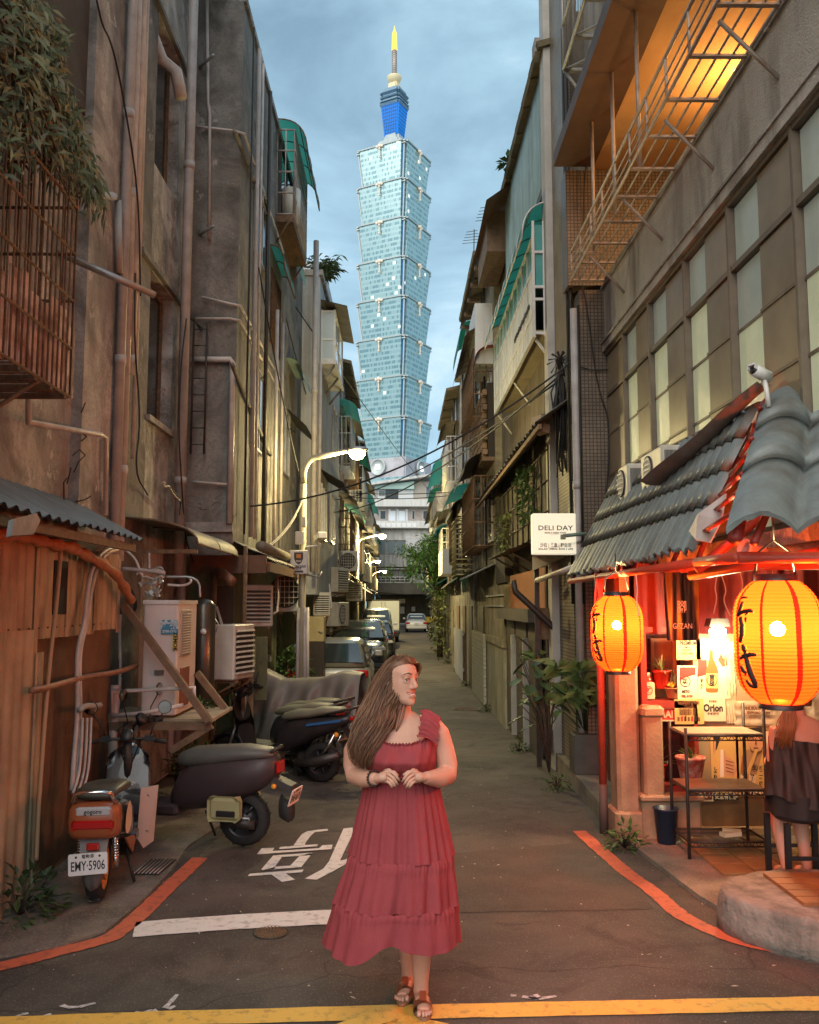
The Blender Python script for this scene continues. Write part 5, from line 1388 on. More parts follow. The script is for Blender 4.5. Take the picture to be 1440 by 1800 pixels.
# ================================================================== lantern shop on the corner
sh_ = thing('lantern_shop', 'corner eatery with grey tile-profile roof, red timber and poster covered wall', 'eatery', (2.2,7,0))
M_til = pm('grey tile profile sheet', (.21,.24,.235), .5, .15, alt=(.135,.15,.145), scale=3.5, amt=.65, streak=(.10,.075,.055), samt=.6, sscale=(5,5,.8), bump=.2, bscale=50)
M_redw = pm('red painted timber', (.26,.03,.018), .55, alt=(.20,.02,.012), scale=6, amt=.6)
M_redm = pm('red painted pipe', (.50,.06,.03), .45, alt=(.32,.07,.04), scale=8, amt=.6)
def tile_sheet(a, b, c, d, wave, rows, seed, amp=.021, name='tile_sheet', overhang=.03, step=.013):
    # a-b along the ridge, d-c along the eave; round ribs across, stepped rows down, a crumpled lower edge
    rnd = random.Random(seed); a,b,c,d = map(Vector,(a,b,c,d))
    nrm = (b-a).cross(d-a).normalized()
    if nrm.z < 0: nrm = -nrm
    W = ((b-a).length+(c-d).length)/2; n = max(2, round(W/wave)); nu = n*9+1
    jag = [rnd.uniform(-.018,.018) for _ in range(nu)]; low = [rnd.uniform(-.02,.012) for _ in range(n+2)]
    vv = []
    for r in range(rows): vv += [(r/rows-(.035 if r else 0), r), (r/rows+.001, r), ((r+.5)/rows, r), ((r+1)/rows-.0, r)]
    vs, fs = [], []
    for v, r in vv:
        fr = max(0,v*rows-r)
        for i in range(nu):
            u = i/(nu-1); p = a.lerp(b,u).lerp(d.lerp(c,u), v)
            w = amp*(abs(math.sin(u*n*math.pi))**.7*2-1)
            o = w + step*fr
            if v > .97: p = p + (d-a).normalized()*(jag[i]*.6+overhang) + Vector((0,0,low[int(u*n)]-.012*abs(math.cos(u*n*math.pi))))
            vs.append(p + nrm*o)
    for j in range(len(vv)-1):
        for i in range(nu-1): fs.append((j*nu+i, j*nu+i+1, j*nu+nu+i+1, j*nu+nu+i))
    m = MB(); m.sm = True; m._add(vs, fs)
    # rolled lip and thickness at the eave
    k0 = (len(vv)-1)*nu; lip = [Vector(vs[k0+i]) + Vector((0,0,-.022-.012*rnd.random())) - (d-a).normalized()*.012 for i in range(nu)]
    m._add([vs[k0+i] for i in range(nu)]+lip, [(i,i+1,nu+i+1,nu+i) for i in range(nu-1)])
    return m.build(name, M_til, sh_)
ridge0, ridge1 = on_x(1085,835,2.30), on_x(1325,722,2.30)
eave0, eave1 = Vector((1.80,9.42,2.335)), Vector((1.76,5.30,2.345))
for k in range(5):
    t0, t1 = k/5, (k+1)/5+.012
    tile_sheet(ridge0.lerp(ridge1,t0)+Vector((0,0,.006*k)), ridge0.lerp(ridge1,t1)+Vector((0,0,.006*k)), eave0.lerp(eave1,t1)+Vector((0,0,.006*k)), eave0.lerp(eave1,t0)+Vector((0,0,.006*k)), .172, 4, 50+k)
hr = Vector((2.22,5.28,3.28))
for k in range(5):
    x0, x1 = 0+.95*k, .95*(k+1)+.02
    tile_sheet(hr+Vector((x0*.93,.01*k,.06*(k>0)+.004*k)), hr+Vector((x1*.93,.01*k,.06+.004*k)), Vector((1.47+x1,3.98,2.37+.01*k)), Vector((1.47+x0,3.98,2.37+.01*k)), .27, 3, 60+k, .040, step=.045)
# ridge flashing, loose strip and torn sheet
rg = MB(); rg.tube([ridge0+Vector((.02,.05,.03)), ridge1+Vector((.02,-.05,.035)), hr+Vector((1.6,.03,.04))], .028, 6, flat=.6); rg.build('ridge_flashing', pm('brown flashing', (.17,.12,.09), .6, .2, alt=(.10,.065,.045), scale=5, amt=.6), sh_)
ls = MB(); A0, A1 = Vector((2.27,5.40,3.36)), on_x(1152,862,2.03)+Vector((0,0,.05))
dl = (A1-A0).normalized(); sl = dl.cross(Vector((0,0,1))).normalized(); nl = sl.cross(dl)
if nl.z < 0: nl = -nl
def strip(u, v, o=0):
    w = .05+.075*v; q = (u-.5)*2
    return A0.lerp(A1,v) + sl*w*q + nl*(.035*q*q-.012+o+.01*math.sin(v*9))
ls.grid(lambda u,v: strip(u,v), 7, 12); ls.grid(lambda u,v: strip(1-u,v,-.006), 7, 12)
ls.build('loose_flashing', pm('loose brown strip', (.23,.155,.12), .5, .1, alt=(.36,.30,.27), scale=4, amt=.6), sh_, True)
fl_ = MB(); q = [on_x(1213,935,1.72), on_x(1228,905,1.74), on_x(1278,868,1.86), on_x(1270,915,1.80), on_x(1250,955,1.73), on_x(1225,950,1.71)]
fl_.slab(q, (-.006,0,.004)); fl_.build('torn_sheet', pm('pale torn plastic', (.55,.46,.43), .5, alt=(.4,.25,.2), scale=5, amt=.6), sh_)
# bones of the roof
for k in range(9):
    t = k/8; MB().tube([ridge0.lerp(ridge1,t)+Vector((-.02,0,-.09)), eave0.lerp(eave1,t)+Vector((.02,0,-.075))], .022, 4).build('rafter', M_redw, sh_)
for k in range(6): MB().tube([hr+Vector((.25+.5*k,-.06,-.11)), Vector((1.62+.5*k,4.05,2.28))], .022, 4).build('rafter', M_redw, sh_)
MB().tube([hr+Vector((0,0,-.06)), Vector((1.52,4.02,2.29))], .035, 4).build('hip_rafter', M_redw, sh_)
for k in range(7): z = 2.42+.12*k; t = (z-2.35)/.93; MB().tube([(1.76+.52*t,5.32,z), (1.50+.7*t,4.05+1.2*t,z)], .016, 4).build('batten', M_redw, sh_)
for p, q, r in ((Vector((1.79,9.4,2.24)),Vector((1.77,5.25,2.25)),.03), (Vector((1.60,4.2,2.22)),Vector((4.2,4.2,2.22)),.032), (on_y(1215,1012,5.9),on_y(1440,972,4.8),.035), (Vector((1.77,5.3,2.2)),Vector((2.2,5.3,2.55)),.03), (Vector((1.77,5.3,2.25)),Vector((1.60,4.2,2.22)),.03), (Vector((2.3,4.2,2.2)),Vector((2.3,7.9,2.3)),.03)):
    MB().tube([p,q], r, 6).build('beam', M_redm, sh_)
pp = on_z(1060,1450,0); MB().tube([(1.785,8.02,0),(1.785,8.02,.42)], .038, 10).build('post_foot', pm('worn post foot', (.10,.07,.06), .7), sh_)
MB().tube([(1.785,8.02,.42),(1.785,8.02,2.28)], .034, 10).build('post', M_redm, sh_)
for k in range(14):
    a = Vector((1.79+.03*math.sin(k*2.1), 7.98, 2.24)); cable([a, a+Vector((-.03+.012*(k%5),-.03,-.12)), a+Vector((.04*math.sin(k),-.02,-.30-.06*math.sin(k*3)))], .006, pm('red cord', (.55,.09,.05), .6), sh_, 'cord')
# corner pillar, red corner and wall
M_stone = pm('tan cast stone', (.36,.25,.155), .75, alt=(.22,.145,.09), scale=5, amt=.7, bump=.3, bscale=40)
b = MB(); b.bevbox((1.96,7.93,.78),(.20,.30,1.56),.03); b.build('pillar', M_stone, sh_)
b = MB(); b.bevbox((1.96,7.92,.12),(.27,.36,.24),.02); b.bevbox((2.16,7.80,.56),(.17,.16,1.12),.02); b.bevbox((2.16,7.79,1.08),(.20,.18,.10),.03); b.build('pedestal', M_stone, sh_)
b = MB(); b.bevbox((2.30,7.80,.18),(.50,.20,.33),.02); b.bevbox((2.30,7.79,.365),(.54,.24,.05),.015); b.build('window_plinth', M_stone, sh_)
b = MB(); b.box((1.93,7.86,1.56),(2.02,8.0,2.3)); b.build('timber_post', pm('amber timber', (.36,.17,.07), .6, alt=(.22,.1,.04), scale=7, amt=.6), sh_)
M_wallr = pm('dark red panel', (.14,.02,.012), .7, alt=(.08,.012,.01), scale=3, amt=.6)
WY = 7.90
wb = lambda x0,x1,z0,z1,y0,y1,m,n,par=None: MB().box((x0,y0,z0),(x1,y1,z1)).build(n,m,par or sh_)
wb(2.58,4.6,.36,2.42,WY,WY+.1,pm('sheeted shop wall', (.36,.26,.14), .7, alt=(.25,.16,.08), scale=2, amt=.6),'wall')
wb(2.0,4.6,.0,.355,WY-.01,WY+.1,pm('brown skirting boards', (.18,.095,.04), .5, alt=(.10,.05,.02), scale=6, amt=.6, streak=(.06,.03,.015), samt=.6),'skirting')
wb(2.3,4.6,.02,.09,WY-.10,WY-.012,pm('worn threshold', (.36,.24,.12), .5, alt=(.2,.12,.06), scale=5, amt=.6),'threshold')
wb(1.95,2.58,.40,2.42,WY+.36,WY+.42,M_wallr,'window_back'); wb(1.90,1.95,.40,2.42,WY+.0,WY+.42,M_wallr,'window_side')
for x0,x1,z0,z1 in ((2.10,2.15,.42,1.80),(2.15,2.58,.385,.43),(2.15,2.58,1.10,1.16),(2.15,2.58,1.755,1.80),(2.55,2.585,.43,1.10)): wb(x0,x1,z0,z1,WY-.06,WY+.355,M_redw,'window_frame')
# curtain under the eave
b = MB(); b.grid(lambda u,v: Vector((2.06+1.9*u, WY-.05+.025*math.sin(u*46)+.01*math.sin(u*110), 2.36-.62*v)), 150, 5); b.build('curtain', pm('red curtain cloth', (.15,.012,.01), .8, alt=(.09,.008,.007), scale=4, amt=.5), sh_, True)

# ------------------------------------------------------------------ paper lanterns
def paper():
    m = bpy.data.materials.new('red lantern paper'); m.use_nodes = True
    n, l = m.node_tree.nodes, m.node_tree.links; n.clear()
    out = n.new('ShaderNodeOutputMaterial'); tr = n.new('ShaderNodeBsdfTranslucent'); tp = n.new('ShaderNodeBsdfTransparent'); df = n.new('ShaderNodeBsdfDiffuse')
    tr.inputs['Color'].default_value = (.26,.021,.003,1); tp.inputs['Color'].default_value = (1,.20,.035,1); df.inputs['Color'].default_value = (.14,.006,.003,1)
    rf = n.new('ShaderNodeBsdfRefraction'); rf.inputs['Color'].default_value = (.80,.30,.03,1); rf.inputs['Roughness'].default_value = .58; rf.inputs['IOR'].default_value = 1.03
    rm = n.new('ShaderNodeMixShader'); rm.inputs[0].default_value = .48; l.new(tr.outputs[0], rm.inputs[1]); l.new(rf.outputs[0], rm.inputs[2])
    a = n.new('ShaderNodeMixShader'); a.inputs[0].default_value = .35; c = n.new('ShaderNodeMixShader'); c.inputs[0].default_value = .24
    l.new(rm.outputs[0], a.inputs[1]); l.new(df.outputs[0], a.inputs[2]); l.new(a.outputs[0], c.inputs[1]); l.new(tp.outputs[0], c.inputs[2]); l.new(c.outputs[0], out.inputs[0])
    return m
M_paper = paper()
def paper_dark():
    m = bpy.data.materials.new('lantern seam paper'); m.use_nodes = True
    n, l = m.node_tree.nodes, m.node_tree.links; n.clear()
    out = n.new('ShaderNodeOutputMaterial'); tr = n.new('ShaderNodeBsdfTranslucent'); df = n.new('ShaderNodeBsdfDiffuse')
    tr.inputs['Color'].default_value = (.05,.001,.0006,1); df.inputs['Color'].default_value = (.08,.002,.0015,1); a = n.new('ShaderNodeMixShader'); a.inputs[0].default_value = .5
    l.new(tr.outputs[0], a.inputs[1]); l.new(df.outputs[0], a.inputs[2]); l.new(a.outputs[0], out.inputs[0]); return m
M_seam = paper_dark()
LW, LH = .200, .585
def lrad(t):                     # barrel profile, t from 0 at the bottom to 1 at the top
    q = abs(2*t-1); return LW*(1-.50*q**4.4)
def lantern(loc, label, rz, turn):
    t = thing('paper_lantern', label, 'lantern', loc, 'red paper lanterns hung from the eave', rz, local=True)
    N, K = 96, 34*6
    m = MB(); m.sm = True
    vs, fs = [], []
    for j in range(K+1):
        v = j/K; rib = .0035*abs(math.sin(v*34*math.pi))
        for i in range(N):
            a = 2*math.pi*i/N; vs.append(((lrad(v)+rib)*math.cos(a), (lrad(v)+rib)*math.sin(a), -LH/2+LH*v))
    for j in range(K):
        for i in range(N):
            fs.append((j*N+i, j*N+(i+1)%N, (j+1)*N+(i+1)%N, (j+1)*N+i))
    m._add(vs, fs)
    m.m = [1 if (k % N) in (0,1,12,24,25,36,48,49,60,72,73,84) and 1 else 0 for k in range(len(fs))]
    m.build('paper_shade', [M_paper, M_seam], t)
    for nm, z, r, h in (('bottom_ring',-LH/2-.026,.100,.036),('top_ring',LH/2-.008,.100,.04)):
        MB().lathe([(r,z),(r,z+h),(r-.012,z+h),(r-.012,z)], 32, None, False).build(nm, M_black, t)
    MB().lathe([(.098,-LH/2-.004),(.001,-LH/2-.004)], 32, None, False).build('base_light_stop', M_seam, t)  # disc added to stop the bulb's light spilling out below
    MB().tube([(-.10,0,LH/2+.03),(-.08,0,LH/2+.14),(0,0,LH/2+.2),(.08,0,LH/2+.14),(.10,0,LH/2+.03)], .006, 5).build('hanger', M_black, t)
    MB().tube([(0,0,LH/2+.2),(0,0,LH/2+.34)], .006, 5).build('cord', M_black, t)
    bu = MB(); bu.lathe([(.002,-.022),(.015,-.015),(.02,0),(.017,.015),(.012,.03),(.012,.09)], 14, Matrix.Translation((0,0,.06))); pass
    st = MB()
    def S_(x, y):                # stroke points read off the paper, x across and y down the barrel
        v = 1-(y-240)/1420; r = lrad(max(.02,min(.98,v)))+.007
        s = max(-.985, min(.985, (x-820)/500*LW/r)); ph = math.asin(s)-math.pi/2+turn
        return Vector((r*math.cos(ph), r*math.sin(ph), -LH/2+LH*v))
    for pts, w in (([(425,445),(460,430),(500,440)],16), ([(445,480),(420,560),(380,645)],24), ([(380,650),(430,605),(510,585),(560,600)],28), ([(540,570),(510,600),(470,640)],14), ([(415,660),(432,760),(425,860),(402,950)],34), ([(475,660),(474,720)],16),
                   ([(432,975),(455,1060)],34), ([(395,1140),(440,1105),(520,1085),(580,1085)],30), ([(455,1060),(478,1180),(510,1300),(550,1400),(556,1460)],40), ([(556,1460),(500,1435),(455,1380)],26), ([(400,1220),(425,1270),(455,1300)],30), ([(455,1300),(440,1330)],16)):
        P_ = [S_(*p) for p in pts]
        Q = [P_[0]]
        for a, b_ in zip(P_[:-1],P_[1:]): Q += [a.lerp(b_,.33), a.lerp(b_,.67), b_]
        nq = len(Q); st.tube(Q, [w/500*LW*.85*(.75+.35*math.sin(3.14*i/(nq-1))) for i in range(nq)], 6)
    st.build('brush_lettering', pm('black brush ink', (.012,.006,.005), .7), t, kind='stuff')
    L = bpy.data.lights.new('lantern_light', 'POINT'); L.energy = 150; L.color = (1,.62,.26); L.shadow_soft_size = .034
    lo = bpy.data.objects.new('lantern_light', L); COL.objects.link(lo); lo.parent = t; lo.location = (0,0,.06)
    return t
lantern(on_y(1085,1113,7.05), 'smaller looking far red paper lantern hanging by the red post', 0, -R(20))
lantern(on_y(1368,1128,4.32), 'big near red paper lantern in front of the seated person', 0, -R(23))

# ------------------------------------------------------------------ lamp, banner, posters
lm = thing('shop_lamp', 'bare bright shop lamp under a small dark shade above the bottle poster', 'lamp', (2.86,7.62,1.7))
lc = on_y(1262,1112,7.62)
b = MB(); b.slab([(lc.x-.09,7.56,lc.z+.05),(lc.x+.09,7.56,lc.z+.05),(lc.x+.07,7.56,lc.z+.12),(lc.x-.07,7.56,lc.z+.12)], (0,.14,0)); b.build('lamp_shade', M_black, lm)
b = MB(); b.bevbox((lc.x,7.62,lc.z),(.13,.08,.08),.02); b.build('bulb', glow('hot white bulb', (1,.86,.60), 24), lm)
L = bpy.data.lights.new('shop_light', 'POINT'); L.energy = 36; L.color = (1,.72,.38); L.shadow_soft_size = .06
lo = bpy.data.objects.new('shop_light', L); COL.objects.link(lo); lo.location = (lc.x,7.50,lc.z-.02); lo.parent = lm; lo.matrix_parent_inverse = PARENT_INV[lm.name]
M_amb = pm('amber poster paper', (.62,.42,.14), .5, alt=(.5,.3,.09), scale=4, amt=.5)
M_crm = pm('cream poster paper', (.66,.56,.38), .5, alt=(.55,.42,.25), scale=5, amt=.4)
M_foil = pm('crumpled foil sheet', (.62,.52,.36), .3, .3, alt=(.42,.3,.16), scale=9, amt=.6, bump=.9, bscale=14)
M_redi = pm('red print', (.50,.03,.02), .6); M_brn = pm('brown print', (.16,.07,.03), .6); M_skin2 = pm('printed skin', (.55,.30,.16), .6); M_prw = pm('white print', (.7,.66,.58), .6)
def poster(name, label, x0, y0, x1, y1, mat, Y=WY-.012, cat='poster', group=None):
    a, c = on_y(x0,y1,Y), on_y(x1,y0,Y)
    o = MB().box((a.x,Y,a.z),(c.x,Y+.008,c.z)).build(name, mat); tag(o, label, cat, group)
    return o, a, c
LAY = [0]
def prt(o, mb, mat, name='print'): return mb.build(name, mat, o)
def shape(o, Y, pts, mat, name='print', lift=1):
    return MB().poly([on_y(x,y,Y-.0015*lift) for x,y in pts]).build(name, mat, o)
def words(o, Y, body, cx, cy, hpx, mat, wpx=None, lift=2, bold=.002, name='lettering', vert=False):
    p = on_y(cx,cy,Y-.0015*lift); s = Y/FPX
    t = MB()
    if vert:
        for i, ch in enumerate(body): text_on(t, ch, hpx*s, FRONT(on_y(cx,cy+hpx*1.12*i,Y-.0015*lift)), bold)
    else: text_on(t, body, hpx*s*1.35, FRONT(p), bold, width=wpx*s if wpx else None)
    return t.build(name, mat, o)
def circ(o, Y, cx, cy, rx, ry, mat, lift=1, name='print', hole=None, n=24):
    P_ = [(cx+rx*math.cos(6.2832*i/n), cy+ry*math.sin(6.2832*i/n)) for i in range(n)]
    if not hole: return shape(o, Y, P_, mat, name, lift)
    I = [(cx+(rx-hole)*math.cos(6.2832*i/n), cy+(ry-hole)*math.sin(6.2832*i/n)) for i in range(n)]
    m = MB(); m._add([on_y(x,y,Y-.0015*lift) for x,y in P_+I], [(i,(i+1)%n,n+(i+1)%n,n+i) for i in range(n)]); return m.build(name, mat, o)
Y1 = WY-.012
o,_,_ = poster('poster', 'small yellow poster with a black heading just under the black banner', 1190,1120,1231,1160, M_amb)
words(o,Y1,'PREMIUM',1210,1131,7,M_ink,30); words(o,Y1,'No.1',1208,1138,3,M_ink,8); words(o,Y1,'SUNTORY',1208,1143,3,M_brn,16); words(o,Y1,'TOKYO BEER',1208,1149,4,M_brn,22)
o,_,_ = poster('poster', 'framed red and white card with a ringed character', 1192,1170,1226,1229, M_crm)
shape(o,Y1,[(1195,1173),(1223,1173),(1223,1186),(1208,1190),(1195,1196)],M_redi); circ(o,Y1,1205,1198,9.5,9.5,M_ink,2,hole=1.5); words(o,Y1,'以',1204,1198,8,M_ink,9); words(o,Y1,'MITO',1206,1216,5,M_ink,14); words(o,Y1,'TEL 0120',1208,1224,4,M_brn,20)
o,_,_ = poster('poster', 'bright poster of a brown bottle marked with two characters', 1227,1122,1282,1228, pm('pale poster paper', (.72,.60,.38), .5, alt=(.6,.42,.2), scale=6, amt=.5))  # paper has a pale base colour with amber patches
shape(o,Y1,[(1227,1160),(1243,1160),(1243,1186),(1227,1190)],M_redi)
shape(o,Y1,[(1248,1143),(1253,1143),(1254,1158),(1260,1170),(1263,1180),(1263,1214),(1261,1217),(1243,1217),(1241,1214),(1241,1180),(1244,1170),(1247,1158)],pm('bottle brown print',(.30,.10,.03),.3),'print',2)
shape(o,Y1,[(1242,1184),(1262,1184),(1262,1210),(1242,1210)],M_amb,'print',3); circ(o,Y1,1252,1196,9.3,10.5,M_ink,4,hole=1.2); words(o,Y1,'黄',1252,1191,8,M_ink,9,5); words(o,Y1,'桜',1252,1201,8,M_ink,9,5); words(o,Y1,'京都麦酒',1234,1196,4,M_ink,None,2,vert=True)
shape(o,Y1,[(1262,1160),(1268,1148),(1272,1158),(1277,1150),(1280,1170),(1270,1172)],M_brn)
o,_,_ = poster('menu_board', 'amber menu board with small print beside the cream blackletter sheet', 1187,1229,1237,1273, M_amb, WY-.06,'menu board')
words(o,WY-.06,'本日のおすすめ',1211,1236,5,M_brn,38); words(o,WY-.06,'ビール',1212,1242,5,M_brn,15)
for k in range(4): words(o,WY-.06,'枝豆 焼鳥 餃子 冷奴 唐揚',1209,1247+3*k,2.2,M_brn,30)
for k in range(7): shape(o,WY-.06,[(1191+6*k,1268),(1195+6*k,1268),(1195+6*k,1261-2*(k%3)),(1191+6*k,1260)],[M_brn,M_redi,M_ink][k%3],'print')
o,_,_ = poster('poster', 'cream sheet with one large black word in blackletter', 1236,1225,1275,1268, M_crm, WY-.03)
words(o,WY-.03,'オリオン',1253,1233,3,M_brn,14); words(o,WY-.03,'Orion',1254,1245,13,M_ink,34,2,.004); words(o,WY-.03,'オリオンビール',1254,1255,3.5,M_ink,20)
for k in range(3):
    o = MB(); 
    x0,x1 = (1278,1290) if k==0 else ((1291,1362) if k==1 else (1362,1442)); y0,y1 = (1128,1272) if k==0 else ((1232,1276) if k==1 else (1130,1276))
    a, c = on_y(x0,y1,Y1), on_y(x1,y0,Y1)
    o.grid(lambda u,v: Vector((a.x+(c.x-a.x)*u, Y1-.006*math.sin(u*23+v*9)-.006*math.sin(v*17), a.z+(c.z-a.z)*v)), 24, 14)
    q = o.build('poster', M_foil, None, True); tag(q, ['narrow crinkled foil strip between the bottle poster and the next sheet','crinkled foil banner with small brown print above the man poster','crinkled foil sheet behind the big lantern'][k], 'poster')
    if k == 1: words(q,Y1-.016,'KIMURA DRINK',1330,1246,5,M_brn,50); words(q,Y1-.016,'SAPPORO JAPAN',1334,1253,4,M_brn,40)
o,_,_ = poster('poster', 'tall amber poster with a hand and dark hair behind the wire rack', 1252,1280,1297,1394, M_amb)
shape(o,Y1,[(1254,1281),(1262,1281),(1266,1300),(1260,1318),(1254,1322)],M_ink); shape(o,Y1,[(1255,1300),(1259,1304),(1258,1322),(1254,1328)],M_skin2,'print',2)
shape(o,Y1,[(1266,1328),(1274,1318),(1277,1330),(1283,1332),(1292,1340),(1296,1352),(1290,1366),(1272,1360)],M_skin2)
for k in range(4): shape(o,Y1,[(1276,1336+6*k),(1290,1340+6*k),(1290,1341.5+6*k),(1276,1338+6*k)],M_brn,'print',2)
shape(o,Y1,[(1267,1318),(1272,1318),(1273,1366),(1266,1366)],M_prw,'print',2); words(o,Y1,'しあわせ',1258,1352,6,M_ink,None,2,vert=True); words(o,Y1,'乾杯',1268,1372,6,M_ink,None,2,vert=True)
o,_,_ = poster('poster', 'amber poster of a dark haired man holding a slim board over a black caption', 1297,1278,1346,1400, M_amb)
shape(o,Y1,[(1301,1362),(1304,1330),(1312,1318),(1330,1316),(1340,1324),(1330,1362)],pm('printed shirt',(.36,.22,.11),.6))
shape(o,Y1,[(1313,1290),(1318,1286),(1340,1286),(1345,1292),(1344,1310),(1338,1320),(1330,1324),(1322,1320),(1315,1310)],M_skin2,'print',2)
shape(o,Y1,[(1311,1284),(1316,1279),(1340,1278),(1348,1284),(1348,1302),(1344,1306),(1343,1294),(1338,1289),(1324,1290),(1316,1291),(1315,1302),(1312,1296)],M_ink,'print',3)
for pts in ([(1318,1296),(1326,1294),(1326,1295.5),(1318,1298)],[(1333,1295),(1341,1297),(1341,1298.5),(1333,1296.5)],[(1319,1300),(1325,1299),(1325,1301.5),(1319,1301.5)],[(1334,1300),(1340,1301),(1340,1302.5),(1334,1302)],[(1324,1314),(1334,1314),(1332,1316.5),(1326,1316.5)],[(1328,1302),(1330,1302),(1331,1309),(1327,1309.5)],[(1318,1312),(1322,1319),(1330,1322),(1338,1319),(1342,1311),(1340,1322),(1330,1327),(1320,1322)]): shape(o,Y1,pts,M_brn,'print',4)
shape(o,Y1,[(1328,1316),(1333,1318),(1318,1362),(1311,1360)],M_amb,'print',5); shape(o,Y1,[(1306,1328),(1309,1328),(1310,1338),(1312,1345),(1312,1360),(1303,1360),(1303,1345),(1305,1338)],pm('bottle brown print',(.30,.10,.03)),'print',5)
circ(o,Y1,1327,1350,5.5,6.5,M_ink,5,hole=.8); words(o,Y1,'生',1327,1350,6,M_ink,7,5)
for cx in (1308,1323): shape(o,Y1,[(cx-6,1362),(cx+6,1362),(cx+5,1383),(cx-5,1383)],M_crm,'print',5); words(o,Y1,'発',cx,1367,7,M_ink,8,6); words(o,Y1,'泡',cx,1376,5,M_ink,6,6)
words(o,Y1,'新・一番搾り',1338,1350,6.2,M_ink,None,5,vert=True)
shape(o,Y1,[(1303,1386),(1344,1386),(1344,1398),(1303,1398)],M_ink,'print',5); words(o,Y1,'後不開車',1324,1392,8,M_crm,36,6)
o,_,_ = poster('poster', 'black caption strip reading a safety slogan behind the rack', 1254,1394,1298,1407, M_ink, WY-.02); words(o,WY-.02,'安全有保障',1277,1400.5,8,M_crm,40)
o,_,_ = poster('sign_plate', 'small framed sign with dark red characters low on the wall', 1194,1383,1254,1409, M_crm, WY-.02,'sign'); shape(o,WY-.02,[(1196,1391),(1252,1391),(1252,1406),(1196,1406)],pm('maroon print',(.16,.03,.02)),'print',1); words(o,WY-.02,'いざよい',1224,1398.5,10,M_crm,50)
o,_,_ = poster('price_card', 'pale upright card leaning right of the man poster', 1346,1286,1356,1410, M_crm, WY-.03,'card')
# black noren strip
bn_ = MB(); a, c = on_y(1171,1126,7.25), on_y(1226,1006,7.25)
bn_.grid(lambda u,v: Vector((a.x+(c.x-a.x)*(u*(1-.06*(1-v))+.03*(1-v)), 7.25+.02*math.sin(u*9+v*2)+.012*math.sin(u*23), a.z+(c.z-a.z)*v)), 26, 12)
bn = bn_.build('black_banner', pm('black banner cloth', (.022,.018,.016), .45, alt=(.06,.03,.02), scale=3, amt=.5), None, True); tag(bn, 'long black cloth banner with pale characters hung under the eave', 'banner')
words(bn,7.21,'腳',1199,1068,17,M_prw,16,1,.0005); words(bn,7.21,'GEZAN',1200,1101,10,M_prw,34,1,0)

# ------------------------------------------------------------------ window niche goods
def pot_plant(name, label, base, r, h, mat, n, L, W, leaf, seed, el=(.1,.95), cat='potted plant', bend=.6):
    rnd = random.Random(seed); t = thing(name, label, cat, base); B_ = Matrix.Translation(Vector(base))
    MB().lathe([(r*.68,0),(r*.72,.004),(r,h*.9),(r*1.06,h*.9),(r*1.06,h),(r*.92,h),(r*.9,h*.88)], 20, B_).build('pot', mat, t)
    MB().lathe([(r*.9,h*.86),(.001,h*.87)], 16, B_, False).build('soil', M_soil, t)
    for k in range(n):
        el_ = rnd.uniform(*el); az = 6.283*k/n*1.618*3; d = Vector((math.cos(az)*math.cos(el_*1.5), math.sin(az)*math.cos(el_*1.5), math.sin(el_*1.5)))
        l_ = L*rnd.uniform(.7,1.1); p = Vector(base)+Vector((0,0,h*.9)); s = d.cross(Vector((0,0,1))).normalized(); vs=[]
        for q in range(5):
            f = q/4; c_ = p + d*l_*f + Vector((0,0,-bend*l_*f*f*.6)); w = W*(.4+1.2*f-1.6*f*f)*.9
            vs += [c_-s*w, c_+Vector((0,0,-w*.4)), c_+s*w]
        m = MB(); m._add(vs, [(3*q+i,3*q+i+1,3*q+4+i,3*q+3+i) for q in range(4) for i in range(2)]); m.build('leaf', leaf, t, True)
    return t
M_potr = pm('red glazed pot', (.45,.03,.02), .3); M_potc = pm('clay pot', (.36,.15,.07), .7)
M_leafs = pm('striped leaf', (.16,.22,.07), .45, alt=(.30,.32,.14), scale=18, amt=.6)
pot_plant('spider_plant', 'spider plant in a red glazed pot on the niche shelf', on_y(1164,1210,8.02)+Vector((0,0,0)), .082, .16, M_potr, 26, .25, .012, M_leafs, 1)
pot_plant('flower_pot', 'clay pot of yellow flowers beside the spider plant', on_y(1182,1227,7.93), .06, .09, M_potc, 18, .10, .02, pm('yellow petals', (.65,.50,.08), .6), 2, (.3,1))
pot_plant('agave_plant', 'striped agave in a red pot in the lower niche', on_y(1155,1372,8.0), .09, .15, M_potr, 22, .30, .018, M_leafs, 3)
pot_plant('spiky_plant', 'spiky dark plant in a pot wrapped in red striped cloth', on_y(1215,1372,7.72), .12, .20, pm('red striped wrap', (.50,.07,.05), .8, alt=(.62,.5,.4), scale=16, amt=.8), 26, .22, .010, M_leaf, 4, (.2,1))
bxx = thing('gift_box', 'cream box with a red ringed mark on the niche shelf', 'box', on_y(1140,1228,7.9)); a, c = on_y(1131,1229,7.9), on_y(1151,1200,7.9)
MB().box((a.x,7.9,a.z),(c.x,7.98,c.z)).build('carton', M_crm, bxx); m = MB(); s = 7.9/FPX
b = circ(bxx,7.9,1141,1214,6.5,8,M_redi,1,'mark',1.4); words(bxx,7.9,'味',1141,1214,7,M_redi,8,2)
jr = thing('sweet_jar', 'glass jar of red sweets behind the cream box', 'jar', on_y(1139,1200,8.05)); q = on_y(1139,1226,8.05)
MB().lathe([(.045,0),(.05,.02),(.05,.16),(.035,.19)], 14, Matrix.Translation(q)).build('jar_body', pm('red sweets glass', (.5,.05,.03), .15), jr); MB().lathe([(.04,.19),(.04,.22)], 14, Matrix.Translation(q)).build('lid', M_crm, jr)
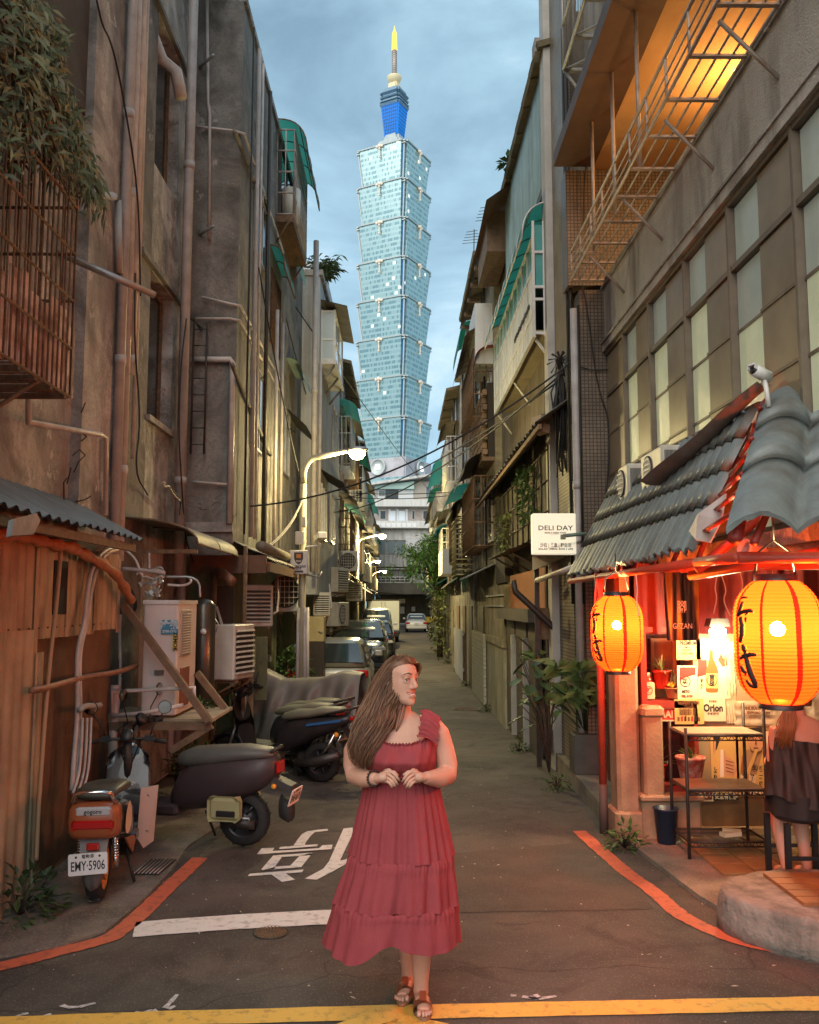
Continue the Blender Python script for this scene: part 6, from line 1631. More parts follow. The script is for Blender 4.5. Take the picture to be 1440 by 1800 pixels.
pf = thing('picture_frame', 'tan framed picture standing at the back of the niche', 'picture', on_y(1168,1225,8.2)); a, c = on_y(1146,1225,8.2), on_y(1187,1122,8.2)
fm = MB()
for x0,x1,z0,z1 in ((a.x,a.x+.03,a.z,c.z),(c.x-.03,c.x,a.z,c.z),(a.x+.03,c.x-.03,c.z-.03,c.z)): fm.box((x0,8.18,z0),(x1,8.21,z1))
fm.build('frame', pm('tan frame', (.40,.20,.08), .5), pf); MB().box((a.x+.03,8.2,a.z),(c.x-.03,8.205,c.z-.03)).build('picture', pm('brown picture', (.2,.09,.04), .4, alt=(.32,.16,.07), scale=6, amt=.6), pf)
ns = thing('red_name_board', 'red board with pale stencilled letters under the niche shelf', 'sign', on_y(1160,1270,7.86)); a, c = on_y(1132,1268,7.86), on_y(1186,1243,7.86)
MB().box((a.x,7.86,a.z),(c.x,7.88,c.z)).build('board', M_redi, ns); words(ns,7.86,'UNAAI',1160,1256,13,M_crm,46,1)
for z in (a.z,c.z-.012): MB().box((a.x,7.852,z),(c.x,7.8595,z+.012)).build('trim', M_crm, ns)
# wire rack
rk = thing('wire_rack', 'black wire shelving rack standing on the shop terrace', 'rack', (2.5,7.4,.03))
xa, xb, ya, yb = 2.24, 2.86, 7.10, 7.52
for x, y, top in ((xa,ya,1.03),(xb,ya,1.18),(xa,yb,1.03),(xb,yb,1.18)): MB().tube([(x,y,.035),(x,y,top)], .014, 8).build('leg', M_dkmetal, rk)
for z in (.16,.55,.97):
    m = MB()
    for y in (ya,yb): m.tube([(xa,y,z),(xb,y,z)], .009, 5); m.tube([(xa,y,z-.035),(xb,y,z-.035)], .006, 5)
    for x in (xa,xb): m.tube([(x,ya,z),(x,yb,z)], .009, 5)
    for k in range(13): y = ya+(yb-ya)*k/12; m.tube([(xa,y,z+.004),(xb,y,z+.004)], .003, 4)
    for k in range(24): x = xa+(xb-xa)*k/24; m.tube([(x,ya-.002,z-.035 if k%2 else z),(x+(xb-xa)/24,ya-.002,z if k%2 else z-.035)], .003, 4)
    m.build('wire_shelf', M_dkmetal, rk, kind='stuff')
    if z > .5: MB().box((xa+.01,ya+.01,z+.008),(xb-.01,yb-.01,z+.016)).build('shelf_sheet', pm('worn shelf sheet', (.30,.24,.16), .5, alt=(.18,.13,.08), scale=6, amt=.6), rk)
gl_ = MB(); gl_.cbox((2.62,7.25,.185),(.16,.07,.03),(0,0,.3)); gl_.cbox((2.66,7.33,.185),(.14,.06,.03),(0,0,-.3)); tag(gl_.build('work_gloves', M_crm), 'pair of pale work gloves on the lowest wire shelf', 'gloves')
bk_ = thing('bucket', 'dark blue bucket beside the wire rack', 'bucket', (2.20,7.62,.04)); MB().lathe([(.075,.04),(.10,.31),(.106,.31),(.106,.32),(.095,.32),(.07,.05)], 22, Matrix.Translation((2.20,7.56,0))).build('pail', pm('dark blue plastic', (.02,.045,.09), .4), bk_); MB().tube([(2.1,7.56,.31),(2.13,7.54,.22),(2.2,7.50,.19),(2.27,7.54,.22),(2.30,7.56,.31)], .004, 4).build('handle', M_steel, bk_)
# eave gadgets
sp_ = thing('clamp_spotlight', 'pinkish clamp spotlight fixed to the red beam between the lanterns', 'spotlight', on_y(1322,985,5.0)); q = on_y(1325,968,5.0)
m_ = Matrix.Translation(q) @ Euler((R(80),0,R(-70))).to_matrix().to_4x4(); MB().lathe([(.03,-.08),(.045,-.06),(.05,.04),(.058,.07),(.05,.075),(.04,.04)], 16, m_).build('lamp_body', pm('dusty pink plastic', (.45,.22,.18), .5), sp_); MB().tube([q, q+Vector((.01,.0,-.08))], .01, 5).build('clamp', M_black, sp_)
for k,(x,y,dx) in enumerate(((1118,1010,2),(1268,1010,8),(1262,1006,-6),(1300,1000,5),(1360,985,-3))):
    p = on_y(x,y,5.6); cable([p, p+Vector((dx*.004,0,-.1)), p+Vector((dx*.001,.01,-.16)), p+Vector((dx*.006,0,-.26))], .004, M_wirew, sh_, 'loose_wire')
arm = MB(); arm.tube([on_y(990,942,9.4), on_y(1030,938,9.4)], .022, 6); arm.cbox(on_y(990,944,9.4),(.05,.04,.05)); tag(arm.build('green_pipe_end', pm('green pipe', (.14,.2,.15), .5)), 'green pipe stub poking out from the roof edge in front of the cream sign', 'pipe')
# ================================================================== scooters
def oring(y, zc, hw, hh, n=18, e=2.6, lean=0.0):
    P_ = []
    for i in range(n):
        a = 2*math.pi*i/n; c, s = math.cos(a), math.sin(a)
        x = hw*math.copysign(abs(c)**(2/e), c); z = hh*math.copysign(abs(s)**(2/e), s)
        P_.append(Vector((x, y+lean*z, zc+z)))
    return P_
def oloft(st, e=2.6, n=18, lean=0.0):
    m = MB(); m.loft([oring(*s, n=n, e=e, lean=lean) for s in st]); return m
M_tyre = M_blackr
M_rim = pm('dark alloy rim', (.06,.06,.062), .4, .6)
M_chrome = pm('chrome', (.62,.62,.62), .15, 1.0)
M_mirror = pm('mirror glass', (.55,.55,.55), .05, 1.0)
M_tail = pm('red tail lens', (.40,.01,.01), .15, coat=.5)
M_amber = pm('amber lens', (.75,.25,.02), .2, emit=(1,.35,.03), estr=.05)
M_plate = pm('white number plate', (.72,.70,.68), .5)
def wheel(t, y, r, w=.055, rim=None, x=0.0):
    mt = Matrix.Translation((x,y,r)) @ Matrix.Rotation(math.pi/2,4,'Y')
    m = MB(); m.lathe([(r*.66,-w),(r*.88,-w),(r*.98,-w*.6),(r,0),(r*.98,w*.6),(r*.88,w),(r*.66,w)], 32, mt, False); ty = m.build('tyre', M_tyre, t)
    g = MB()
    for k in range(32): a = 6.283*k/32; g.cbox((x+(w*.4 if k%2 else -w*.4), y+math.cos(a)*r*.985, r+math.sin(a)*r*.985), (w*.8,.010,.012), (a+math.pi/2,0,0))
    g.build('tread', M_black, ty, kind='stuff')
    m = MB(); m.lathe([(r*.68,-w*.9),(r*.60,-w*.8),(r*.55,-w*.2),(.05,-w*.2),(.04,-w*1.0),(.001,-w*1.0)], 24, mt, False); m.lathe([(r*.68,w*.9),(r*.60,w*.8),(r*.55,w*.2),(.05,w*.2),(.04,w*1.0),(.001,w*1.0)], 24, mt, False)
    for k in range(6):
        a = 6.283*k/6
        for s in (-1,1): m.tube([(x+s*w*.55,y+math.cos(a)*.03,r+math.sin(a)*.03),(x+s*w*.6,y+math.cos(a+.15)*r*.62,r+math.sin(a+.15)*r*.62)], .011, 5)
    m.build('rim', rim or M_rim, t)
def plate_at(t, c, up, right, w, h, big, small=None, mat=None):
    m = face_mtx(c, right, up); b = MB(); b.bevbox((0,0,0),(w,h,.006),.008,None); b.v = [tuple(m @ Vector(v)) for v in b.v]
    p = b.build('number_plate', mat or M_plate, t)
    tx = MB(); text_on(tx, big, h*.62, m @ Matrix.Translation((0,-h*.10,.0046)), .0012, width=w*.86)
    if small: text_on(tx, small, h*.20, m @ Matrix.Translation((0,h*.34,.0046)), .0004)
    for s in (-1,1): tx.lathe([(h*.055,0),(h*.055,.002)], 10, m @ Matrix.Translation((s*w*.3,h*.34,.004)))
    tx.build('plate_lettering', M_ink, p); return p
def steering(t, y, zt, body, mirror_h=.22, w=.32):
    m = MB(); m.tube([(-w,y-.05,zt-.02),(-w*.55,y,zt),(0,y+.02,zt+.0),(w*.55,y,zt),(w,y-.05,zt-.02)], .013, 8); hb = m.build('handlebar', M_dkmetal, t)
    for s in (-1,1):
        MB().tube([(s*w*.72,y-.025,zt-.008),(s*w*1.02,y-.052,zt-.02)], .019, 10).build('grip', M_blackr, hb)
        b = MB(); b.cbox((s*w*.56,y-.0,zt+.005),(.07,.05,.05)); b.tube([(s*w*.62,y+.04,zt),(s*w*.98,y+.03,zt-.03)], .006, 5); b.build('brake_lever', M_black, hb)
        b = MB(); b.tube([(s*w*.58,y,zt+.02),(s*w*.66,y+.01,zt+mirror_h*.5),(s*w*.92,y-.01,zt+mirror_h)], .006, 6); b.lathe([(.001,-.012),(.05,-.010),(.058,0),(.054,.006)], 20, Matrix.Translation((s*w*.95,y-.02,zt+mirror_h+.045)) @ Matrix.Rotation(math.pi/2,4,'X') , False)
        mi = b.build('mirror', M_black, t)
        b = MB(); b.lathe([(.052,.0065),(.001,.0075)], 20, Matrix.Translation((s*w*.95,y-.02,zt+mirror_h+.045)) @ Matrix.Rotation(math.pi/2,4,'X'), False); b.build('mirror_glass', M_mirror, mi)
    b = MB(); b.lathe([(.001,-.02),(.055,-.02),(.06,.01),(.045,.03),(.001,.03)], 14, Matrix.Translation((0,y-.02,zt+.03)) @ Matrix.Rotation(R(60),4,'X')); b.build('dash_display', M_black, t)
    c = MB()
    for s in (-1,1): c.tube([(s*w*.5,y+.03,zt),(s*.1,y+.09,zt-.02),(s*.03,y+.06,zt-.2)], .005, 5)
    c.build('brake_cable', M_black, t)
def electric_scooter(name, label, loc, rz, paint, seat_mat, kind, plate, scale=1.0, small=None):
    t = thing(name, label, 'scooter', loc, 'scooters parked against the left wall', rz, local=True); t.scale = (scale,)*3
    wheel(t, 0, .225, .052, pm('orange rim', (.55,.24,.06), .4) if kind == 'boxy' else None); wheel(t, 1.24, .225, .048)
    shell = pm('black gloss shell', (.018,.017,.02), .25, coat=.4)
    if kind == 'boxy':
        oloft([(-.24,.60,.13,.07),(-.21,.60,.165,.115),(-.05,.57,.175,.135),(.18,.53,.18,.15),(.40,.47,.17,.15),(.55,.42,.14,.12),(.60,.38,.11,.06)], 4.5).build('rear_body', shell, t)
        oloft([(-.255,.605,.135,.09),(-.225,.605,.172,.125),(-.15,.60,.182,.135),(-.12,.60,.178,.13)], 4.5).build('tail_shell', paint, t)
        b = MB(); b.bevbox((0,-.252,.585),(.29,.03,.07),.02); b.build('tail_light', M_tail, t)
        b = MB(); b.bevbox((0,-.240,.675),(.25,.04,.065),.015); bb = b.build('badge_panel', pm('silver panel', (.55,.54,.55), .35, .5), t)
        x = MB(); text_on(x, 'gogoro', .042, FRONT((0,-.2615,.675)), .001); x.build('badge_lettering', M_ink, bb)
        oloft([(-.20,.765,.12,.02),(-.10,.785,.15,.035),(.15,.77,.16,.045),(.38,.74,.15,.045),(.50,.71,.10,.025)], 3).build('seat', seat_mat, t)
        b = MB(); b.tube([(-.145,-.10,.70),(-.145,-.24,.745),(-.12,-.27,.80),(-.07,-.285,.815),(.07,-.285,.815),(.12,-.27,.80),(.145,-.24,.745),(.145,-.10,.70)], .014, 8); b.build('grab_rail', M_chrome, t)
        for s in (-1,1):
            sh2 = MB(); sh2.tube([(s*.115,-.06,.50),(s*.125,-.02,.24)], .014, 8)
            for k in range(9): sh2.lathe([(.024,0),(.028,.007),(.024,.014)], 10, Matrix.Translation((s*(.116+.001*k),-.055+.003*k,.47-.020*k)), False)
            sh2.tube([(s*.121,-.035,.33),(s*.125,-.02,.23)], .022, 8); sh2.build('shock_absorber', M_chrome, t)
        b = MB(); b.slab([(-.10,-.17,.50),(.10,-.17,.50),(.085,-.22,.34),(-.085,-.22,.34)], (0,.03,.0)); b.build('plate_bracket', pm('grey bracket', (.2,.18,.17), .6), t)
        b = MB(); b.bevbox((0,-.225,.43),(.085,.02,.05),.008); b.build('reflector', M_tail, t)
        plate_at(t, (-.02,-.262,.325), (0,.06,1), (1,0,.05), .265, .145, plate, small)
        b = oloft([(-.235,.22,.03,.09),(-.20,.25,.075,.12),(-.12,.33,.08,.13),(-.02,.42,.06,.06)], 2.2); b.build('mudguard', pm('grey mudguard', (.10,.09,.085), .6), t)
        pn = MB(); pn.slab([(.176,.00,.43),(.176,.36,.36),(.165,.50,.30),(.165,.40,.22),(.176,.16,.33)], (.012,0,0)); pn.build('side_skirt', pm('rust orange skirt', (.30,.11,.05), .5), t)
        # plain pale sticker on the flank instead of the cartoon
        st = MB(); st.poly([(.1855,.11+.13*math.cos(6.2832*k/20)*(1-.25*math.sin(6.2832*k/20)),.555+.115*math.sin(6.2832*k/20)) for k in range(20)]); st.build('pale_sticker', pm('pale sticker', (.66,.48,.36), .5), t)
    else:
        oloft([(-.31,.66,.05,.05),(-.28,.66,.115,.10),(-.15,.62,.165,.155),(.05,.57,.185,.20),(.28,.53,.19,.225),(.46,.49,.18,.21),(.57,.44,.155,.17),(.63,.38,.12,.10)], 2.5).build('rear_body', paint, t)
        oloft([(-.27,.765,.07,.018),(-.20,.775,.13,.045),(0,.77,.165,.07),(.25,.74,.175,.085),(.47,.72,.165,.085),(.575,.70,.12,.06),(.60,.70,.08,.03)], 2.6).build('seat', seat_mat, t)
        b = MB(); b.bevbox((0,-.315,.665),(.16,.03,.10),.02); b.build('tail_light', M_tail, t)
        b = MB(); b.tube([(-.06,-.22,.76),(-.06,-.30,.82),(0,-.325,.835),(.06,-.30,.82),(.06,-.22,.76)], .016, 8); b.build('grab_rail', M_dkmetal, t)
        b = MB(); b.slab([(-.07,-.22,.56),(.07,-.22,.56),(.07,-.44,.47),(-.07,-.44,.47)], (0,0,.05)); b.build('tail_fender', pm('dark fender', (.05,.045,.045), .5), t)
        plate_at(t, (0,-.452,.43), (0,-.32,1), (1,0,0), .24, .14, plate, '電動車', pm('pinkish number plate', (.74,.60,.54), .5))
        oloft([(-.43,.30,.06,.07),(-.40,.30,.07,.09),(-.33,.34,.07,.10)], 2.2).build('mudflap', M_blackr, t)
        for s in (-1,1):
            b = MB(); b.bevbox((s*.19,.10,.335),(.045,.30,.20),.04); q = b.build('footrest_cover', pm('olive cream cover', (.36,.33,.17), .45), t) if s < 0 else b.build('footrest_cover', pm('olive cream cover', (.36,.33,.17), .45), t)
            b = MB(); b.bevbox((s*.215,.08,.30),(.02,.17,.05),.012); b.build('footrest', M_black, q)
            b = MB(); b.tube([(s*.09,-.13,.20),(s*.10,.12,.21)], .045, 10); b.build('swing_arm', M_dkmetal, t)
            b = MB(); b.tube([(s*.105,-.09,.20),(s*.115,-.09,.25),(s*.115,.10,.25),(s*.105,.10,.20),(s*.105,-.09,.20)], .012, 6); b.build('arm_trim', M_steel, t)
            b = MB(); b.lathe([(.018,0),(.022,.02)], 10, Matrix.Translation((s*.12,-.30,.52)) @ Matrix.Rotation(math.pi/2,4,'Y')); b.build('indicator', M_amber, t)
        MB().tube([(.06,.0,.50),(.10,-.02,.24)], .02, 8).build('shock_absorber', M_dkmetal, t)
    b = MB(); b.bevbox((0,.80,.29),(.33,.50,.10),.03); b.build('floorboard', paint if kind != 'boxy' else shell, t)
    oloft([(.98,.34,.16,.06),(1.02,.42,.19,.12),(1.05,.58,.20,.20),(1.09,.74,.18,.16),(1.11,.86,.10,.06)], 3.2, lean=.22).build('leg_shield', shell if kind == 'boxy' else pm('black leg shield', (.022,.02,.022), .4), t)
    lg = MB(); lg.lathe([(.030,0),(.030,.002),(.022,.002)], 18, Matrix.Translation((.06,.955,.62)) @ Matrix.Rotation(math.pi/2,4,'X'), False); lg.lathe([(.014,0),(.014,.003),(.006,.003)], 12, Matrix.Translation((.06,.95,.62)) @ Matrix.Rotation(math.pi/2,4,'X'), False); lg.build('ring_emblem', M_steel, t)
    if kind == 'boxy':
        b = MB(); b.slab([(.17,.72,.64),(.30,.78,.65),(.27,.80,.20),(.20,.74,.16),(.15,.72,.25)], (0,.012,0)); sp2 = b.build('side_panel', pm('dusty pink panel', (.50,.36,.30), .5), t)
        for z in (.58,.30): MB().lathe([(.012,0),(.012,.004)], 10, Matrix.Translation((.225,.747,z)) @ Matrix.Rotation(math.pi/2,4,'X')).build('screw', M_steel, sp2)
    b = MB()
    for s in (-1,1): b.tube([(s*.07,1.24,.225),(s*.06,1.12,.60)], .016, 8)
    b.tube([(0,1.12,.58),(0,1.04,.98)], .035, 8); b.build('fork', M_dkmetal, t)
    oloft([(1.05,.40,.055,.04),(1.15,.46,.07,.04),(1.28,.48,.07,.03),(1.42,.43,.06,.03),(1.48,.36,.03,.03)], 2.2).build('front_fender', paint, t)
    MB().lathe([(.085,-.03),(.08,.02),(.05,.045),(.001,.05)], 16, Matrix.Translation((0,1.16,.86)) @ Matrix.Rotation(-math.pi/2,4,'X')).build('headlight', M_mirror, t)
    steering(t, 1.02, .99, paint)
    MB().tube([(.12,.42,.24),(.20,.36,.01)], .013, 6).build('side_stand', M_dkmetal, t)
    return t
M_orange = pm('orange scooter paint', (.31,.085,.03), .3, coat=.5)
M_plum = pm('dark plum matt paint', (.040,.026,.030), .45, alt=(.06,.04,.04), scale=3, amt=.4)
M_seatg = pm('grey vinyl seat', (.10,.098,.088), .5, alt=(.075,.07,.06), scale=8, amt=.5, bump=.08, bscale=160)
M_seatk = pm('olive black seat', (.05,.048,.035), .45, alt=(.075,.07,.05), scale=6, amt=.5)
p = gp(160, 1598, 0)
electric_scooter('electric_scooter', 'orange and black electric scooter seen from behind with white plate EMY·5906', (p.x,p.y+.12,.02), R(7), M_orange, M_seatk, 'boxy', 'EMY·5906', .93, '電動車')
p = gp(433, 1490, 0)
electric_scooter('electric_scooter', 'dark plum electric scooter parked side-on with a grey seat behind the orange one', (p.x-.02,p.y+.02,.012), R(76), M_plum, M_seatg, 'round', 'ENE·0675', .98)

def petrol_scooter(label, loc, rz, accent, seat):
    t = thing('petrol_scooter', label, 'scooter', loc, 'scooters parked against the left wall', rz, local=True)
    blk = pm('scuffed black panels', (.022,.02,.022), .35, alt=(.05,.04,.04), scale=5, amt=.4)
    wheel(t, 0, .225, .05); wheel(t, 1.26, .225, .048)
    oloft([(-.42,.74,.02,.02),(-.34,.72,.09,.05),(-.15,.66,.135,.09),(.1,.60,.15,.13),(.32,.54,.15,.17),(.48,.48,.13,.17),(.56,.42,.09,.10)], 2.6, lean=.1).build('rear_body', blk, t)
    for s in (-1,1):
        st = MB(); st.slab([(s*.125,-.34,.735),(s*.15,.12,.66),(s*.155,.12,.635),(s*.13,-.30,.70)], (s*.012,0,0)); st.build('side_stripe', accent, t)
        MB().tube([(s*.10,-.22,.56),(s*.11,-.02,.25)], .022, 8).build('shock_absorber', M_chrome, t)
        MB().lathe([(.024,0),(.028,.02),(.02,.03)], 12, Matrix.Translation((s*.13,-.26,.56)) @ Matrix.Rotation(s*math.pi/2,4,'Y')).build('indicator', M_amber, t)
    oloft([(-.34,.81,.05,.015),(-.25,.82,.11,.035),(-.02,.80,.14,.055),(.12,.765,.145,.05),(.32,.745,.15,.06),(.46,.72,.11,.045),(.52,.70,.06,.02)], 2.6).build('seat', seat, t)
    MB().tube([(-.11,-.10,.77),(-.12,-.34,.83),(-.07,-.47,.865),(.07,-.47,.865),(.12,-.34,.83),(.11,-.10,.77)], .015, 8).build('grab_rail', M_dkmetal, t)
    b = MB(); b.bevbox((0,-.41,.735),(.18,.05,.055),.015); b.build('tail_light', M_tail, t)
    b = MB(); b.slab([(-.07,-.30,.62),(.07,-.30,.62),(.08,-.50,.40),(-.08,-.50,.40)], (0,.04,.02)); b.build('tail_fender', blk, t)
    plate_at(t, (0,-.505,.50), (0,-.45,1), (1,0,0), .25, .14, 'MKX·2687')
    b = MB(); b.tube([(.09,.34,.24),(.13,.05,.24)], .075, 12); b.tube([(.13,.06,.25),(.135,-.20,.32)], .055, 12); b.build('engine_case', pm('oily engine metal', (.10,.085,.075), .5, .4, alt=(.05,.04,.035), scale=9, amt=.6), t)
    b = MB(); b.tube([(-.10,.30,.20),(-.15,.02,.24),(-.15,-.30,.34)], [.03,.055,.045], 12); b.build('exhaust', pm('dark exhaust', (.07,.06,.055), .45, .5), t)
    b = MB(); b.bevbox((0,.80,.27),(.32,.46,.12),.03); b.build('floorboard', pm('grey footboard', (.16,.155,.13), .6), t)
    oloft([(.96,.34,.13,.06),(1.02,.46,.18,.14),(1.06,.62,.19,.20),(1.10,.78,.16,.14),(1.12,.88,.09,.05)], 3.0, lean=.25).build('leg_shield', blk, t)
    oloft([(1.13,.86,.05,.05),(1.10,.93,.12,.07),(1.03,.98,.13,.06),(.98,1.0,.08,.03)], 2.4).build('head_cowl', blk, t)
    MB().lathe([(.08,-.02),(.07,.03),(.001,.045)], 14, Matrix.Translation((0,1.17,.88)) @ Matrix.Rotation(-math.pi/2,4,'X')).build('headlight', M_mirror, t)
    b = MB()
    for s in (-1,1): b.tube([(s*.07,1.26,.225),(s*.06,1.13,.60)], .017, 8)
    b.tube([(0,1.12,.58),(0,1.05,.95)], .035, 8); b.build('fork', M_steel, t)
    oloft([(1.02,.36,.05,.04),(1.14,.46,.07,.05),(1.28,.49,.07,.035),(1.44,.43,.06,.03),(1.52,.34,.03,.03)], 2.2).build('front_fender', blk, t)
    steering(t, 1.03, 1.02, blk, .24, .33)
    MB().tube([(.10,.40,.22),(.16,.40,.02),(.22,.44,.012)], .014, 6).build('side_stand', M_dkmetal, t)
    return t
p = gp(568, 1376, 0)
sc1 = petrol_scooter('black petrol scooter with a blue side stripe, nearest of the three by the covered one', (p.x-.02,p.y+.05,ground_z(p.y)), R(66), pm('blue stripe', (.03,.12,.30), .35), pm('olive grey seat', (.20,.19,.13), .5, alt=(.13,.12,.085), scale=5, amt=.5))
copy_tree(sc1, (p.x-.20,p.y+.62,ground_z(p.y+.6)), R(60), 'black petrol scooter squeezed between the blue striped one and the cover')
copy_tree(sc1, (-1.05,p.y+1.35,ground_z(p.y+1.3)), R(64), 'petrol scooter hidden mostly under the grey cover')
copy_tree(sc1, (1.95,58,-.18), R(200), 'far scooter by the right wall near the white sedan')
# grey cover thrown over a parked scooter
cv = MB(); cp0 = Vector((-2.62,p.y+2.1,0)); cp1 = Vector((-.50,p.y+1.5,0)); ax = (cp1-cp0).normalized(); sd_ = Vector((-ax.y,ax.x,0))
def cover(u, v):
    # u along the scooter, v across: a ridge that sags between the handlebars and the tail
    q = u*(cp1-cp0).length; ridge = 1.42-.32*min(1,max(0,(u-.20)/.30))**.8 + .12*math.exp(-((u-.93)/.16)**2)
    if u < .2: ridge = .90+.44*(u/.2)**.7
    s = (v-.5)*2; drop = abs(s)**1.25; foldn = .075*math.sin(u*27+s*4)*abs(s) + .055*math.sin(u*58-s*6)*abs(s) + .05*noise.noise(Vector((u*7,s*3,5)))
    z = ridge*(1-drop) + .16*drop + .02*noise.noise(Vector((u*9,v*5,2)))
    w = (.05+.36*abs(s)**.7)*(.85+.3*math.sin(u*3.1))
    return cp0 + ax*q + sd_*(w*math.copysign(1,s)+foldn) + Vector((0,0,ground_z(cp0.y)+z-.05*abs(math.sin(u*23))*abs(s)))
cv.grid(cover, 130, 61)
co = cv.build('scooter_cover', pm('grey nylon cover', (.155,.135,.115), .5, alt=(.11,.10,.085), scale=4, amt=.4, bump=.15, bscale=12), None, True)
tag(co, 'crumpled grey nylon cover draped over a scooter beside the lamp post', 'cover')

# ================================================================== cars
M_glassc = pm('car glass', (.03,.036,.04), .05, spec=1.0, coat=.5)
def car(name, label, cat, loc, rz, paint, L, W, H, hood, cab0, cab1, roof0, roof1, belt, rear_face=True, plate='', bump=.0, group=None):
    # nose towards +y; y=0 at the rear bumper. hood = bonnet height, cab0/cab1 = feet of the glasshouse, roof0/roof1 = ends of the roof
    t = thing(name, label, cat, loc, group, rz, local=True); w = W/2
    def ring(y, z0, z1, hw, n=20):
        return oring(y, (z0+z1)/2, hw, (z1-z0)/2, n, 4.6)
    rearz = belt-.02 if cab0 < .35 else belt-.08
    st = [(0,.42,rearz-.22,w*.84),(.05,.30,rearz-.06,w*.93),(.25,.24,rearz,w*.98),(cab0+.2,.20,belt,w),(L*.5,.20,belt,w),(cab1-.1,.20,belt-.0,w),(cab1+.35,.22,hood,w*.99),(L-.35,.24,hood-.06,w*.96),(L-.12,.28,hood-.16,w*.88),(L-.02,.36,hood-.30,w*.74)]
    m = MB(); m.loft([ring(*s) for s in st]); m.build('body', paint, t)
    # glasshouse
    def gring(y0, y1, hw0, hw1, z0, z1, n=6):
        return None
    g = MB(); hw1 = w*.74
    A_ = [(-w*.93,cab0,belt-.05),(w*.93,cab0,belt-.05),(w*.93,cab1,belt-.05),(-w*.93,cab1,belt-.05)]
    Bm = [(-w*.86,cab0+(roof0-cab0)*.55,belt+(H-belt)*.55),(w*.86,cab0+(roof0-cab0)*.55,belt+(H-belt)*.55),(w*.86,cab1+(roof1-cab1)*.55,belt+(H-belt)*.55),(-w*.86,cab1+(roof1-cab1)*.55,belt+(H-belt)*.55)]
    C_ = [(-hw1,roof0,H-.06),(hw1,roof0,H-.06),(hw1,roof1,H-.06),(-hw1,roof1,H-.06)]
    D_ = [(-hw1*.86,roof0+.12,H-.012),(hw1*.86,roof0+.12,H-.012),(hw1*.86,roof1-.12,H-.012),(-hw1*.86,roof1-.12,H-.012)]
    E_ = [(-hw1*.4,roof0+.35,H),(hw1*.4,roof0+.35,H),(hw1*.4,roof1-.35,H),(-hw1*.4,roof1-.35,H)]
    def dens(Q):
        out = []
        for a, b in zip(Q, Q[1:]+Q[:1]):
            for k in range(5): out.append(Vector(a).lerp(Vector(b),k/5))
        # soften corners
        return [ (out[i-1]*.18+out[i]*.64+out[(i+1)%len(out)]*.18) for i in range(len(out))]
    g.loft([dens(q) for q in (A_,Bm,C_,D_,E_)]); g.build('cabin', paint, t)
    def pane(quad, nm, push, inset=.08):
        c_ = sum((Vector(q) for q in quad), Vector())/4; P_ = [Vector(q).lerp(c_, inset) for q in quad]
        n_ = (P_[1]-P_[0]).cross(P_[3]-P_[0]).normalized()
        if n_.dot(Vector(push)) < 0: n_ = -n_
        P_ = [q + n_*.035 for q in P_]
        return MB().slab(P_, -n_*.03).build(nm, M_glassc, t)
    lo_, hi_ = .12, .96
    L3 = lambda a, b, f: Vector(a).lerp(Vector(b), f)
    pane([L3(A_[0],C_[0],lo_),L3(A_[1],C_[1],lo_),L3(A_[1],C_[1],hi_),L3(A_[0],C_[0],hi_)], 'rear_window', (0,-1,.3))
    pane([L3(A_[3],C_[3],lo_),L3(A_[2],C_[2],lo_),L3(A_[2],C_[2],hi_),L3(A_[3],C_[3],hi_)], 'windscreen', (0,1,.3), .06)
    for s, a, b in ((-1,0,3),(1,1,2)):
        for f0, f1 in ((.05,.48),(.52,.95)):
            q = [L3(L3(A_[a],C_[a],.16),L3(A_[b],C_[b],.16),f0),L3(L3(A_[a],C_[a],.16),L3(A_[b],C_[b],.16),f1),L3(L3(A_[a],C_[a],.92),L3(A_[b],C_[b],.92),f1),L3(L3(A_[a],C_[a],.92),L3(A_[b],C_[b],.92),f0)]
            pane(q, 'side_window', (s,0,0), .03)
    # wheels
    r = .32
    for s in (-1,1):
        for y in (L*.19, L*.81):
            mt = Matrix.Translation((s*(w-.10),y,r)) @ Matrix.Rotation(math.pi/2,4,'Y')
            b = MB(); b.lathe([(r*.62,-.11),(r*.93,-.11),(r,-.07),(r,.07),(r*.93,.11),(r*.62,.11)], 26, mt, False); wh = b.build('tyre', M_tyre, t)
            b = MB(); b.lathe([(r*.64,.10*s),(r*.56,.08*s),(.07,.05*s),(.05,.10*s),(.001,.10*s)], 20, mt, False)
            for k in range(5): a = 6.283*k/5; b.cbox((s*(w-.10)+.085*s,y+math.cos(a)*r*.34,r+math.sin(a)*r*.34),(.02,.05,r*.5),(a-math.pi/2,0,0))
            b.build('rim', M_steel, wh)
            b = MB(); b.lathe([(r*1.12,-.04),(r*1.12,.04)], 26, Matrix.Translation((s*(w-.03),y,r)) @ Matrix.Rotation(math.pi/2,4,'Y'), True); b.build('wheel_arch', M_blackr, t)
        b = MB(); b.bevbox((s*(w+.10),cab1-.35,belt+.08),(.20,.10,.13),.03); b.build('wing_mirror', paint, t)
        b = MB(); b.bevbox((s*w*.78,.03,rearz-.16),(w*.36,.10,.15),.03); b.build('tail_light', M_tail, t)
        b = MB(); b.bevbox((s*w*.72,L-.10,hood-.22),(w*.42,.20,.11),.03); b.build('headlight', pm('headlight glass', (.45,.46,.45), .08, spec=.9), t)
    b = MB(); b.bevbox((0,L-.04,hood-.30),(w*1.0,.10,.20),.03); b.build('grille', M_black, t)
    b = MB(); b.bevbox((0,L-.06,.36),(W*.9,.16,.16),.04); b.build('front_bumper', M_black, t); b = MB(); b.bevbox((0,.04,.38),(W*.92,.16,.20),.04); b.build('rear_bumper', paint, t)
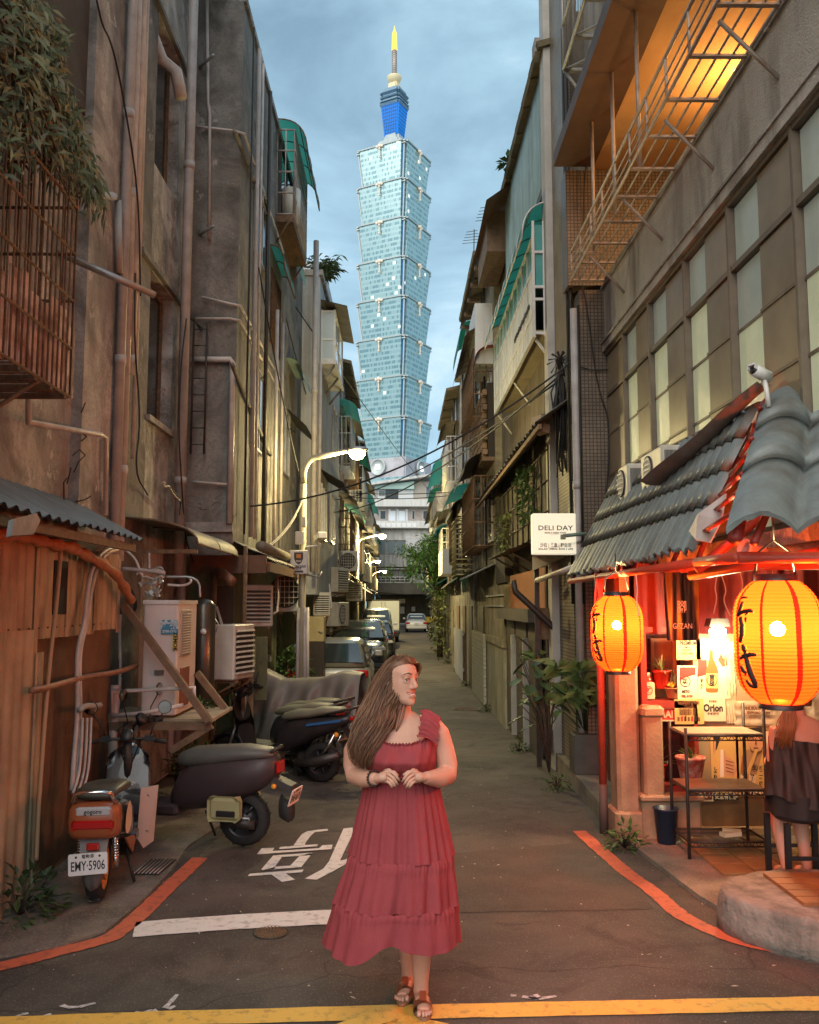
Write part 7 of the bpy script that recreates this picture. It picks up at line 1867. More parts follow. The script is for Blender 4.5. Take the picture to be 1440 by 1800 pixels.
    plate_at(t, (0,-.05,rearz-.22) , (0,0,1), (1,0,0), .33, .16, plate or 'AKD·3179'); plate_at(t, (0,L+.03,.42), (0,0,1), (-1,0,0), .33, .16, plate or 'AKD·3179')
    b = MB(); b.bevbox((0,roof0+.05,H-.075),(W*.55,.16,.03),.012); b.build('spoiler', paint, t)
    b = MB(); b.bevbox((0,roof0-.03,H-.105),(.34,.03,.022),.005); b.build('brake_light', M_tail, t)
    return t
M_silv = pm('champagne silver paint', (.42,.40,.33), .3, .5, coat=.6)
M_navy = pm('dark metallic paint', (.022,.026,.034), .25, .4, coat=.8)
M_vanw = pm('silver white paint', (.60,.61,.60), .35, .2, coat=.5)
g_ = 'cars parked along the left side of the alley'
car('hatchback', 'silver hatchback parked rear to the camera behind the lamp post', 'car', (-1.48,17.9,-.18), 0, M_silv, 4.1, 1.74, 1.46, .95, .05, 3.05, .42, 2.25, .98, group=g_)
car('suv', 'dark glossy suv facing the camera behind the silver hatchback', 'car', (-1.33,31.2,-.18), R(180), M_navy, 4.5, 1.86, 1.68, 1.08, .10, 3.25, .45, 2.45, 1.08, group=g_)
car('sedan', 'dark sedan half hidden behind the dark suv', 'car', (-1.13,38.4,-.18), R(180), pm('charcoal paint', (.045,.045,.05), .3, .4, coat=.7), 4.5, 1.78, 1.50, .98, .35, 3.2, .95, 2.4, .98, group=g_)
car('van', 'silver white minivan facing the camera in front of the box truck', 'van', (-1.24,48.2,-.18), R(180), M_vanw, 4.6, 1.72, 1.98, 1.15, .05, 3.95, .25, 3.1, 1.12, group=g_)
car('sedan', 'white sedan at the far end of the alley seen from behind', 'car', (1.22,69.5,-.18), R(0), pm('white paint', (.62,.62,.60), .3, coat=.5), 4.4, 1.72, 1.44, .95, .75, 3.3, 1.25, 2.45, .95)
tk = thing('box_truck', 'small white box truck parked beyond the minivan', 'truck', (-1.0,51,-.18), None, 0, local=True)
b = MB(); b.bevbox((0,1.5,1.55),(1.9,3.0,1.75),.03); b.build('cargo_box', pm('white cargo box', (.62,.63,.60), .5, alt=(.5,.5,.46), scale=2, amt=.4), tk)
for s in (-1,1):
    b = MB(); b.bevbox((s*.46,-.012,1.55),(.88,.03,1.62),.01); d_ = b.build('rear_door', pm('pale cargo door', (.60,.62,.57), .5), tk); MB().tube([(s*.1,-.04,.8),(s*.1,-.04,2.3)], .02, 6).build('door_bar', M_steel, d_)
fm = MB()
for x0,x1,z0,z1 in ((-.96,-.90,.66,2.44),(.90,.96,.66,2.44),(-.899,.899,2.37,2.44),(-.899,.899,.62,.70)): fm.box((x0,-.03,z0),(x1,.02,z1))
fm.build('rear_frame', M_dkmetal, tk)
b = MB(); b.bevbox((0,.4,.50),(1.7,.8,.16),.02); b.bevbox((0,0.0,.42),(1.8,.12,.14),.02); b.build('chassis', M_black, tk)
for s in (-1,1):
    MB().cbox((s*.7,-.02,.55),(.25,.06,.10)).build('tail_light', M_tail, tk)
    for y in (.7,3.4): MB().lathe([(.18,-.1),(.31,-.1),(.33,0),(.31,.1),(.18,.1)], 20, Matrix.Translation((s*.76,y,.33)) @ Matrix.Rotation(math.pi/2,4,'Y')).build('tyre', M_tyre, tk)
plate_at(tk, (0,-.08,.58), (0,0,1), (1,0,0), .32, .15, 'BGK·5062')
b = MB(); b.bevbox((0,3.8,1.2),(1.7,1.3,1.6),.08); b.build('cab', M_vanw, tk)
# ================================================================== people
M_skin = pm('warm fair skin', (.60,.33,.235), .5, alt=(.54,.26,.175), scale=9, amt=.5, sub=.25, spec=.35)
M_hair = [pm('chestnut hair', (.11,.045,.02), .45, alt=(.17,.075,.032), scale=22, amt=.6), pm('light chestnut hair', (.21,.10,.045), .42, alt=(.14,.06,.026), scale=22, amt=.6), pm('deep chestnut hair', (.055,.022,.011), .5)]
M_dress = pm('dusty rose gauze cotton', (.29,.042,.047), .85, alt=(.22,.028,.033), scale=7, amt=.5, bump=.10, bscale=220, fine=(.36,.055,.07))
M_leath = pm('tan sandal leather', (.28,.085,.035), .5, alt=(.2,.06,.025), scale=14, amt=.5)
def remeshed(mb, voxel, smooth=4):
    me = mb.mesh('tmp', M_skin); o = bpy.data.objects.new('tmp', me); COL.objects.link(o)
    r = o.modifiers.new('r','REMESH'); r.mode = 'VOXEL'; r.voxel_size = voxel
    s = o.modifiers.new('s','SMOOTH'); s.iterations = smooth; s.factor = .5
    dg = bpy.context.evaluated_depsgraph_get(); dg.update()
    m2 = bpy.data.meshes.new_from_object(o.evaluated_get(dg))
    out = MB(); out.v = [tuple(v.co) for v in m2.vertices]; out.f = [list(p.vertices) for p in m2.polygons]; out.m = [0]*len(out.f); out.s = [True]*len(out.f)
    bpy.data.objects.remove(o); bpy.data.meshes.remove(me); bpy.data.meshes.remove(m2)
    return out
def eloft(mb, rings, n=24, e=2.2):
    # rings: (x, y, z, rx, ry)
    R_ = []
    for x, y, z, rx, ry in rings:
        q = []
        for i in range(n):
            a = 6.2832*i/n; c, s = math.cos(a), math.sin(a)
            q.append(Vector((x+rx*math.copysign(abs(c)**(2/e),c), y+ry*math.copysign(abs(s)**(2/e),s), z)))
        R_.append(q)
    mb.loft(R_); return mb
def ball(mb, c, r, n=14, sx=1, sy=1, sz=1):
    mb.lathe([(r*math.sin(math.pi*k/10)+1e-4, -r*math.cos(math.pi*k/10)) for k in range(11)], n, Matrix.Translation(Vector(c)) @ Matrix.Diagonal((sx,sy,sz,1)))
def head(mb, fr, k=1.0):
    # fr maps (right, up, forward) of the face to the world
    prof = [(-.116,.014,.080,.030),(-.108,.030,.092,.010),(-.092,.043,.095,-.005),(-.072,.052,.090,-.035),(-.048,.060,.087,-.068),(-.02,.066,.088,-.086),(.015,.070,.084,-.096),(.045,.074,.088,-.099),(.072,.069,.079,-.090),(.094,.053,.058,-.068),(.107,.030,.030,-.038),(.112,.006,.004,-.012)]
    rings = []
    for v, hw, f, b in prof:
        q = []
        for i in range(24):
            a = 6.2832*i/24; q.append(fr(hw*math.cos(a)*k, v*k, ((f+b)/2+(f-b)/2*math.sin(a))*k))
        rings.append(q)
    mb.loft(rings)
    mb.tube([fr(0,.030,.082), fr(0,.005,.094), fr(0,-.020,.108), fr(0,-.030,.108)], [.009*k,.0095*k,.0125*k,.010*k], 10)
    for s in (-1,1):
        mb.tube([fr(s*.006,-.028,.100), fr(s*.015,-.031,.093)], [.008*k,.0065*k], 8)
        mb.tube([fr(s*.012,.032,.083), fr(s*.034,.036,.078), fr(s*.052,.028,.062)], [.009*k,.009*k,.007*k], 8)
        mb.tube([fr(s*.022,.018,.080), fr(s*.034,.0205,.080), fr(s*.046,.014,.071)], .0058*k, 6)
        mb.tube([fr(s*.022,.002,.082), fr(s*.034,-.001,.0795), fr(s*.046,.003,.070)], .0040*k, 6)
        mb.tube([fr(s*.070,.018,-.012), fr(s*.080,.010,-.018), fr(s*.079,-.018,-.012), fr(s*.070,-.032,-.004)], [.007*k,.011*k,.010*k,.006*k], 8)
    ball(mb, fr(0,-.098,.077), .022*k)
    mb.tube([fr(-.02,-.066,.088), fr(0,-.070,.094), fr(.02,-.066,.088)], .008*k, 8)
def face_parts(t, fr, k=1.0):
    m = MB()
    for s in (-1,1): ball(m, fr(s*.033,.009,.0725), .0112*k)
    m.build('eye_whites', pm('eye white', (.70,.62,.58), .2), t)
    m = MB()
    for s in (-1,1): ball(m, fr(s*.033+.0035,.0085,.0795), .0054*k)
    m.build('irises', pm('blue grey iris', (.06,.075,.085), .1), t)
    m = MB()
    for s in (-1,1):
        m.tube([fr(s*.020,.0135,.0845), fr(s*.033,.0175,.0855), fr(s*.047,.011,.077)], .0022*k, 5)
        m.tube([fr(s*.013,.037,.093), fr(s*.033,.044,.0885), fr(s*.055,.035,.069)], [.0026*k,.0032*k,.0012*k], 6)
    m.build('brows_and_lashes', pm('light brown brow', (.17,.085,.045), .6), t)
    m = MB(); m.tube([fr(-.030,-.0485,.076), fr(-.014,-.0530,.0925), fr(0,-.0545,.0965), fr(.014,-.0530,.0925), fr(.030,-.0485,.076)], [.0015*k,.0035*k,.0038*k,.0035*k,.0015*k], 8)
    m.tube([fr(-.030,-.0485,.076), fr(-.013,-.0665,.0905), fr(0,-.069,.0945), fr(.013,-.0665,.0905), fr(.030,-.0485,.076)], [.002*k,.0048*k,.0055*k,.0048*k,.002*k], 8)
    m.build('lips', pm('rosy lips', (.42,.11,.09), .4), t)
    m = MB(); m.tube([fr(-.023,-.0555,.083), fr(0,-.0612,.0965), fr(.023,-.0555,.083)], [.002*k,.0055*k,.002*k], 6); m.build('teeth', pm('teeth', (.75,.70,.64), .3), t)

YW = 4.52
W = lambda px, py, dy=0.0: on_y(px, py, YW+dy)
wm = thing('person', 'smiling woman in a tiered rose red sundress standing in the road, hands joined, looking aside', 'person', (0.03,4.5,0))
hc = W(704,1196,-.01)
f_ = Vector((math.sin(R(45)), -math.cos(R(45)), -.03)).normalized(); up_ = Vector((.05,.02,1)).normalized(); rt_ = f_.cross(up_).normalized(); up_ = rt_.cross(f_)
fr = lambda a, b, c: hc + rt_*a + up_*b + f_*c
body = MB()
head(body, fr)
body.tube([W(700,1290,.01), W(703,1266,.0), W(704,1246,.0), hc-up_*.05-f_*.01], [.075,.060,.054,.054], 16)
zz = lambda py: W(705,py).z
cxp = lambda px: W(px,1300).x
eloft(body, [(cxp(704),YW+.01,zz(1252),.070,.05),(cxp(704),YW+.01,zz(1266),.135,.068),(cxp(704),YW,zz(1282),.170,.090),(cxp(704),YW-.01,zz(1305),.168,.115),(cxp(705),YW-.02,zz(1330),.160,.135),(cxp(705),YW-.01,zz(1354),.145,.122),(cxp(706),YW,zz(1390),.150,.120),(cxp(706),YW,zz(1440),.180,.145),(cxp(706),YW+.01,zz(1490),.175,.150),(cxp(706),YW+.01,zz(1515),.12,.12)])
for s in (-1,1): ball(body, W(705+s*29,1328,-.095), .072, 16, 1.0, .8, .95)
arms = {}
for side, pts in (('r',[(738,1270,.01,.050),(757,1275,.01,.056),(770,1291,.0,.059),(778,1316,0,.058),(786,1345,-.01,.054),(785,1362,-.03,.053),(772,1368,-.10,.047),(757,1368,-.15,.036),(747,1367,-.185,.028)]), ('l',[(668,1272,.01,.050),(650,1279,.01,.056),(637,1296,0,.059),(624,1322,0,.059),(622,1346,-.01,.053),(625,1362,-.03,.052),(640,1368,-.10,.046),(652,1370,-.15,.036),(662,1369,-.185,.028)])):
    P_ = [W(x,y,d) for x,y,d,_ in pts]; body.tube(P_, [q[3] for q in pts], 16)
    s = 1 if side == 'r' else -1
    body.tube([P_[-1], W(705+s*31,1366,-.20), W(705+s*23,1365,-.205)], [.027,.036,.030], 12, flat=.72)
# legs
ft = {}
for nm, toe, kx, hx in (('front',on_z(746,1784,.03),742,735),('back',on_z(707,1757,.03),713,690)):
    ank = Vector((toe.x-.012 if nm=='front' else toe.x+.035, toe.y+.175, .085)); ft[nm] = (toe, ank)
    knee = Vector((W(kx,1590).x, ank.y-.06, .50)); hip = Vector((W(hx,1470).x, YW+.01, .86))
    cal = ank.lerp(knee,.60)+Vector((0,.028,0))
    body.tube([hip, hip.lerp(knee,.5)+Vector((0,-.02,0)), knee, cal, ank.lerp(knee,.28)+Vector((0,.012,0)), ank+Vector((0,0,.02)), ank+Vector((0,.01,-.03))], [.10,.088,.064,.063,.048,.038,.039], 16)
    body.tube([ank+Vector((0,.045,-.045)), ank+Vector((0,.0,-.03)), ank.lerp(toe,.5)+Vector((0,0,.005)), toe+Vector((0,.055,.006)), toe+Vector((0,.03,.003))], [.030,.036,.036,.036,.028], 14, flat=.62)
bd = remeshed(body, .0052, 3)
# fingers and toes, rooted in the palms and the balls of the feet
for s, kn, tp_ in ((-1,[(684,1354),(682,1360),(681,1367),(680,1373)],[(703,1373),(700,1380),(696,1384),(691,1385)]), (1,[(726,1354),(728,1360),(729,1367),(730,1373)],[(707,1374),(710,1380),(714,1385),(719,1385)])):
    for (kx,ky),(tx,ty),ln in zip(kn,tp_,(1,1.05,1,.85)):
        a = W(kx+s*8,ky+1,-.195); b = W(kx,ky,-.214); m = W(kx*.5+tx*.5,ky*.55+ty*.45-2,-.232); e = W(tx,ty,-.222)
        bd.tube([a,b,b.lerp(m,.6),m,m.lerp(e,.55)+Vector((0,-.003,0)),e], [.0085,.0095,.0082,.0085,.0076,.0052], 9)
    th = (700,1362) if s < 0 else (709,1361)
    bd.tube([W(705+s*34,1361,-.19), W(705+s*24,1357,-.212), W(705+s*12,1358,-.225), W(th[0],th[1]+2,-.228)], [.012,.011,.0095,.007], 9)
for nm in ft:
    toe, ank = ft[nm]; s = 1 if nm == 'front' else -1
    for k, (dx, dy, r) in enumerate(((-.024*s,-.004,.0115),(-.004*s,-.010,.0085),(.010*s,-.006,.0080),(.022*s,.003,.0074),(.032*s,.016,.0068))):
        b = toe+Vector((dx,.045,.0)); bd.tube([b, b+Vector((0,-.03,.003)), toe+Vector((dx*1.05,dy,-.004))], [r,r*1.08,r*.75], 9)
body_o = bd.build('body', M_skin, wm)
face_parts(wm, fr)
nl_ = MB()
for nm in ft:
    toe, ank = ft[nm]; s = 1 if nm == 'front' else -1
    for dx, dy, r in ((-.024*s,-.004,.0075),(-.004*s,-.010,.0052),(.010*s,-.006,.005),(.022*s,.003,.0045)): ball(nl_, toe+Vector((dx*1.05,dy+.006,.0062)), r, 8, 1, 1.1, .35)
nl_.build('toenails', pm('pale nail polish', (.70,.55,.50), .3), wm)
# sandals
for nm in ft:
    toe, ank = ft[nm]; so = MB(); R_ = []
    for z, g in ((.002,1.0),(.016,1.03),(.020,1.0)):
        q = []
        for k in range(28):
            a = 6.2832*k/28; u = math.sin(a); wv = (.047 if u < 0 else .038)*(1-.12*abs(u)); q.append(Vector((toe.x+(ank.x-toe.x)*(.5+u*.5)*.9+wv*math.cos(a)*g, toe.y+.098+.128*u*g, z)))
        R_.append(q)
    so.loft(R_); s_o = so.build('sandal', pm('sandal sole', (.25,.13,.07), .7), wm)
    st = MB(); base = toe.lerp(ank,.42)
    for y0, y1, x0 in ((-.036,-.008,.046),(-.004,.022,.044),(.026,.050,.042)):
        def band(u, v, y0=y0, y1=y1, x0=x0):
            a = math.pi*u; return Vector((base.x+x0*math.cos(a)*1.06, base.y+y0+(y1-y0)*v+.012*math.sin(a*2)*(.5-v), .016+.056*math.sin(a)**.8+(.014*((y0+.05)/.09))*math.sin(a)))
        st.grid(band, 16, 4); st.grid(lambda u,v: band(1-u,v)+Vector((0,0,-.004)), 16, 4)
    def cross(u, v):
        return Vector((base.x-.016+.032*u, base.y-.036+.086*v, .080+.010*v))
    st.grid(cross, 4, 5); st.build('sandal_strap', M_leath, s_o, True)
# bracelet
w0 = W(657,1369,-.17); ax_ = (W(662,1369,-.185)-W(652,1370,-.15)).normalized(); u1 = ax_.cross(Vector((0,0,1))).normalized(); u2 = ax_.cross(u1)
bb = MB()
for k in range(18): a = 6.2832*k/18; ball(bb, w0+u1*math.cos(a)*.036+u2*math.sin(a)*.036, .0062, 8)
bb.build('bead_bracelet', pm('dark brown beads', (.035,.02,.015), .35), wm, kind='stuff')

# ------------------------------------------------------------------ dress
dr_b = MB(); NU = 120
def torso(a, py):
    T_ = [(1262,704,.01,.130,.066),(1282,704,0,.172,.096),(1305,704,-.012,.172,.124),(1330,705,-.022,.165,.146),(1345,705,-.018,.156,.138),(1358,705.5,-.008,.152,.130),(1372,706,0,.165,.138)]
    for (p0,x0,d0,rx0,ry0),(p1,x1,d1,rx1,ry1) in zip(T_[:-1],T_[1:]):
        if py <= p1: break
    t = max(0,(py-p0)/(p1-p0)); x=x0+(x1-x0)*t; d=d0+(d1-d0)*t; rx=rx0+(rx1-rx0)*t+.012; ry=ry0+(ry1-ry0)*t+.016
    c, s = math.cos(a), math.sin(a)
    bust = 0
    if s < 0:
        for q in (-1,1):
            bust += math.exp(-((c*rx*354-q*27)/20)**2 - ((py-1328)/19)**2)
    return Vector((cxp(x)+(rx+.012*bust*abs(c))*math.copysign(abs(c)**.91,c), YW+d+(ry+.045*bust)*math.copysign(abs(s)**.91,s), zz(py)))
def bod(u, v):
    a = 6.2832*u; s = math.sin(a); c = math.cos(a)
    if s < 0:                                        # front
        f = abs(c); top = 1302-11*(min(f,.72)/.72)**2 + max(0,f-.72)*45
    else: top = 1300+8*abs(c)**2
    py = top+(1360-top)*v
    p = torso(a, py)
    g = .0035*math.sin(a*46)*(abs(v-.0)<.3)*(1-v/.3) + .004*math.sin(a*38+1)*max(0,(v-.6)/.4) + .0025*math.sin(a*17+v*6) + .007*math.exp(-((c)/.05)**2)*(-.6)*(s<0)
    return p + Vector((c,s,0))*g
drs = MB(); drs.grid(bod, 200, 26, True)
drs = drs.build('sundress', M_dress, wm, True)
fr_ = MB()
def frill(u, v):
    p = bod(u, 0); a = 6.2832*u; return p + Vector((math.cos(a),math.sin(a),0))*(.004+.010*v*(.6+.5*math.sin(a*70))) + Vector((0,0,.014*(v-.3)+.004*math.sin(a*90)))
fr_.grid(frill, 360, 4, True); fr_.build('neckline_frill', M_dress, drs, True)
band = MB(); band.grid(lambda u,v: bod(u,.93+.07*v)+Vector((math.cos(6.2832*u),math.sin(6.2832*u),0))*.005*math.sin(math.pi*v), 120, 6, True); band.build('waist_band', M_dress, drs, True)
for s in (-1,1):
    pth = [W(705+s*45,1302,-.138), W(705+s*49,1288,-.112), W(705+s*51,1270,-.072), W(705+s*52,1256,-.020), W(705+s*52,1254,.035), W(705+s*50,1272,.085), W(705+s*46,1300,.118)]
    def strap(u, v):
        t = v*(len(pth)-1); i = min(len(pth)-2,int(t)); p = pth[i].lerp(pth[i+1], t-i)
        w = .046+.006*math.sin(v*40)
        return p + Vector((s*(u-.5)*2*w, 0, -.020*(u-.5)*2 - .012*((u-.5)*2)**2 + .006*math.sin(v*75+u*2.5)+.003*math.sin(v*130)+.008)) + Vector((0,-.004*math.sin(v*75+u*2.5),0))
    b = MB(); b.grid(strap, 12, 90); b.build('strap', M_dress, drs, True)
# tiers: (top, bottom in photo rows, half widths, centre columns)
def tier(p0, p1, hw0, hw1, x0, x1, nfold, amp0, amp1, seed, hem=False, flare=0):
    ph = random.Random(seed); A_ = [(ph.uniform(0,6.28), nfold*ph.choice([.35,.6,.8,1.0,1.25,1.6]), ph.uniform(.4,1)) for _ in range(7)]
    def fn(u, v):
        a = 6.2832*u; c, s = math.cos(a), math.sin(a)
        lo = p1
        if hem:      # the hem swings: long at the sides, caught up between the legs
            lo = p1 + 10*math.sin(a*2+.5) - 13*math.exp(-((c+.10)/.22)**2)*(s<0) + 5*math.sin(a*5)
        py = p0+(lo-p0)*v
        hw = hw0+(hw1-hw0)*(v**.85); cx = x0+(x1-x0)*v
        g = sum(w*math.sin(q*round(1)*a*1.0+f) if False else w*math.sin(round(q)*a+f+v*.5) for f,q,w in A_)/3.2
        am = amp0+(amp1-amp0)*v
        gather = (.0045*math.sin(nfold*5*a)+.003*math.sin(nfold*3*a+1))*max(0,1-v*2.2)
        if s < 0: am *= 1.15
        puff = .0045*math.sin(math.pi*min(1,v*4.0))*(1 if p0 > 1400 else .3)
        r = hw + am*g + gather + puff
        leg = -.030*v*math.exp(-((c+.03)/.16)**2)*(s<0)*(1 if p0>1450 else .4)
        return Vector((cxp(cx)+r*c, YW+.0+(r*.80+leg)*s, W(cx,py).z))
    m = MB(); m.grid(fn, 260, 22, True)
    return m
for k, args in enumerate(((1357,1501,.163,.252,706,706,17,.004,.015,5),(1499,1582,.247,.300,706,698,15,.005,.020,6),(1580,1653,.294,.338,698,692,13,.006,.030,8,True))):
    tier(*args).build('skirt_tier', M_dress, drs, True)
# ------------------------------------------------------------------ hair
rnd = random.Random(9)
cap = MB(); rings = []
for v, hw, f, b in ((-.05,.066,-.02,-.100),(-.02,.076,.004,-.108),(.015,.081,.026,-.112),(.045,.083,.044,-.112),(.070,.080,.064,-.104),(.092,.068,.066,-.088),(.110,.046,.044,-.060),(.121,.016,.012,-.025)):
    rings.append([fr(hw*math.cos(6.2832*i/22), v, (f+b)/2+(f-b)/2*math.sin(6.2832*i/22)) for i in range(22)])
cap.loft(rings); hair = cap.build('hair', M_hair[0], wm)
# envelope of the fall over her right shoulder: (row, left column, right column, depth)
ENV = [(1150,694,716,-.02),(1165,676,722,-.03),(1185,662,708,-.03),(1210,650,694,-.03),(1235,640,692,-.04),(1260,630,692,-.07),(1285,622,682,-.11),(1310,615,668,-.135),(1335,618,656,-.14),(1352,630,650,-.14)]
def env(t, u, dz):
    q = t*(len(ENV)-1); i = min(len(ENV)-2, int(q)); k = q-i; a, b = ENV[i], ENV[i+1]
    L_ = a[1]+(b[1]-a[1])*k; R_ = a[2]+(b[2]-a[2])*k
    return W(L_+(R_-L_)*u, a[0]+(b[0]-a[0])*k, a[3]+(b[3]-a[3])*k+dz)
bk_ = MB()
bk_.grid(lambda u,v: env(.15+.74*v,.04+.92*u,.03)+Vector((0,.012*math.sin(u*20),0)), 16, 24); bk_.grid(lambda u,v: env(.15+.74*v,.96-.92*u,.055), 16, 24); bk_.build('hair_underlayer', M_hair[2], hair, True)
groups = [MB(),MB(),MB()]
for k in range(950):
    u = rnd.random(); t1 = rnd.uniform(.72,1.0) if rnd.random()<.8 else rnd.uniform(.5,.8); t0 = rnd.uniform(0,.3) if rnd.random()<.7 else rnd.uniform(.2,.5)
    dz = rnd.uniform(-.022,.03)-.015*math.sin(math.pi*u); ph = rnd.uniform(0,6.28); am = rnd.uniform(.05,.15); fq = rnd.uniform(9,17)
    P_ = []; n = 15
    for i in range(n+1):
        t = t0+(t1-t0)*i/n; uu = u + am*math.sin(fq*t+ph)*(t*1.4) + (rnd.random()-.5)*.01
        P_.append(env(t, min(1.12,max(-.12,uu)), dz+.012*math.cos(fq*t+ph)*t))
    r0 = rnd.uniform(.0014,.0032)
    groups[0 if rnd.random()<.5 else (1 if rnd.random()<.7 else 2)].tube(P_, [r0*(.6+.6*math.sin(math.pi*min(1,(i/n)*1.1+.05)))*(1-.75*(i/n)**4) for i in range(n+1)], 5)
# swept back strands over the crown
for k in range(260):
    a0 = rnd.uniform(-1.25,.12); x = .072*math.sin(a0); v0 = .054+.036*math.cos(a0*1.1); w0_ = .070*math.cos(a0*.9)+.006
    s = fr(x, v0, w0_+.001); top = fr(x*1.15, .098+.02*math.cos(a0)+rnd.uniform(-.003,.004), .02); bk2 = fr(x*1.25-.01, .085, -.07); dn = fr(x*1.1, .0, -.115)
    P_ = [s, s.lerp(top,.55)+up_*.005, top, top.lerp(bk2,.5)+up_*.012, bk2, dn, dn-up_*.06-Vector((.02,0,0))]
    groups[0 if rnd.random()<.55 else 1].tube(P_, [.0018,.003,.0035,.0035,.0035,.003,.002], 5)
for k in range(150):          # swept back from the temple over the ear
    v0 = rnd.uniform(-.005,.092); w0_ = max(.006, .012+.060*math.sin(min(1,max(0,(v0+.005)/.085))*1.57))-.004+rnd.uniform(-.004,.006); x0 = -.078*math.sqrt(max(.1,1-(max(0,v0-.045)/.075)**2))
    s = fr(x0-.004, v0, w0_); m1 = fr(x0*1.08-.006, v0-.004, w0_-.035); m2 = fr(-.090, v0*.6-.01, -.05-.02*rnd.random()); e = W(rnd.uniform(655,690), rnd.uniform(1222,1262), -.045)
    groups[0 if rnd.random()<.5 else 1].tube([s, s.lerp(m1,.5), m1, m2, m2.lerp(e,.5)+Vector((rnd.uniform(-.015,.008),-.004,0)), e], [.0012,.0022,.003,.0034,.003,.001], 5)
for k in range(60):           # loose strands beside the cheek and ear
    s = fr(-.070-rnd.random()*.01, .05+.03*rnd.random(), .045-.09*rnd.random()); e = W(rnd.uniform(672,697), rnd.uniform(1235,1300), -.09)
    m = s.lerp(e,.5)+Vector((rnd.uniform(-.02,.012),-.02,0)); groups[1 if k%2 else 0].tube([s, s.lerp(m,.5)+Vector((-.004,-.012,0)), m, m.lerp(e,.5)+Vector((rnd.uniform(-.015,.012),-.01,0)), e], [.002,.0028,.003,.0026,.0008], 5)
for g2, mt in zip(groups, M_hair): g2.build('hair_locks', mt, hair, kind='stuff')

# ------------------------------------------------------------------ seated guest
YG = 6.35
V = lambda px, py, dy=0.0: on_y(px, py, YG+dy)
gs_ = thing('person', 'seated person in an off-shoulder black top seen from behind, under the big lantern', 'person', (2.88,6.3,0))
b2 = MB(); hc2 = V(1400,1214,.02)
fr2 = lambda a, b, c: hc2 + Vector((a*.98-c*.17, c*.98+a*.17, b))
head(b2, fr2, .98)
b2.tube([V(1404,1275,.01), V(1402,1250,.01), hc2-Vector((0,0,.05))], [.065,.052,.05], 14)
gx = V(1408,1300).x; gz_ = lambda py: V(1408,py).z
eloft(b2, [(gx,YG,gz_(1258),.06,.05),(gx,YG,gz_(1268),.14,.07),(gx,YG,gz_(1285),.185,.095),(gx,YG,gz_(1320),.165,.105),(gx,YG,gz_(1360),.150,.10),(gx,YG+.02,gz_(1400),.185,.13),(gx,YG+.05,gz_(1425),.19,.17),(gx,YG+.06,gz_(1440),.15,.15)])
for s in (-1,1):
    sh3 = Vector((gx+s*.16,YG,gz_(1280))); el = Vector((gx+s*.19,YG+.06,gz_(1348))); wr = Vector((gx+s*.12,YG+.30,gz_(1350)))
    b2.tube([sh3, sh3.lerp(el,.5), el, el.lerp(wr,.5), wr, wr+Vector((-s*.05,.07,.01))], [.058,.05,.042,.036,.026,.03], 12)
    hp = Vector((gx+s*.09,YG+.05,gz_(1425))); kn = Vector((gx+s*.09-.06,YG+.02-.0,gz_(1455)))
    kn = Vector((gx+s*.085+.02,YG+.36,.62)); an = Vector((gx+s*.075+.0,YG+.16,.14))
    b2.tube([hp, hp.lerp(kn,.5), kn, kn.lerp(an,.35), kn.lerp(an,.7), an, an+Vector((0,.10,-.05)), an+Vector((0,.16,-.06))], [.10,.085,.062,.060,.045,.034,.036,.028], 12)
remeshed(b2, .008, 3).build('body', M_skin, gs_)
hb = MB(); R_ = []
for v, hw, f, b in ((-.10,.07,-.02,-.10),(-.03,.083,0,-.112),(.03,.088,.04,-.115),(.075,.08,.075,-.10),(.108,.045,.05,-.06),(.122,.01,.01,-.02)): R_.append([fr2(hw*math.cos(6.2832*i/20), v, (f+b)/2+(f-b)/2*math.sin(6.2832*i/20)) for i in range(20)])
hb.loft(R_); M_gh = pm('copper blond hair', (.32,.14,.05), .45, alt=(.22,.09,.03), scale=20, amt=.6); h2 = hb.build('hair', M_gh, gs_)
hs = MB()
for k in range(150):
    u = rnd.random(); top = fr2(-.08+.11*u, .05, -.10); e = V(1366+30*u+rnd.uniform(-5,5), rnd.uniform(1285,1318), -.13+.03*rnd.random()); m = V(1380+18*u, 1245, -.10)
    hs.tube([top, top.lerp(m,.6)+Vector((-.01,-.01,0)), m, m.lerp(e,.5)+Vector((rnd.uniform(-.02,.02),-.012,0)), e], [.003,.004,.0045,.004,.001], 5)
hs.build('hair_locks', M_gh, h2, kind='stuff')
tp2 = MB()
def gtop(u, v):
    a = 6.2832*u; c, s = math.cos(a), math.sin(a); py = 1300+6*c+ (1408-1300)*v; f = .012*math.sin(a*9+v*3)+.008*math.sin(a*17-v*5)
    rx = .205+.02*v+f+.035*math.exp(-((c+1)/.5)**2)*v; ry = .125+.05*v+f
    return Vector((gx+rx*c, YG+.02*v+ry*s, gz_(py)-.03*v*math.sin(a*3)))
tp2.grid(gtop, 90, 18, True); tp2.build('black_top', pm('black draped cloth', (.022,.014,.012), .65, alt=(.05,.025,.018), scale=7, amt=.5), gs_, True)
skm = MB(); skm.grid(lambda u,v: Vector((gx+(.215+.012*math.sin(u*60))*math.cos(6.2832*u), YG+.08+(.23+.01*math.sin(u*47))*math.sin(6.2832*u), gz_(1395+38*v))), 60, 6, True); skm.build('black_skirt', pm('black skirt cloth', (.016,.013,.013), .7), gs_, True)
stl = thing('bar_stool', 'black bar stool under the seated person', 'stool', (gx,6.4,.04))
MB().lathe([(.17,gz_(1440)-.01),(.19,gz_(1440)+.01),(.19,gz_(1440)+.035),(.001,gz_(1440)+.04)], 24, Matrix.Translation((gx,YG+.06,0))).build('seat', M_black, stl)
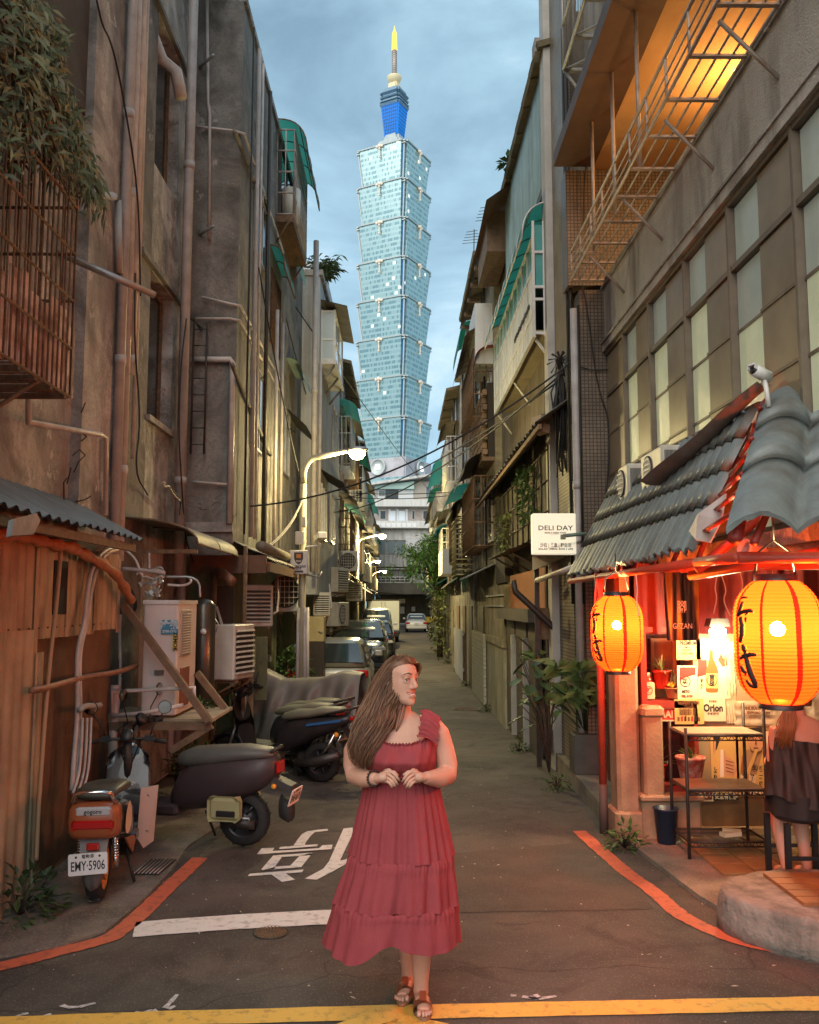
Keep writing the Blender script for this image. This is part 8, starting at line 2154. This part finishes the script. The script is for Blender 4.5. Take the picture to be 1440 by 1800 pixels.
for x, y in ((-.17,-.17),(.17,-.17),(-.17,.17),(.17,.17)): MB().box((gx+x-.018,YG+.06+y-.018,.04),(gx+x+.018,YG+.06+y+.018,gz_(1440)-.005)).build('leg', M_black, stl)
for y in (-.17,.17): MB().box((gx-.152,YG+.06+y-.010,.26),(gx+.152,YG+.06+y+.010,.285)).build('foot_rail', M_black, stl)
tb = thing('bar_table', 'dark round bar table at the right edge beyond the seated person', 'table', (3.35,6.75,.04))
MB().lathe([(.32,.93),(.335,.94),(.335,.965),(.001,.97)], 32, Matrix.Translation((3.4,6.9,0))).build('table_top', M_wood, tb); MB().lathe([(.20,.04),(.19,.06),(.035,.09),(.03,.93)], 16, Matrix.Translation((3.4,6.9,0))).build('leg', M_dkmetal, tb)
# ================================================================== street lamps
def street_lamp(label, base, reach, h, power):
    t = thing('street_lamp', label, 'street lamp', base, 'lit street lamps along the left side of the alley', 0, local=True)
    MB().tube([(0,0,0),(0,0,h-.55)], [.062,.048], 12).build('pole', pm('yellowed lamp pole', (.40,.36,.26), .5, alt=(.28,.24,.17), scale=4, amt=.5), t)
    pts = [Vector((0,0,h-.56))]
    for k in range(9): a = math.pi/2*k/8; pts.append(Vector((.22*(1-math.cos(a)), 0, h-.42+.30*math.sin(a))))
    pts.append(Vector((reach-.16,0,h-.03)))
    MB().tube(pts, [.047]*(len(pts)-1)+[.03], 10).build('arm', _M['yellowed lamp pole'], t)
    b = MB(); b.lathe([(.03,-.14),(.07,-.10),(.085,0),(.075,.12),(.03,.17)], 16, Matrix.Translation((reach,0,h)) @ Matrix.Rotation(math.pi/2,4,'Y') @ Matrix.Diagonal((.6,1,1,1))); hd = b.build('lamp_head', M_steel, t)
    b = MB(); b.lathe([(.001,-.12),(.06,-.10),(.092,-.04),(.094,.02)], 20, Matrix.Translation((reach,0,h-.045)) @ Matrix.Diagonal((1.35,1,1,1)), False); b.build('lens', glow('sodium lens', (1,.83,.38), 40), hd)
    L = bpy.data.lights.new('street_light', 'POINT'); L.energy = power; L.color = (1,.80,.36); L.shadow_soft_size = .09
    o = bpy.data.objects.new('street_light', L); COL.objects.link(o); o.parent = t; o.location = (reach,0,h-.22)
    return t
l1 = on_y(628,790,13.8); b1 = on_y(531,1100,13.8)
street_lamp('nearest street lamp, arching over the silver hatchback', (b1.x,13.8,-.13), l1.x-b1.x, l1.z+.13, 150)
for k, (px, py, bpx, Y, lab) in enumerate(((672,939,628,30,'second street lamp beside the dark cars'),(664,985,641,46,'third street lamp near the white box truck'),(676,1003,655,62,'farthest and smallest lit street lamp'))):
    l = on_y(px,py,Y); b = on_y(bpx,1080,Y); street_lamp(lab, (b.x,Y,-.18), l.x-b.x, l.z+.18, 360)
# boxes on the first pole
pb = thing('police_box', 'white police notice box with a shield badge strapped to the near lamp pole', 'notice box', (b1.x,13.7,1.9))
Yp = 13.62; a, c = on_y(509,1009,Yp), on_y(541,967,Yp)
b = MB(); b.bevbox(((a.x+c.x)/2,Yp+.06,(a.z+c.z)/2),(c.x-a.x,.12,c.z-a.z),.01); b.build('box_body', M_whitem, pb)
def ppoly(pts, mat, lift=1, nm='print'): return MB().poly([on_y(x,y,Yp-.002*lift) for x,y in pts]).build(nm, mat, pb)
ppoly([(517,971),(533,971),(533,982),(530,989),(525,992.5),(520,989),(517,982)], pm('dark badge', (.05,.03,.025), .5)); ppoly([(521,974),(529,974),(529,981),(521,981)], pm('gold badge', (.5,.18,.04), .5), 2)
t = MB(); s_ = Yp/FPX
text_on(t,'POLICE',3.4*s_*1.3,FRONT(on_y(525,986.5,Yp-.005)),.001,width=9*s_); t.build('lettering', M_prw, pb)
t = MB(); text_on(t,'信義分局吳興街派出所',4*s_*1.2,FRONT(on_y(525,996,Yp-.003)),.001,width=25*s_); text_on(t,'巡邏箱',4*s_*1.2,FRONT(on_y(525,1000,Yp-.003)),.001,width=9*s_); t.build('lettering', M_ink, pb)
ppoly([(517,1003),(533,1003),(533,1006.5),(517,1006.5)], pm('dark badge', (.05,.03,.025)))
eq = thing('relay_box', 'pale relay boxes on the near lamp pole above the police box', 'box', (b1.x,13.7,2.9))
for x0,y0,x1,y1 in ((519,934,536,957),(531,908,539,927)):
    a, c = on_y(x0,y1,13.68), on_y(x1,y0,13.68); b = MB(); b.bevbox(((a.x+c.x)/2,13.7,(a.z+c.z)/2),(c.x-a.x,.10,c.z-a.z),.015); b.build('relay_casing', M_acw, eq)
cm_ = thing('security_camera', 'boxy white security camera on an arm beside the near lamp pole', 'security camera', on_y(560,950,13.7))
a, c = on_y(554,951,13.7), on_y(572,937,13.7); b = MB(); b.bevbox(((a.x+c.x)/2,13.7,(a.z+c.z)/2),(.14,.30,.10),.01,(R(-8),0,R(20))); b.build('camera_body', M_whitem, cm_)
b = MB(); b.tube([on_y(534,962,13.78), on_y(548,960,13.78), on_y(566,960,13.72), on_y(566,952,13.72)], .016, 6); b.build('arm', M_whitem, cm_)
b = MB(); b.tube([on_y(539,1010,13.78), on_y(562,1015,13.7), on_y(566,1005,13.7)], .016, 6); b.build('lower_arm', M_steel, cm_)
pc = MB(); 
for dx in (.05,.09,-.05): pc.tube([(b1.x+dx,13.74,-.1),(b1.x+dx*1.1,13.74,1.0),(b1.x+dx,13.74,1.95)], .028, 6)
tag(pc.build('pole_conduit', M_pipe), 'bundle of grey conduits strapped to the foot of the near lamp pole', 'conduit')

# ================================================================== air conditioners and clutter on the left
hp = thing('heat_pump', 'large white condenser cabinet with a blue cooling sticker on a bracket shelf', 'condenser', (-2.2,8.5,.95))
a, c = on_y(247,1258,8.2), on_y(314,1056,8.2)
b = MB(); b.bevbox(((a.x+c.x)/2,8.57,(a.z+c.z)/2),(c.x-a.x,.74,c.z-a.z),.012); b.build('cabinet', pm('off white cabinet', (.66,.58,.54), .5, alt=(.58,.48,.43), scale=3, amt=.5, streak=(.4,.3,.24), samt=.3), hp)
b = MB(); b.box((a.x-.006,8.19,c.z-.03),(c.x+.006,8.95,c.z+.006)); b.build('lid', M_whitem, hp)
for y0, y1, z0, z1, m in ((8.29,8.66,.52,.95,pm('grey fan grille', (.30,.25,.21), .5)),(8.32,8.64,.06,.42,pm('rust red panel', (.20,.06,.035), .6))):
    b = MB(); b.bevbox((c.x+.004,(y0+y1)/2,a.z+(z0+z1)/2),(.02,y1-y0,z1-z0),.006); g_o = b.build('side_grille', m, hp)
    if z0 > .3:
        w_ = MB()
        for k in range(16): w_.tube([(c.x+.018,y0+.03,a.z+z0+.03+.024*k),(c.x+.018,y1-.03,a.z+z0+.03+.024*k)], .004, 4)
        w_.build('grille_wire', M_acw, g_o, kind='stuff')
st = MB(); q0, q1 = on_y(283,1115,8.19), on_y(313,1090,8.19); st.box((q0.x,8.188,q0.z),(q1.x,8.1945,q1.z)); s1 = st.build('sticker', pm('blue sticker', (.05,.22,.34), .5), hp)
t = MB(); text_on(t,'冷氣',.085,FRONT(on_y(298,1099,8.186)),.004); text_on(t,'2700-1711',.03,FRONT(on_y(298,1110,8.186)),.001); t.build('lettering', pm('sticker ink', (.55,.62,.66), .6), s1)
st = MB(); q0, q1 = on_y(303,1141,8.19), on_y(313,1115,8.19); st.box((q0.x,8.188,q0.z),(q1.x,8.1945,q1.z)); s1 = st.build('sticker', pm('yellow sticker', (.60,.45,.08), .5), hp)
t = MB(); text_on(t,'ZEMOK',.05,face_mtx(on_y(308,1128,8.186),(0,0,-1),(1,0,0)),.002); t.build('lettering', M_ink, s1)
st = MB(); q0, q1 = on_y(271,1187,8.19), on_y(288,1178,8.19); st.box((q0.x,8.186,q0.z),(q1.x,8.1945,q1.z)); st.build('vent_slot', pm('dull slot', (.16,.13,.11), .6), hp)
sf = thing('bracket_shelf', 'timber and angle iron shelf with diagonal braces carrying the white condenser', 'shelf', (-2.3,8.5,.9))
zs_ = a.z-.02
p0_ = on_y(196,1267,8.1); p1_ = on_y(372,1270,8.1)
MB().box((p0_.x,8.06,zs_-.09),(p1_.x,8.12,zs_-.02)).build('front_beam', M_wood, sf); MB().box((-2.75,8.125,zs_-.03),(p1_.x,9.1,zs_-.003)).build('board', pm('bleached board', (.42,.34,.24), .8, alt=(.25,.18,.12), scale=5, amt=.6), sf)
for (x0,y0),(x1,y1),Yb in (((217,1062),(368,1268),8.02),((346,1182),(396,1246),8.9),((300,1320),(372,1275),8.1)):
    A_, B_ = on_y(x0,y0,Yb), on_y(x1,y1,Yb); d = (B_-A_); m_ = Matrix.Translation((A_+B_)/2) @ d.to_track_quat('Z','Y').to_matrix().to_4x4(); MB().box((-.035,-.03,-d.length/2),(.035,.03,d.length/2), m_).build('brace', M_wood, sf)
MB().tube([on_y(197,1265,8.05), on_y(197,1215,8.05), on_y(330,1210,8.05), on_y(341,1207,8.05), on_y(342,1240,8.05)], .018, 7).build('pipe', M_pipeP, sf)
MB().tube([on_y(198,1258,8.02), on_y(250,1254,8.02), on_y(322,1240,8.02)], .020, 7).build('pipe', M_pipeP, sf)
MB().tube([(p0_.x+.02,8.1,.02),(p0_.x+.02,8.1,zs_+.3)], .04, 8).build('stand_pipe', M_pipe, sf)
tk_ = thing('water_tank', 'dark steel cylinder tank behind the white condenser', 'tank', (-1.98,9.6,.8)); MB().lathe([(.11,.86),(.125,.88),(.125,1.98),(.08,2.04),(.001,2.06)], 24, Matrix.Translation((-2.06,9.35,0))).build('tank_body', pm('smoked steel', (.10,.085,.07), .3, .6, alt=(.05,.04,.03), scale=3, amt=.5), tk_); MB().lathe([(.03,0),(.032,.01)], 12, Matrix.Translation((-2.03,9.222,1.72)) @ Matrix.Rotation(math.pi/2,4,'X')).build('gauge', M_whitem, tk_)
MB().tube([(-1.95,9.35,1.86),(-1.90,9.32,1.80),(-1.92,9.32,1.72),(-1.95,9.35,1.70)], .008, 5).build('handle', M_steel, tk_)
# the tangle of pipes and valves over the condenser
tg = thing('pipe_manifold', 'tangle of valves and hot water pipes over the white condenser', 'pipework', (-2.4,8.6,2.2))
rnd = random.Random(17)
for pts, r, m in (([(214,1000),(255,1003),(290,1008)],.022,M_pipe),([(240,1010),(248,1005),(282,1000),(286,1010),(270,1020),(255,1012),(250,1018)],.012,M_wirew),([(292,1014),(350,1014),(352,1050)],.012,M_steel),([(295,1028),(325,1030),(338,1022),(334,1018)],.012,M_pipeP),
                  ([(210,960),(225,970),(240,985),(246,1005),(252,1015)],.014,M_pipeP),([(212,958),(200,970),(185,1000),(158,1060),(150,1100)],.012,M_pipeP),([(205,1080),(212,1060),(212,1130),(208,1180),(214,1190)],.010,M_wire),([(216,1020),(235,1045),(240,1070),(226,1080)],.02,M_wire),
                  ([(262,972),(262,1000)],.016,M_steel),([(270,1000),(285,996),(288,1008)],.01,M_steel),([(248,1030),(262,1022),(274,1034),(276,1045)],.01,M_steel),([(255,1040),(268,1050)],.012,M_steel),([(212,1080),(210,1110),(212,1180),(208,1250),(196,1300)],.016,M_pipeP)):
    cable([on_y(x,y,8.35) for x,y in pts], r, m, tg, 'pipe')
for k in range(10): q = on_y(rnd.uniform(245,285), rnd.uniform(1015,1048), 8.32); b = MB(); b.cbox(q,(.04,.03,.03),(rnd.random()*3,rnd.random()*3,0)); b.tube([q,q+Vector((.03,0,.05))],.006,5); b.build('valve', M_steel, tg)
# awnings over the left ground level
ca = thing('tin_canopy', 'curved tin canopy over the condenser shelf', 'canopy', (-2.4,9.5,2.6))
awning(ca, -2.75, -2.0, 8.75, 10.9, 2.86, .26, M_tin, bow=.5, ribs=2, ribmat=M_wood); MB().box((-2.74,8.8,2.50),(-2.02,8.84,2.54)).build('canopy_bar', M_rust, ca)
cb2 = thing('shop_canopy', 'brown tin canopy with a rolled tarpaulin along its edge', 'canopy', (-1.9,12.5,2.6))
sheet(cb2, (-2.11,11.15,2.78),(-2.11,15.0,2.78),(-1.62,15.0,2.56),(-1.62,11.15,2.54), M_tin, 'canopy_sheet', 20, .010); MB().box((-2.6,10.95,2.38),(-1.66,11.02,2.60)).build('fascia_board', pm('brown fascia', (.16,.085,.05), .8, alt=(.09,.05,.03), scale=4, amt=.6), cb2)
MB().box((-1.66,11.021,2.40),(-1.62,15.0,2.52)).build('fascia_board', _M['brown fascia'], cb2); MB().tube([(-1.75,11.1,2.72),(-1.75,14.9,2.72)], .07, 10).build('rolled_tarpaulin', pm('grimy tarpaulin', (.22,.19,.14), .7, alt=(.12,.10,.07), scale=4, amt=.6), cb2)
for dx in (0,.03): cable([on_y(532,880,13.7), on_y(505,925,13.2)+Vector((dx,0,-.05)), on_y(452,978,12.5)+Vector((dx,0,0))], .010, M_wirew, cb2)
AC = [('louvred ivory air conditioner standing right of the white condenser', (-1.93,10.35,1.15), R(74), dict(w=.52,h=.62,d=.28,louvre=True)),
      ('tan louvred air conditioner facing out under the brown canopy', (-1.95,12.2,1.70), R(8), dict(w=.40,h=.56,d=.34,louvre=True)),
      ('white air conditioner with a green grid front just left of the lamp pole', (-1.80,14.2,1.88), R(4), dict(w=.34,h=.62,d=.36)),
      ('small grey air conditioner right of the lamp pole above the yellow cabinet', (-1.72,19.2,1.75), R(12), dict(w=.36,h=.50,d=.30,louvre=True)),
      ('upper of two ivory air conditioners above the dark suv', (-1.62,22.6,2.3), R(75), dict(w=.85,h=.62,d=.32,louvre=True)),
      ('lower of two ivory air conditioners above the dark suv', (-1.60,22.6,1.45), R(75), dict(w=.85,h=.60,d=.32)),
      ('yellow lit air conditioner under a wooden hood on the left wall', (-1.45,24.4,2.9), R(20), dict(w=.45,h=.55,d=.32)),
      ('far grey air conditioner on the left wall beside the second lamp', (-1.6,29.3,2.1), R(30), dict(w=.6,h=.62,d=.3,louvre=True))]
for lab, loc, rz, kw in AC: ac_unit(lab, loc, rz, **kw)
ac_unit('grey air conditioner casing behind the ridge of the shop roof', (2.21,7.4,2.98), R(-90), w=.62, h=.31, d=.20); ac_unit('short air conditioner casing left of the other behind the shop roof', (2.21,8.35,2.98), R(-90), w=.36, h=.33, d=.20)
yc = thing('metal_cabinet', 'ochre metal cabinet behind the lamp pole above the hatchback', 'cabinet', (-1.7,17.3,.5)); a, c = on_y(538,1128,17.2), on_y(570,1084,17.2); b = MB(); b.bevbox(((a.x+c.x)/2,17.4,(a.z+c.z)/2),(c.x-a.x,.4,c.z-a.z),.01); b.build('cabinet_body', pm('ochre enamel', (.40,.33,.17), .5, alt=(.28,.22,.10), scale=4, amt=.5), yc)
MB().box((a.x,17.19,a.z-.9),(c.x,17.6,a.z-.002)).build('stand', M_dkmetal, yc); MB().tube([on_y(560,1110,17.18),on_y(567,1112,17.18)], .012, 5).build('handle', M_steel, yc)
# boards, doors and gear on the lower walls, left
lw = thing('lower_boarding', 'patched doors and boards at street level behind the scooters', 'boarding', (-2.3,11,0))
for x0,y0,x1,y1,Y,m in ((210,1270,245,1400,8.9,M_wood),(350,1030,378,1170,10.9,pm('brown door leaf', (.13,.075,.045), .8, alt=(.07,.04,.025), scale=4, amt=.6)),(380,1030,410,1120,11.0,_M['deep brown doorway']),(410,1190,445,1300,11.05,C_ochre),(448,1120,470,1230,11.05,C_moss),(345,1190,380,1330,11.0,pm('yellow green board', (.26,.24,.10), .8, alt=(.14,.13,.06), scale=4, amt=.6)),(300,1280,340,1390,10.9,M_wood)):
    a, c = on_y(x0,y1,Y), on_y(x1,y0,Y); MB().box((a.x,Y,max(0,a.z)),(c.x,Y+.05,c.z)).build('board', m, lw)
for x, y0, y1, r in ((322,930,1400,.05),(378,1000,1300,.03),(432,960,1250,.025),(300,1270,1390,.06)):
    A_, B_ = on_y(x,y0,10.8), on_y(x,y1,10.8); MB().tube([A_, Vector((A_.x,10.8,max(0,B_.z)))], r, 8).build('pipe', M_pipe if r>.04 else M_rust, lw)
MB().tube([on_y(384,1005,10.8),on_y(394,1010,10.7),on_y(408,1022,10.5)], .06, 10).build('vent_duct', pm('copper flexi duct', (.28,.14,.08), .5, .3), lw)
# greenery
def bush(name, label, c, r, n, mat, seed, L=(.05,.10), cat='plant'):
    rnd = random.Random(seed); t = thing(name, label, cat, c); s = MB(); f = MB(); c = Vector(c)
    for k in range(10): d = rand_dir(rnd,.1,1)*r; s.tube([c, c+d*.5+Vector((0,0,.05)), c+d], [.008,.006,.003], 4)
    for k in range(n):
        d = rand_dir(rnd,-.2,1); p = c + Vector((d.x*r,d.y*r,max(.02,d.z*r*1.1)))*rnd.random()**.4; leaf_blade(f, p, d+rand_dir(rnd)*.8+Vector((0,0,-.2)), rnd.uniform(*L), rnd.uniform(*L)*.5, .4)
    s.build('stem', M_bark, t, kind='stuff'); f.build('foliage', mat, t, kind='stuff'); return t
bush('wall_plant', 'dark leafy plant at the foot of the shed beside the orange scooter', (-2.45,5.95,.02), .27, 170, M_leafd, 1, (.06,.11))
bush('potted_bush', 'bush in a cement pot under the condenser shelf', (-2.1,9.15,.35), .24, 200, M_leaf, 2, (.06,.11)); tag(MB().lathe([(.13,.0),(.18,.36),(.20,.36),(.20,.40),(.16,.40)], 20, Matrix.Translation((-2.1,9.15,0))).build('cement_pot', M_concd), 'grey cement pot under the condenser shelf', 'pot')
bush('shelf_plant', 'small leafy plant on the bracket shelf end', (-1.98,9.02,.95), .11, 90, M_leaf, 3, (.05,.08))
bush('wall_fern', 'feathery fern growing left of the silver hatchback', (-2.0,15.6,.75), .42, 320, M_leaf, 4, (.10,.2)); bush('wall_fern', 'small bush between the suv and the left wall', (-1.98,24.3,.6), .4, 260, M_leaf, 5, (.10,.18))
bush('kerb_weed', 'weed sprouting at the foot of the red shop post', (1.85,7.55,.0), .17, 120, M_leaf, 6, (.05,.09))
for k, (y, lab) in enumerate(((9.9,'sparse weeds at the foot of the first gate post'),(13,'weeds along the base of the gate'),(18.4,'weeds at the base of the pale garden wall'),(24,'weeds below the roller shutter end'),(29,'weeds by the white fence'),(33,'low weeds beyond the white fence'))):
    bush('kerb_weed', lab, (1.70 if y < 14 else 1.74,y,ground_z(y)), .16, 70, M_leaf, 20+k, (.04,.08))
# planters beside the kerb
def planter(label, x, y, w, d, h, z):
    t = thing('planter_box', label, 'planter', (x,y,z)); b = MB(); b.bevbox((x,y,z+h/2),(w,d,h),.01); b.build('planter_body', pm('dark terrazzo planter', (.10,.085,.075), .6, alt=(.06,.05,.045), scale=5, amt=.6), t); MB().box((x-w/2+.03,y-d/2+.03,z+h-.02),(x+w/2-.03,y+d/2-.03,z+h+.004)).build('soil', M_soil, t); return t
p1 = on_z(1030,1362,.17); planter('tall dark square planter beside the red shop post', p1.x+.03, p1.y+.15, .30, .30, .42, .17)
p2 = on_z(985,1322,.17); planter('long low dark planter behind the tall one', p2.x+.05, p2.y+.22, .34, .40, .26, .17)
def palm(name, label, base, n, seed, H):
    rnd = random.Random(seed); t = thing(name, label, 'plant', base); s = MB(); f = MB(); base = Vector(base)
    for k in range(n):
        h = H*rnd.uniform(.45,1); d = Vector((rnd.gauss(0,.21),rnd.gauss(0,.16),h)); tip = base+d; s.tube([base, base+d*.5+Vector((0,0,.03)), tip], [.008,.006,.005], 5)
        nl = 13
        for j in range(nl):
            a = 6.283*j/nl; dd = Vector((math.cos(a),math.sin(a),rnd.uniform(-.1,.9))); leaf_blade(f, tip, dd, rnd.uniform(.15,.30), .0075, 1.0)
    s.build('stem', M_leafd, t, kind='stuff'); f.build('fronds', pm('palm frond', (.13,.20,.055), .5, alt=(.20,.25,.09), scale=12, amt=.7), t, kind='stuff'); return t
palm('umbrella_palm', 'umbrella palm with fine radiating fronds in the tall dark planter', (p1.x+.03,p1.y+.15,.60), 20, 3, .75)
palm('umbrella_palm', 'second umbrella palm growing behind the tall planter', (p2.x+.28,p2.y+.25,.45), 13, 4, 1.0)
fg = thing('broadleaf_plant', 'broad leaved plant with glossy round leaves in front of the gate posts', 'plant', (1.58,9.9,.1))
s = MB(); rnd = random.Random(12); stems = []
for tx, ty in ((905,1118),(912,1150),(925,1165),(950,1180),(930,1205),(915,1195),(968,1200),(935,1245),(920,1260),(945,1150),(960,1160),(975,1235),(955,1225),(940,1275),(928,1228),(905,1180),(985,1250),(970,1180),(948,1200),(925,1220),(955,1260),(978,1215),(990,1185),(938,1170),(912,1235),(962,1150)):
    tip = on_y(tx,ty,9.9+rnd.uniform(-.25,.25)); stems.append(tip); s.tube([Vector((1.63,9.95,.15)), Vector((1.6,9.9,.6)).lerp(tip,.35), tip], [.010,.008,.004], 5)
s.build('stem', M_bark, fg, kind='stuff')
for tip in stems:
    m = MB(); d = rand_dir(rnd,-.5,.1)+Vector((-.35,-.5,-.1)); d.normalize(); sd2 = d.cross(Vector((0,0,1))).normalized(); n2 = sd2.cross(d); L_ = rnd.uniform(.13,.21); P_ = []
    for q in range(7):
        u = q/6; w = L_*.36*math.sin(math.pi*min(1,u*.92+.08))**.7; c_ = tip+d*L_*u+Vector((0,0,-.04*u*u)); P_ += [c_-sd2*w+n2*.012, c_, c_+sd2*w+n2*.012]
    m._add(P_, [(3*q+i,3*q+i+1,3*q+4+i,3*q+3+i) for q in range(6) for i in range(2)]); m.build('leaf', pm('glossy broad leaf', (.05,.095,.03), .42, alt=(.09,.14,.045), scale=6, amt=.5, spec=.35, vals=.4), fg, True)
# leafy tree over the right wall
tr = thing('alley_tree', 'leafy green tree leaning out from the right wall in mid alley', 'tree', (1.5,37,-.18))
s = MB(); f1, f2 = MB(), MB(); rnd = random.Random(8); base = Vector((1.62,37.2,-.18)); s.tube([base, base+Vector((.02,0,1.2)), base+Vector((-.05,-.1,2.4)), base+Vector((-.2,-.2,3.4))], [.13,.11,.09,.06], 8)
for k in range(56):
    px, py = rnd.gauss(768,27), rnd.gauss(982,21); tip = on_y(px,py,37+rnd.uniform(-1.1,1.1)); fk = base+Vector((-.05,-.1,2.4+rnd.random())); s.tube([fk, fk.lerp(tip,.6)+Vector((0,0,.12)), tip], [.04,.022,.008], 5)
    for j in range(46):
        p = tip+rand_dir(rnd)*.42*rnd.random()**.5; leaf_blade(f1 if rnd.random()<.7 else f2, p, rand_dir(rnd,-.9,.4)+Vector((-.1,-.2,-.3)), rnd.uniform(.15,.26), rnd.uniform(.05,.08), .5)
s.build('trunk', M_bark, tr); f1.build('crown', pm('bright tree leaf', (.10,.25,.045), .45, alt=(.05,.11,.02), scale=5, amt=.6), tr, kind='stuff'); f2.build('crown_shoots', M_leaf, tr, kind='stuff')
vine('wall_creeper', 'yellowish creeper tumbling down the right wall below the tree', 1.86, 33, 43, 0, 2.6, 700, 15, pm('yellow green leaf', (.16,.18,.05)), (.12,.24), .5)
bush('roof_weed', 'tuft of weed on the mossy eaves of the clad house', on_y(897,292,14.6), .16, 60, M_leaf, 30, (.10,.2))
yb = thing('storage_crate', 'yellow crate on top of the far scooter by the right wall', 'crate', (1.95,58.4,.7)); b = MB(); b.bevbox((1.95,58.3,.98),(.6,.5,.32),.03); b.build('crate_body', pm('yellow plastic', (.62,.45,.03), .5), yb); b = MB(); b.bevbox((1.95,58.3,1.15),(.66,.56,.03),.01); b.build('crate_lid', pm('yellow plastic', (.62,.45,.03)), yb)
# aerials
for k,(px,py,Y,lab) in enumerate(((858,385,20,'spiky roof aerial behind the mossy eaves'),(832,425,23,'roof aerial over the turquoise hood'))):
    q = on_y(px,py,Y); m = MB(); m.tube([q+Vector((0,0,-1.0)), q+Vector((.03,0,.35))], .015, 5)
    for j in range(5): m.tube([q+Vector((-.3+.03*j,0,-.05+.08*j)), q+Vector((.2-.02*j,0,.0+.08*j))], .008, 4)
    tag(m.build('roof_aerial', M_dkmetal), lab, 'aerial')
# overhead wires
for k,(a, c, s, r) in enumerate((((on_x(440,890,-2.0)),(on_x(1000,640,1.95)),.35,.012),((on_y(560,900,24)),(on_x(990,655,1.95)),.5,.012),((on_y(560,880,26)),(on_x(985,668,1.95)),.4,.012),((on_y(520,540,17)),(on_y(790,900,55)),.3,.012),((on_y(556,862,28)),(on_y(830,862,28)),.12,.014),((on_y(556,868,28)),(on_y(830,866,28)),.18,.014),((on_x(455,470,-2.0)),(on_y(530,850,13.9)),.15,.010),((on_x(340,560,-2.6)),(on_x(520,760,-2.0)),.2,.010),((on_x(503,560,-2.0)),(on_y(575,800,24)),.2,.010))):
    tag(MB().tube(sag(a,c,s,20), r, 5).build('overhead_wire', M_wire), ['black wire from the dark left house up to the mosaic column','upper wire sagging across to the cable knot on the right','lower wire sagging across to the cable knot on the right','long thin wire crossing in front of the skyscraper','upper of two level wires before the closing block','lower of two level wires before the closing block','wire dropping down to the near lamp pole','wire slung between the near house and the dark house','thin wire dropping along the whitewashed house'][k], 'wire')
kn = MB(); q = on_x(985,640,1.93)
for k in range(26): d = rand_dir(rnd)*.16; kn.tube([q+d, q+d*.3+Vector((0,0,.05)), q-d*.7+Vector((0,.05,-.25-.3*rnd.random())), q+Vector((.06*math.sin(k),.02,-.8-.6*rnd.random()))], .010, 4)
tag(kn.build('cable_knot', M_wire), 'dense knot of black cables strapped to the mosaic column', 'cables'); bpy.data.objects['cable_knot']['kind'] = 'stuff'
for px, py, lab in ((948,740,'upper tan camera housing under the long eave'),(952,755,'lower round lamp under the long eave')):
    q = on_x(px,py,1.72); tag(MB().cbox(q,(.10,.22,.10),(0,.2,.4)).build('eave_fixture', pm('tan housing', (.36,.27,.17), .6)), lab, 'fixture')
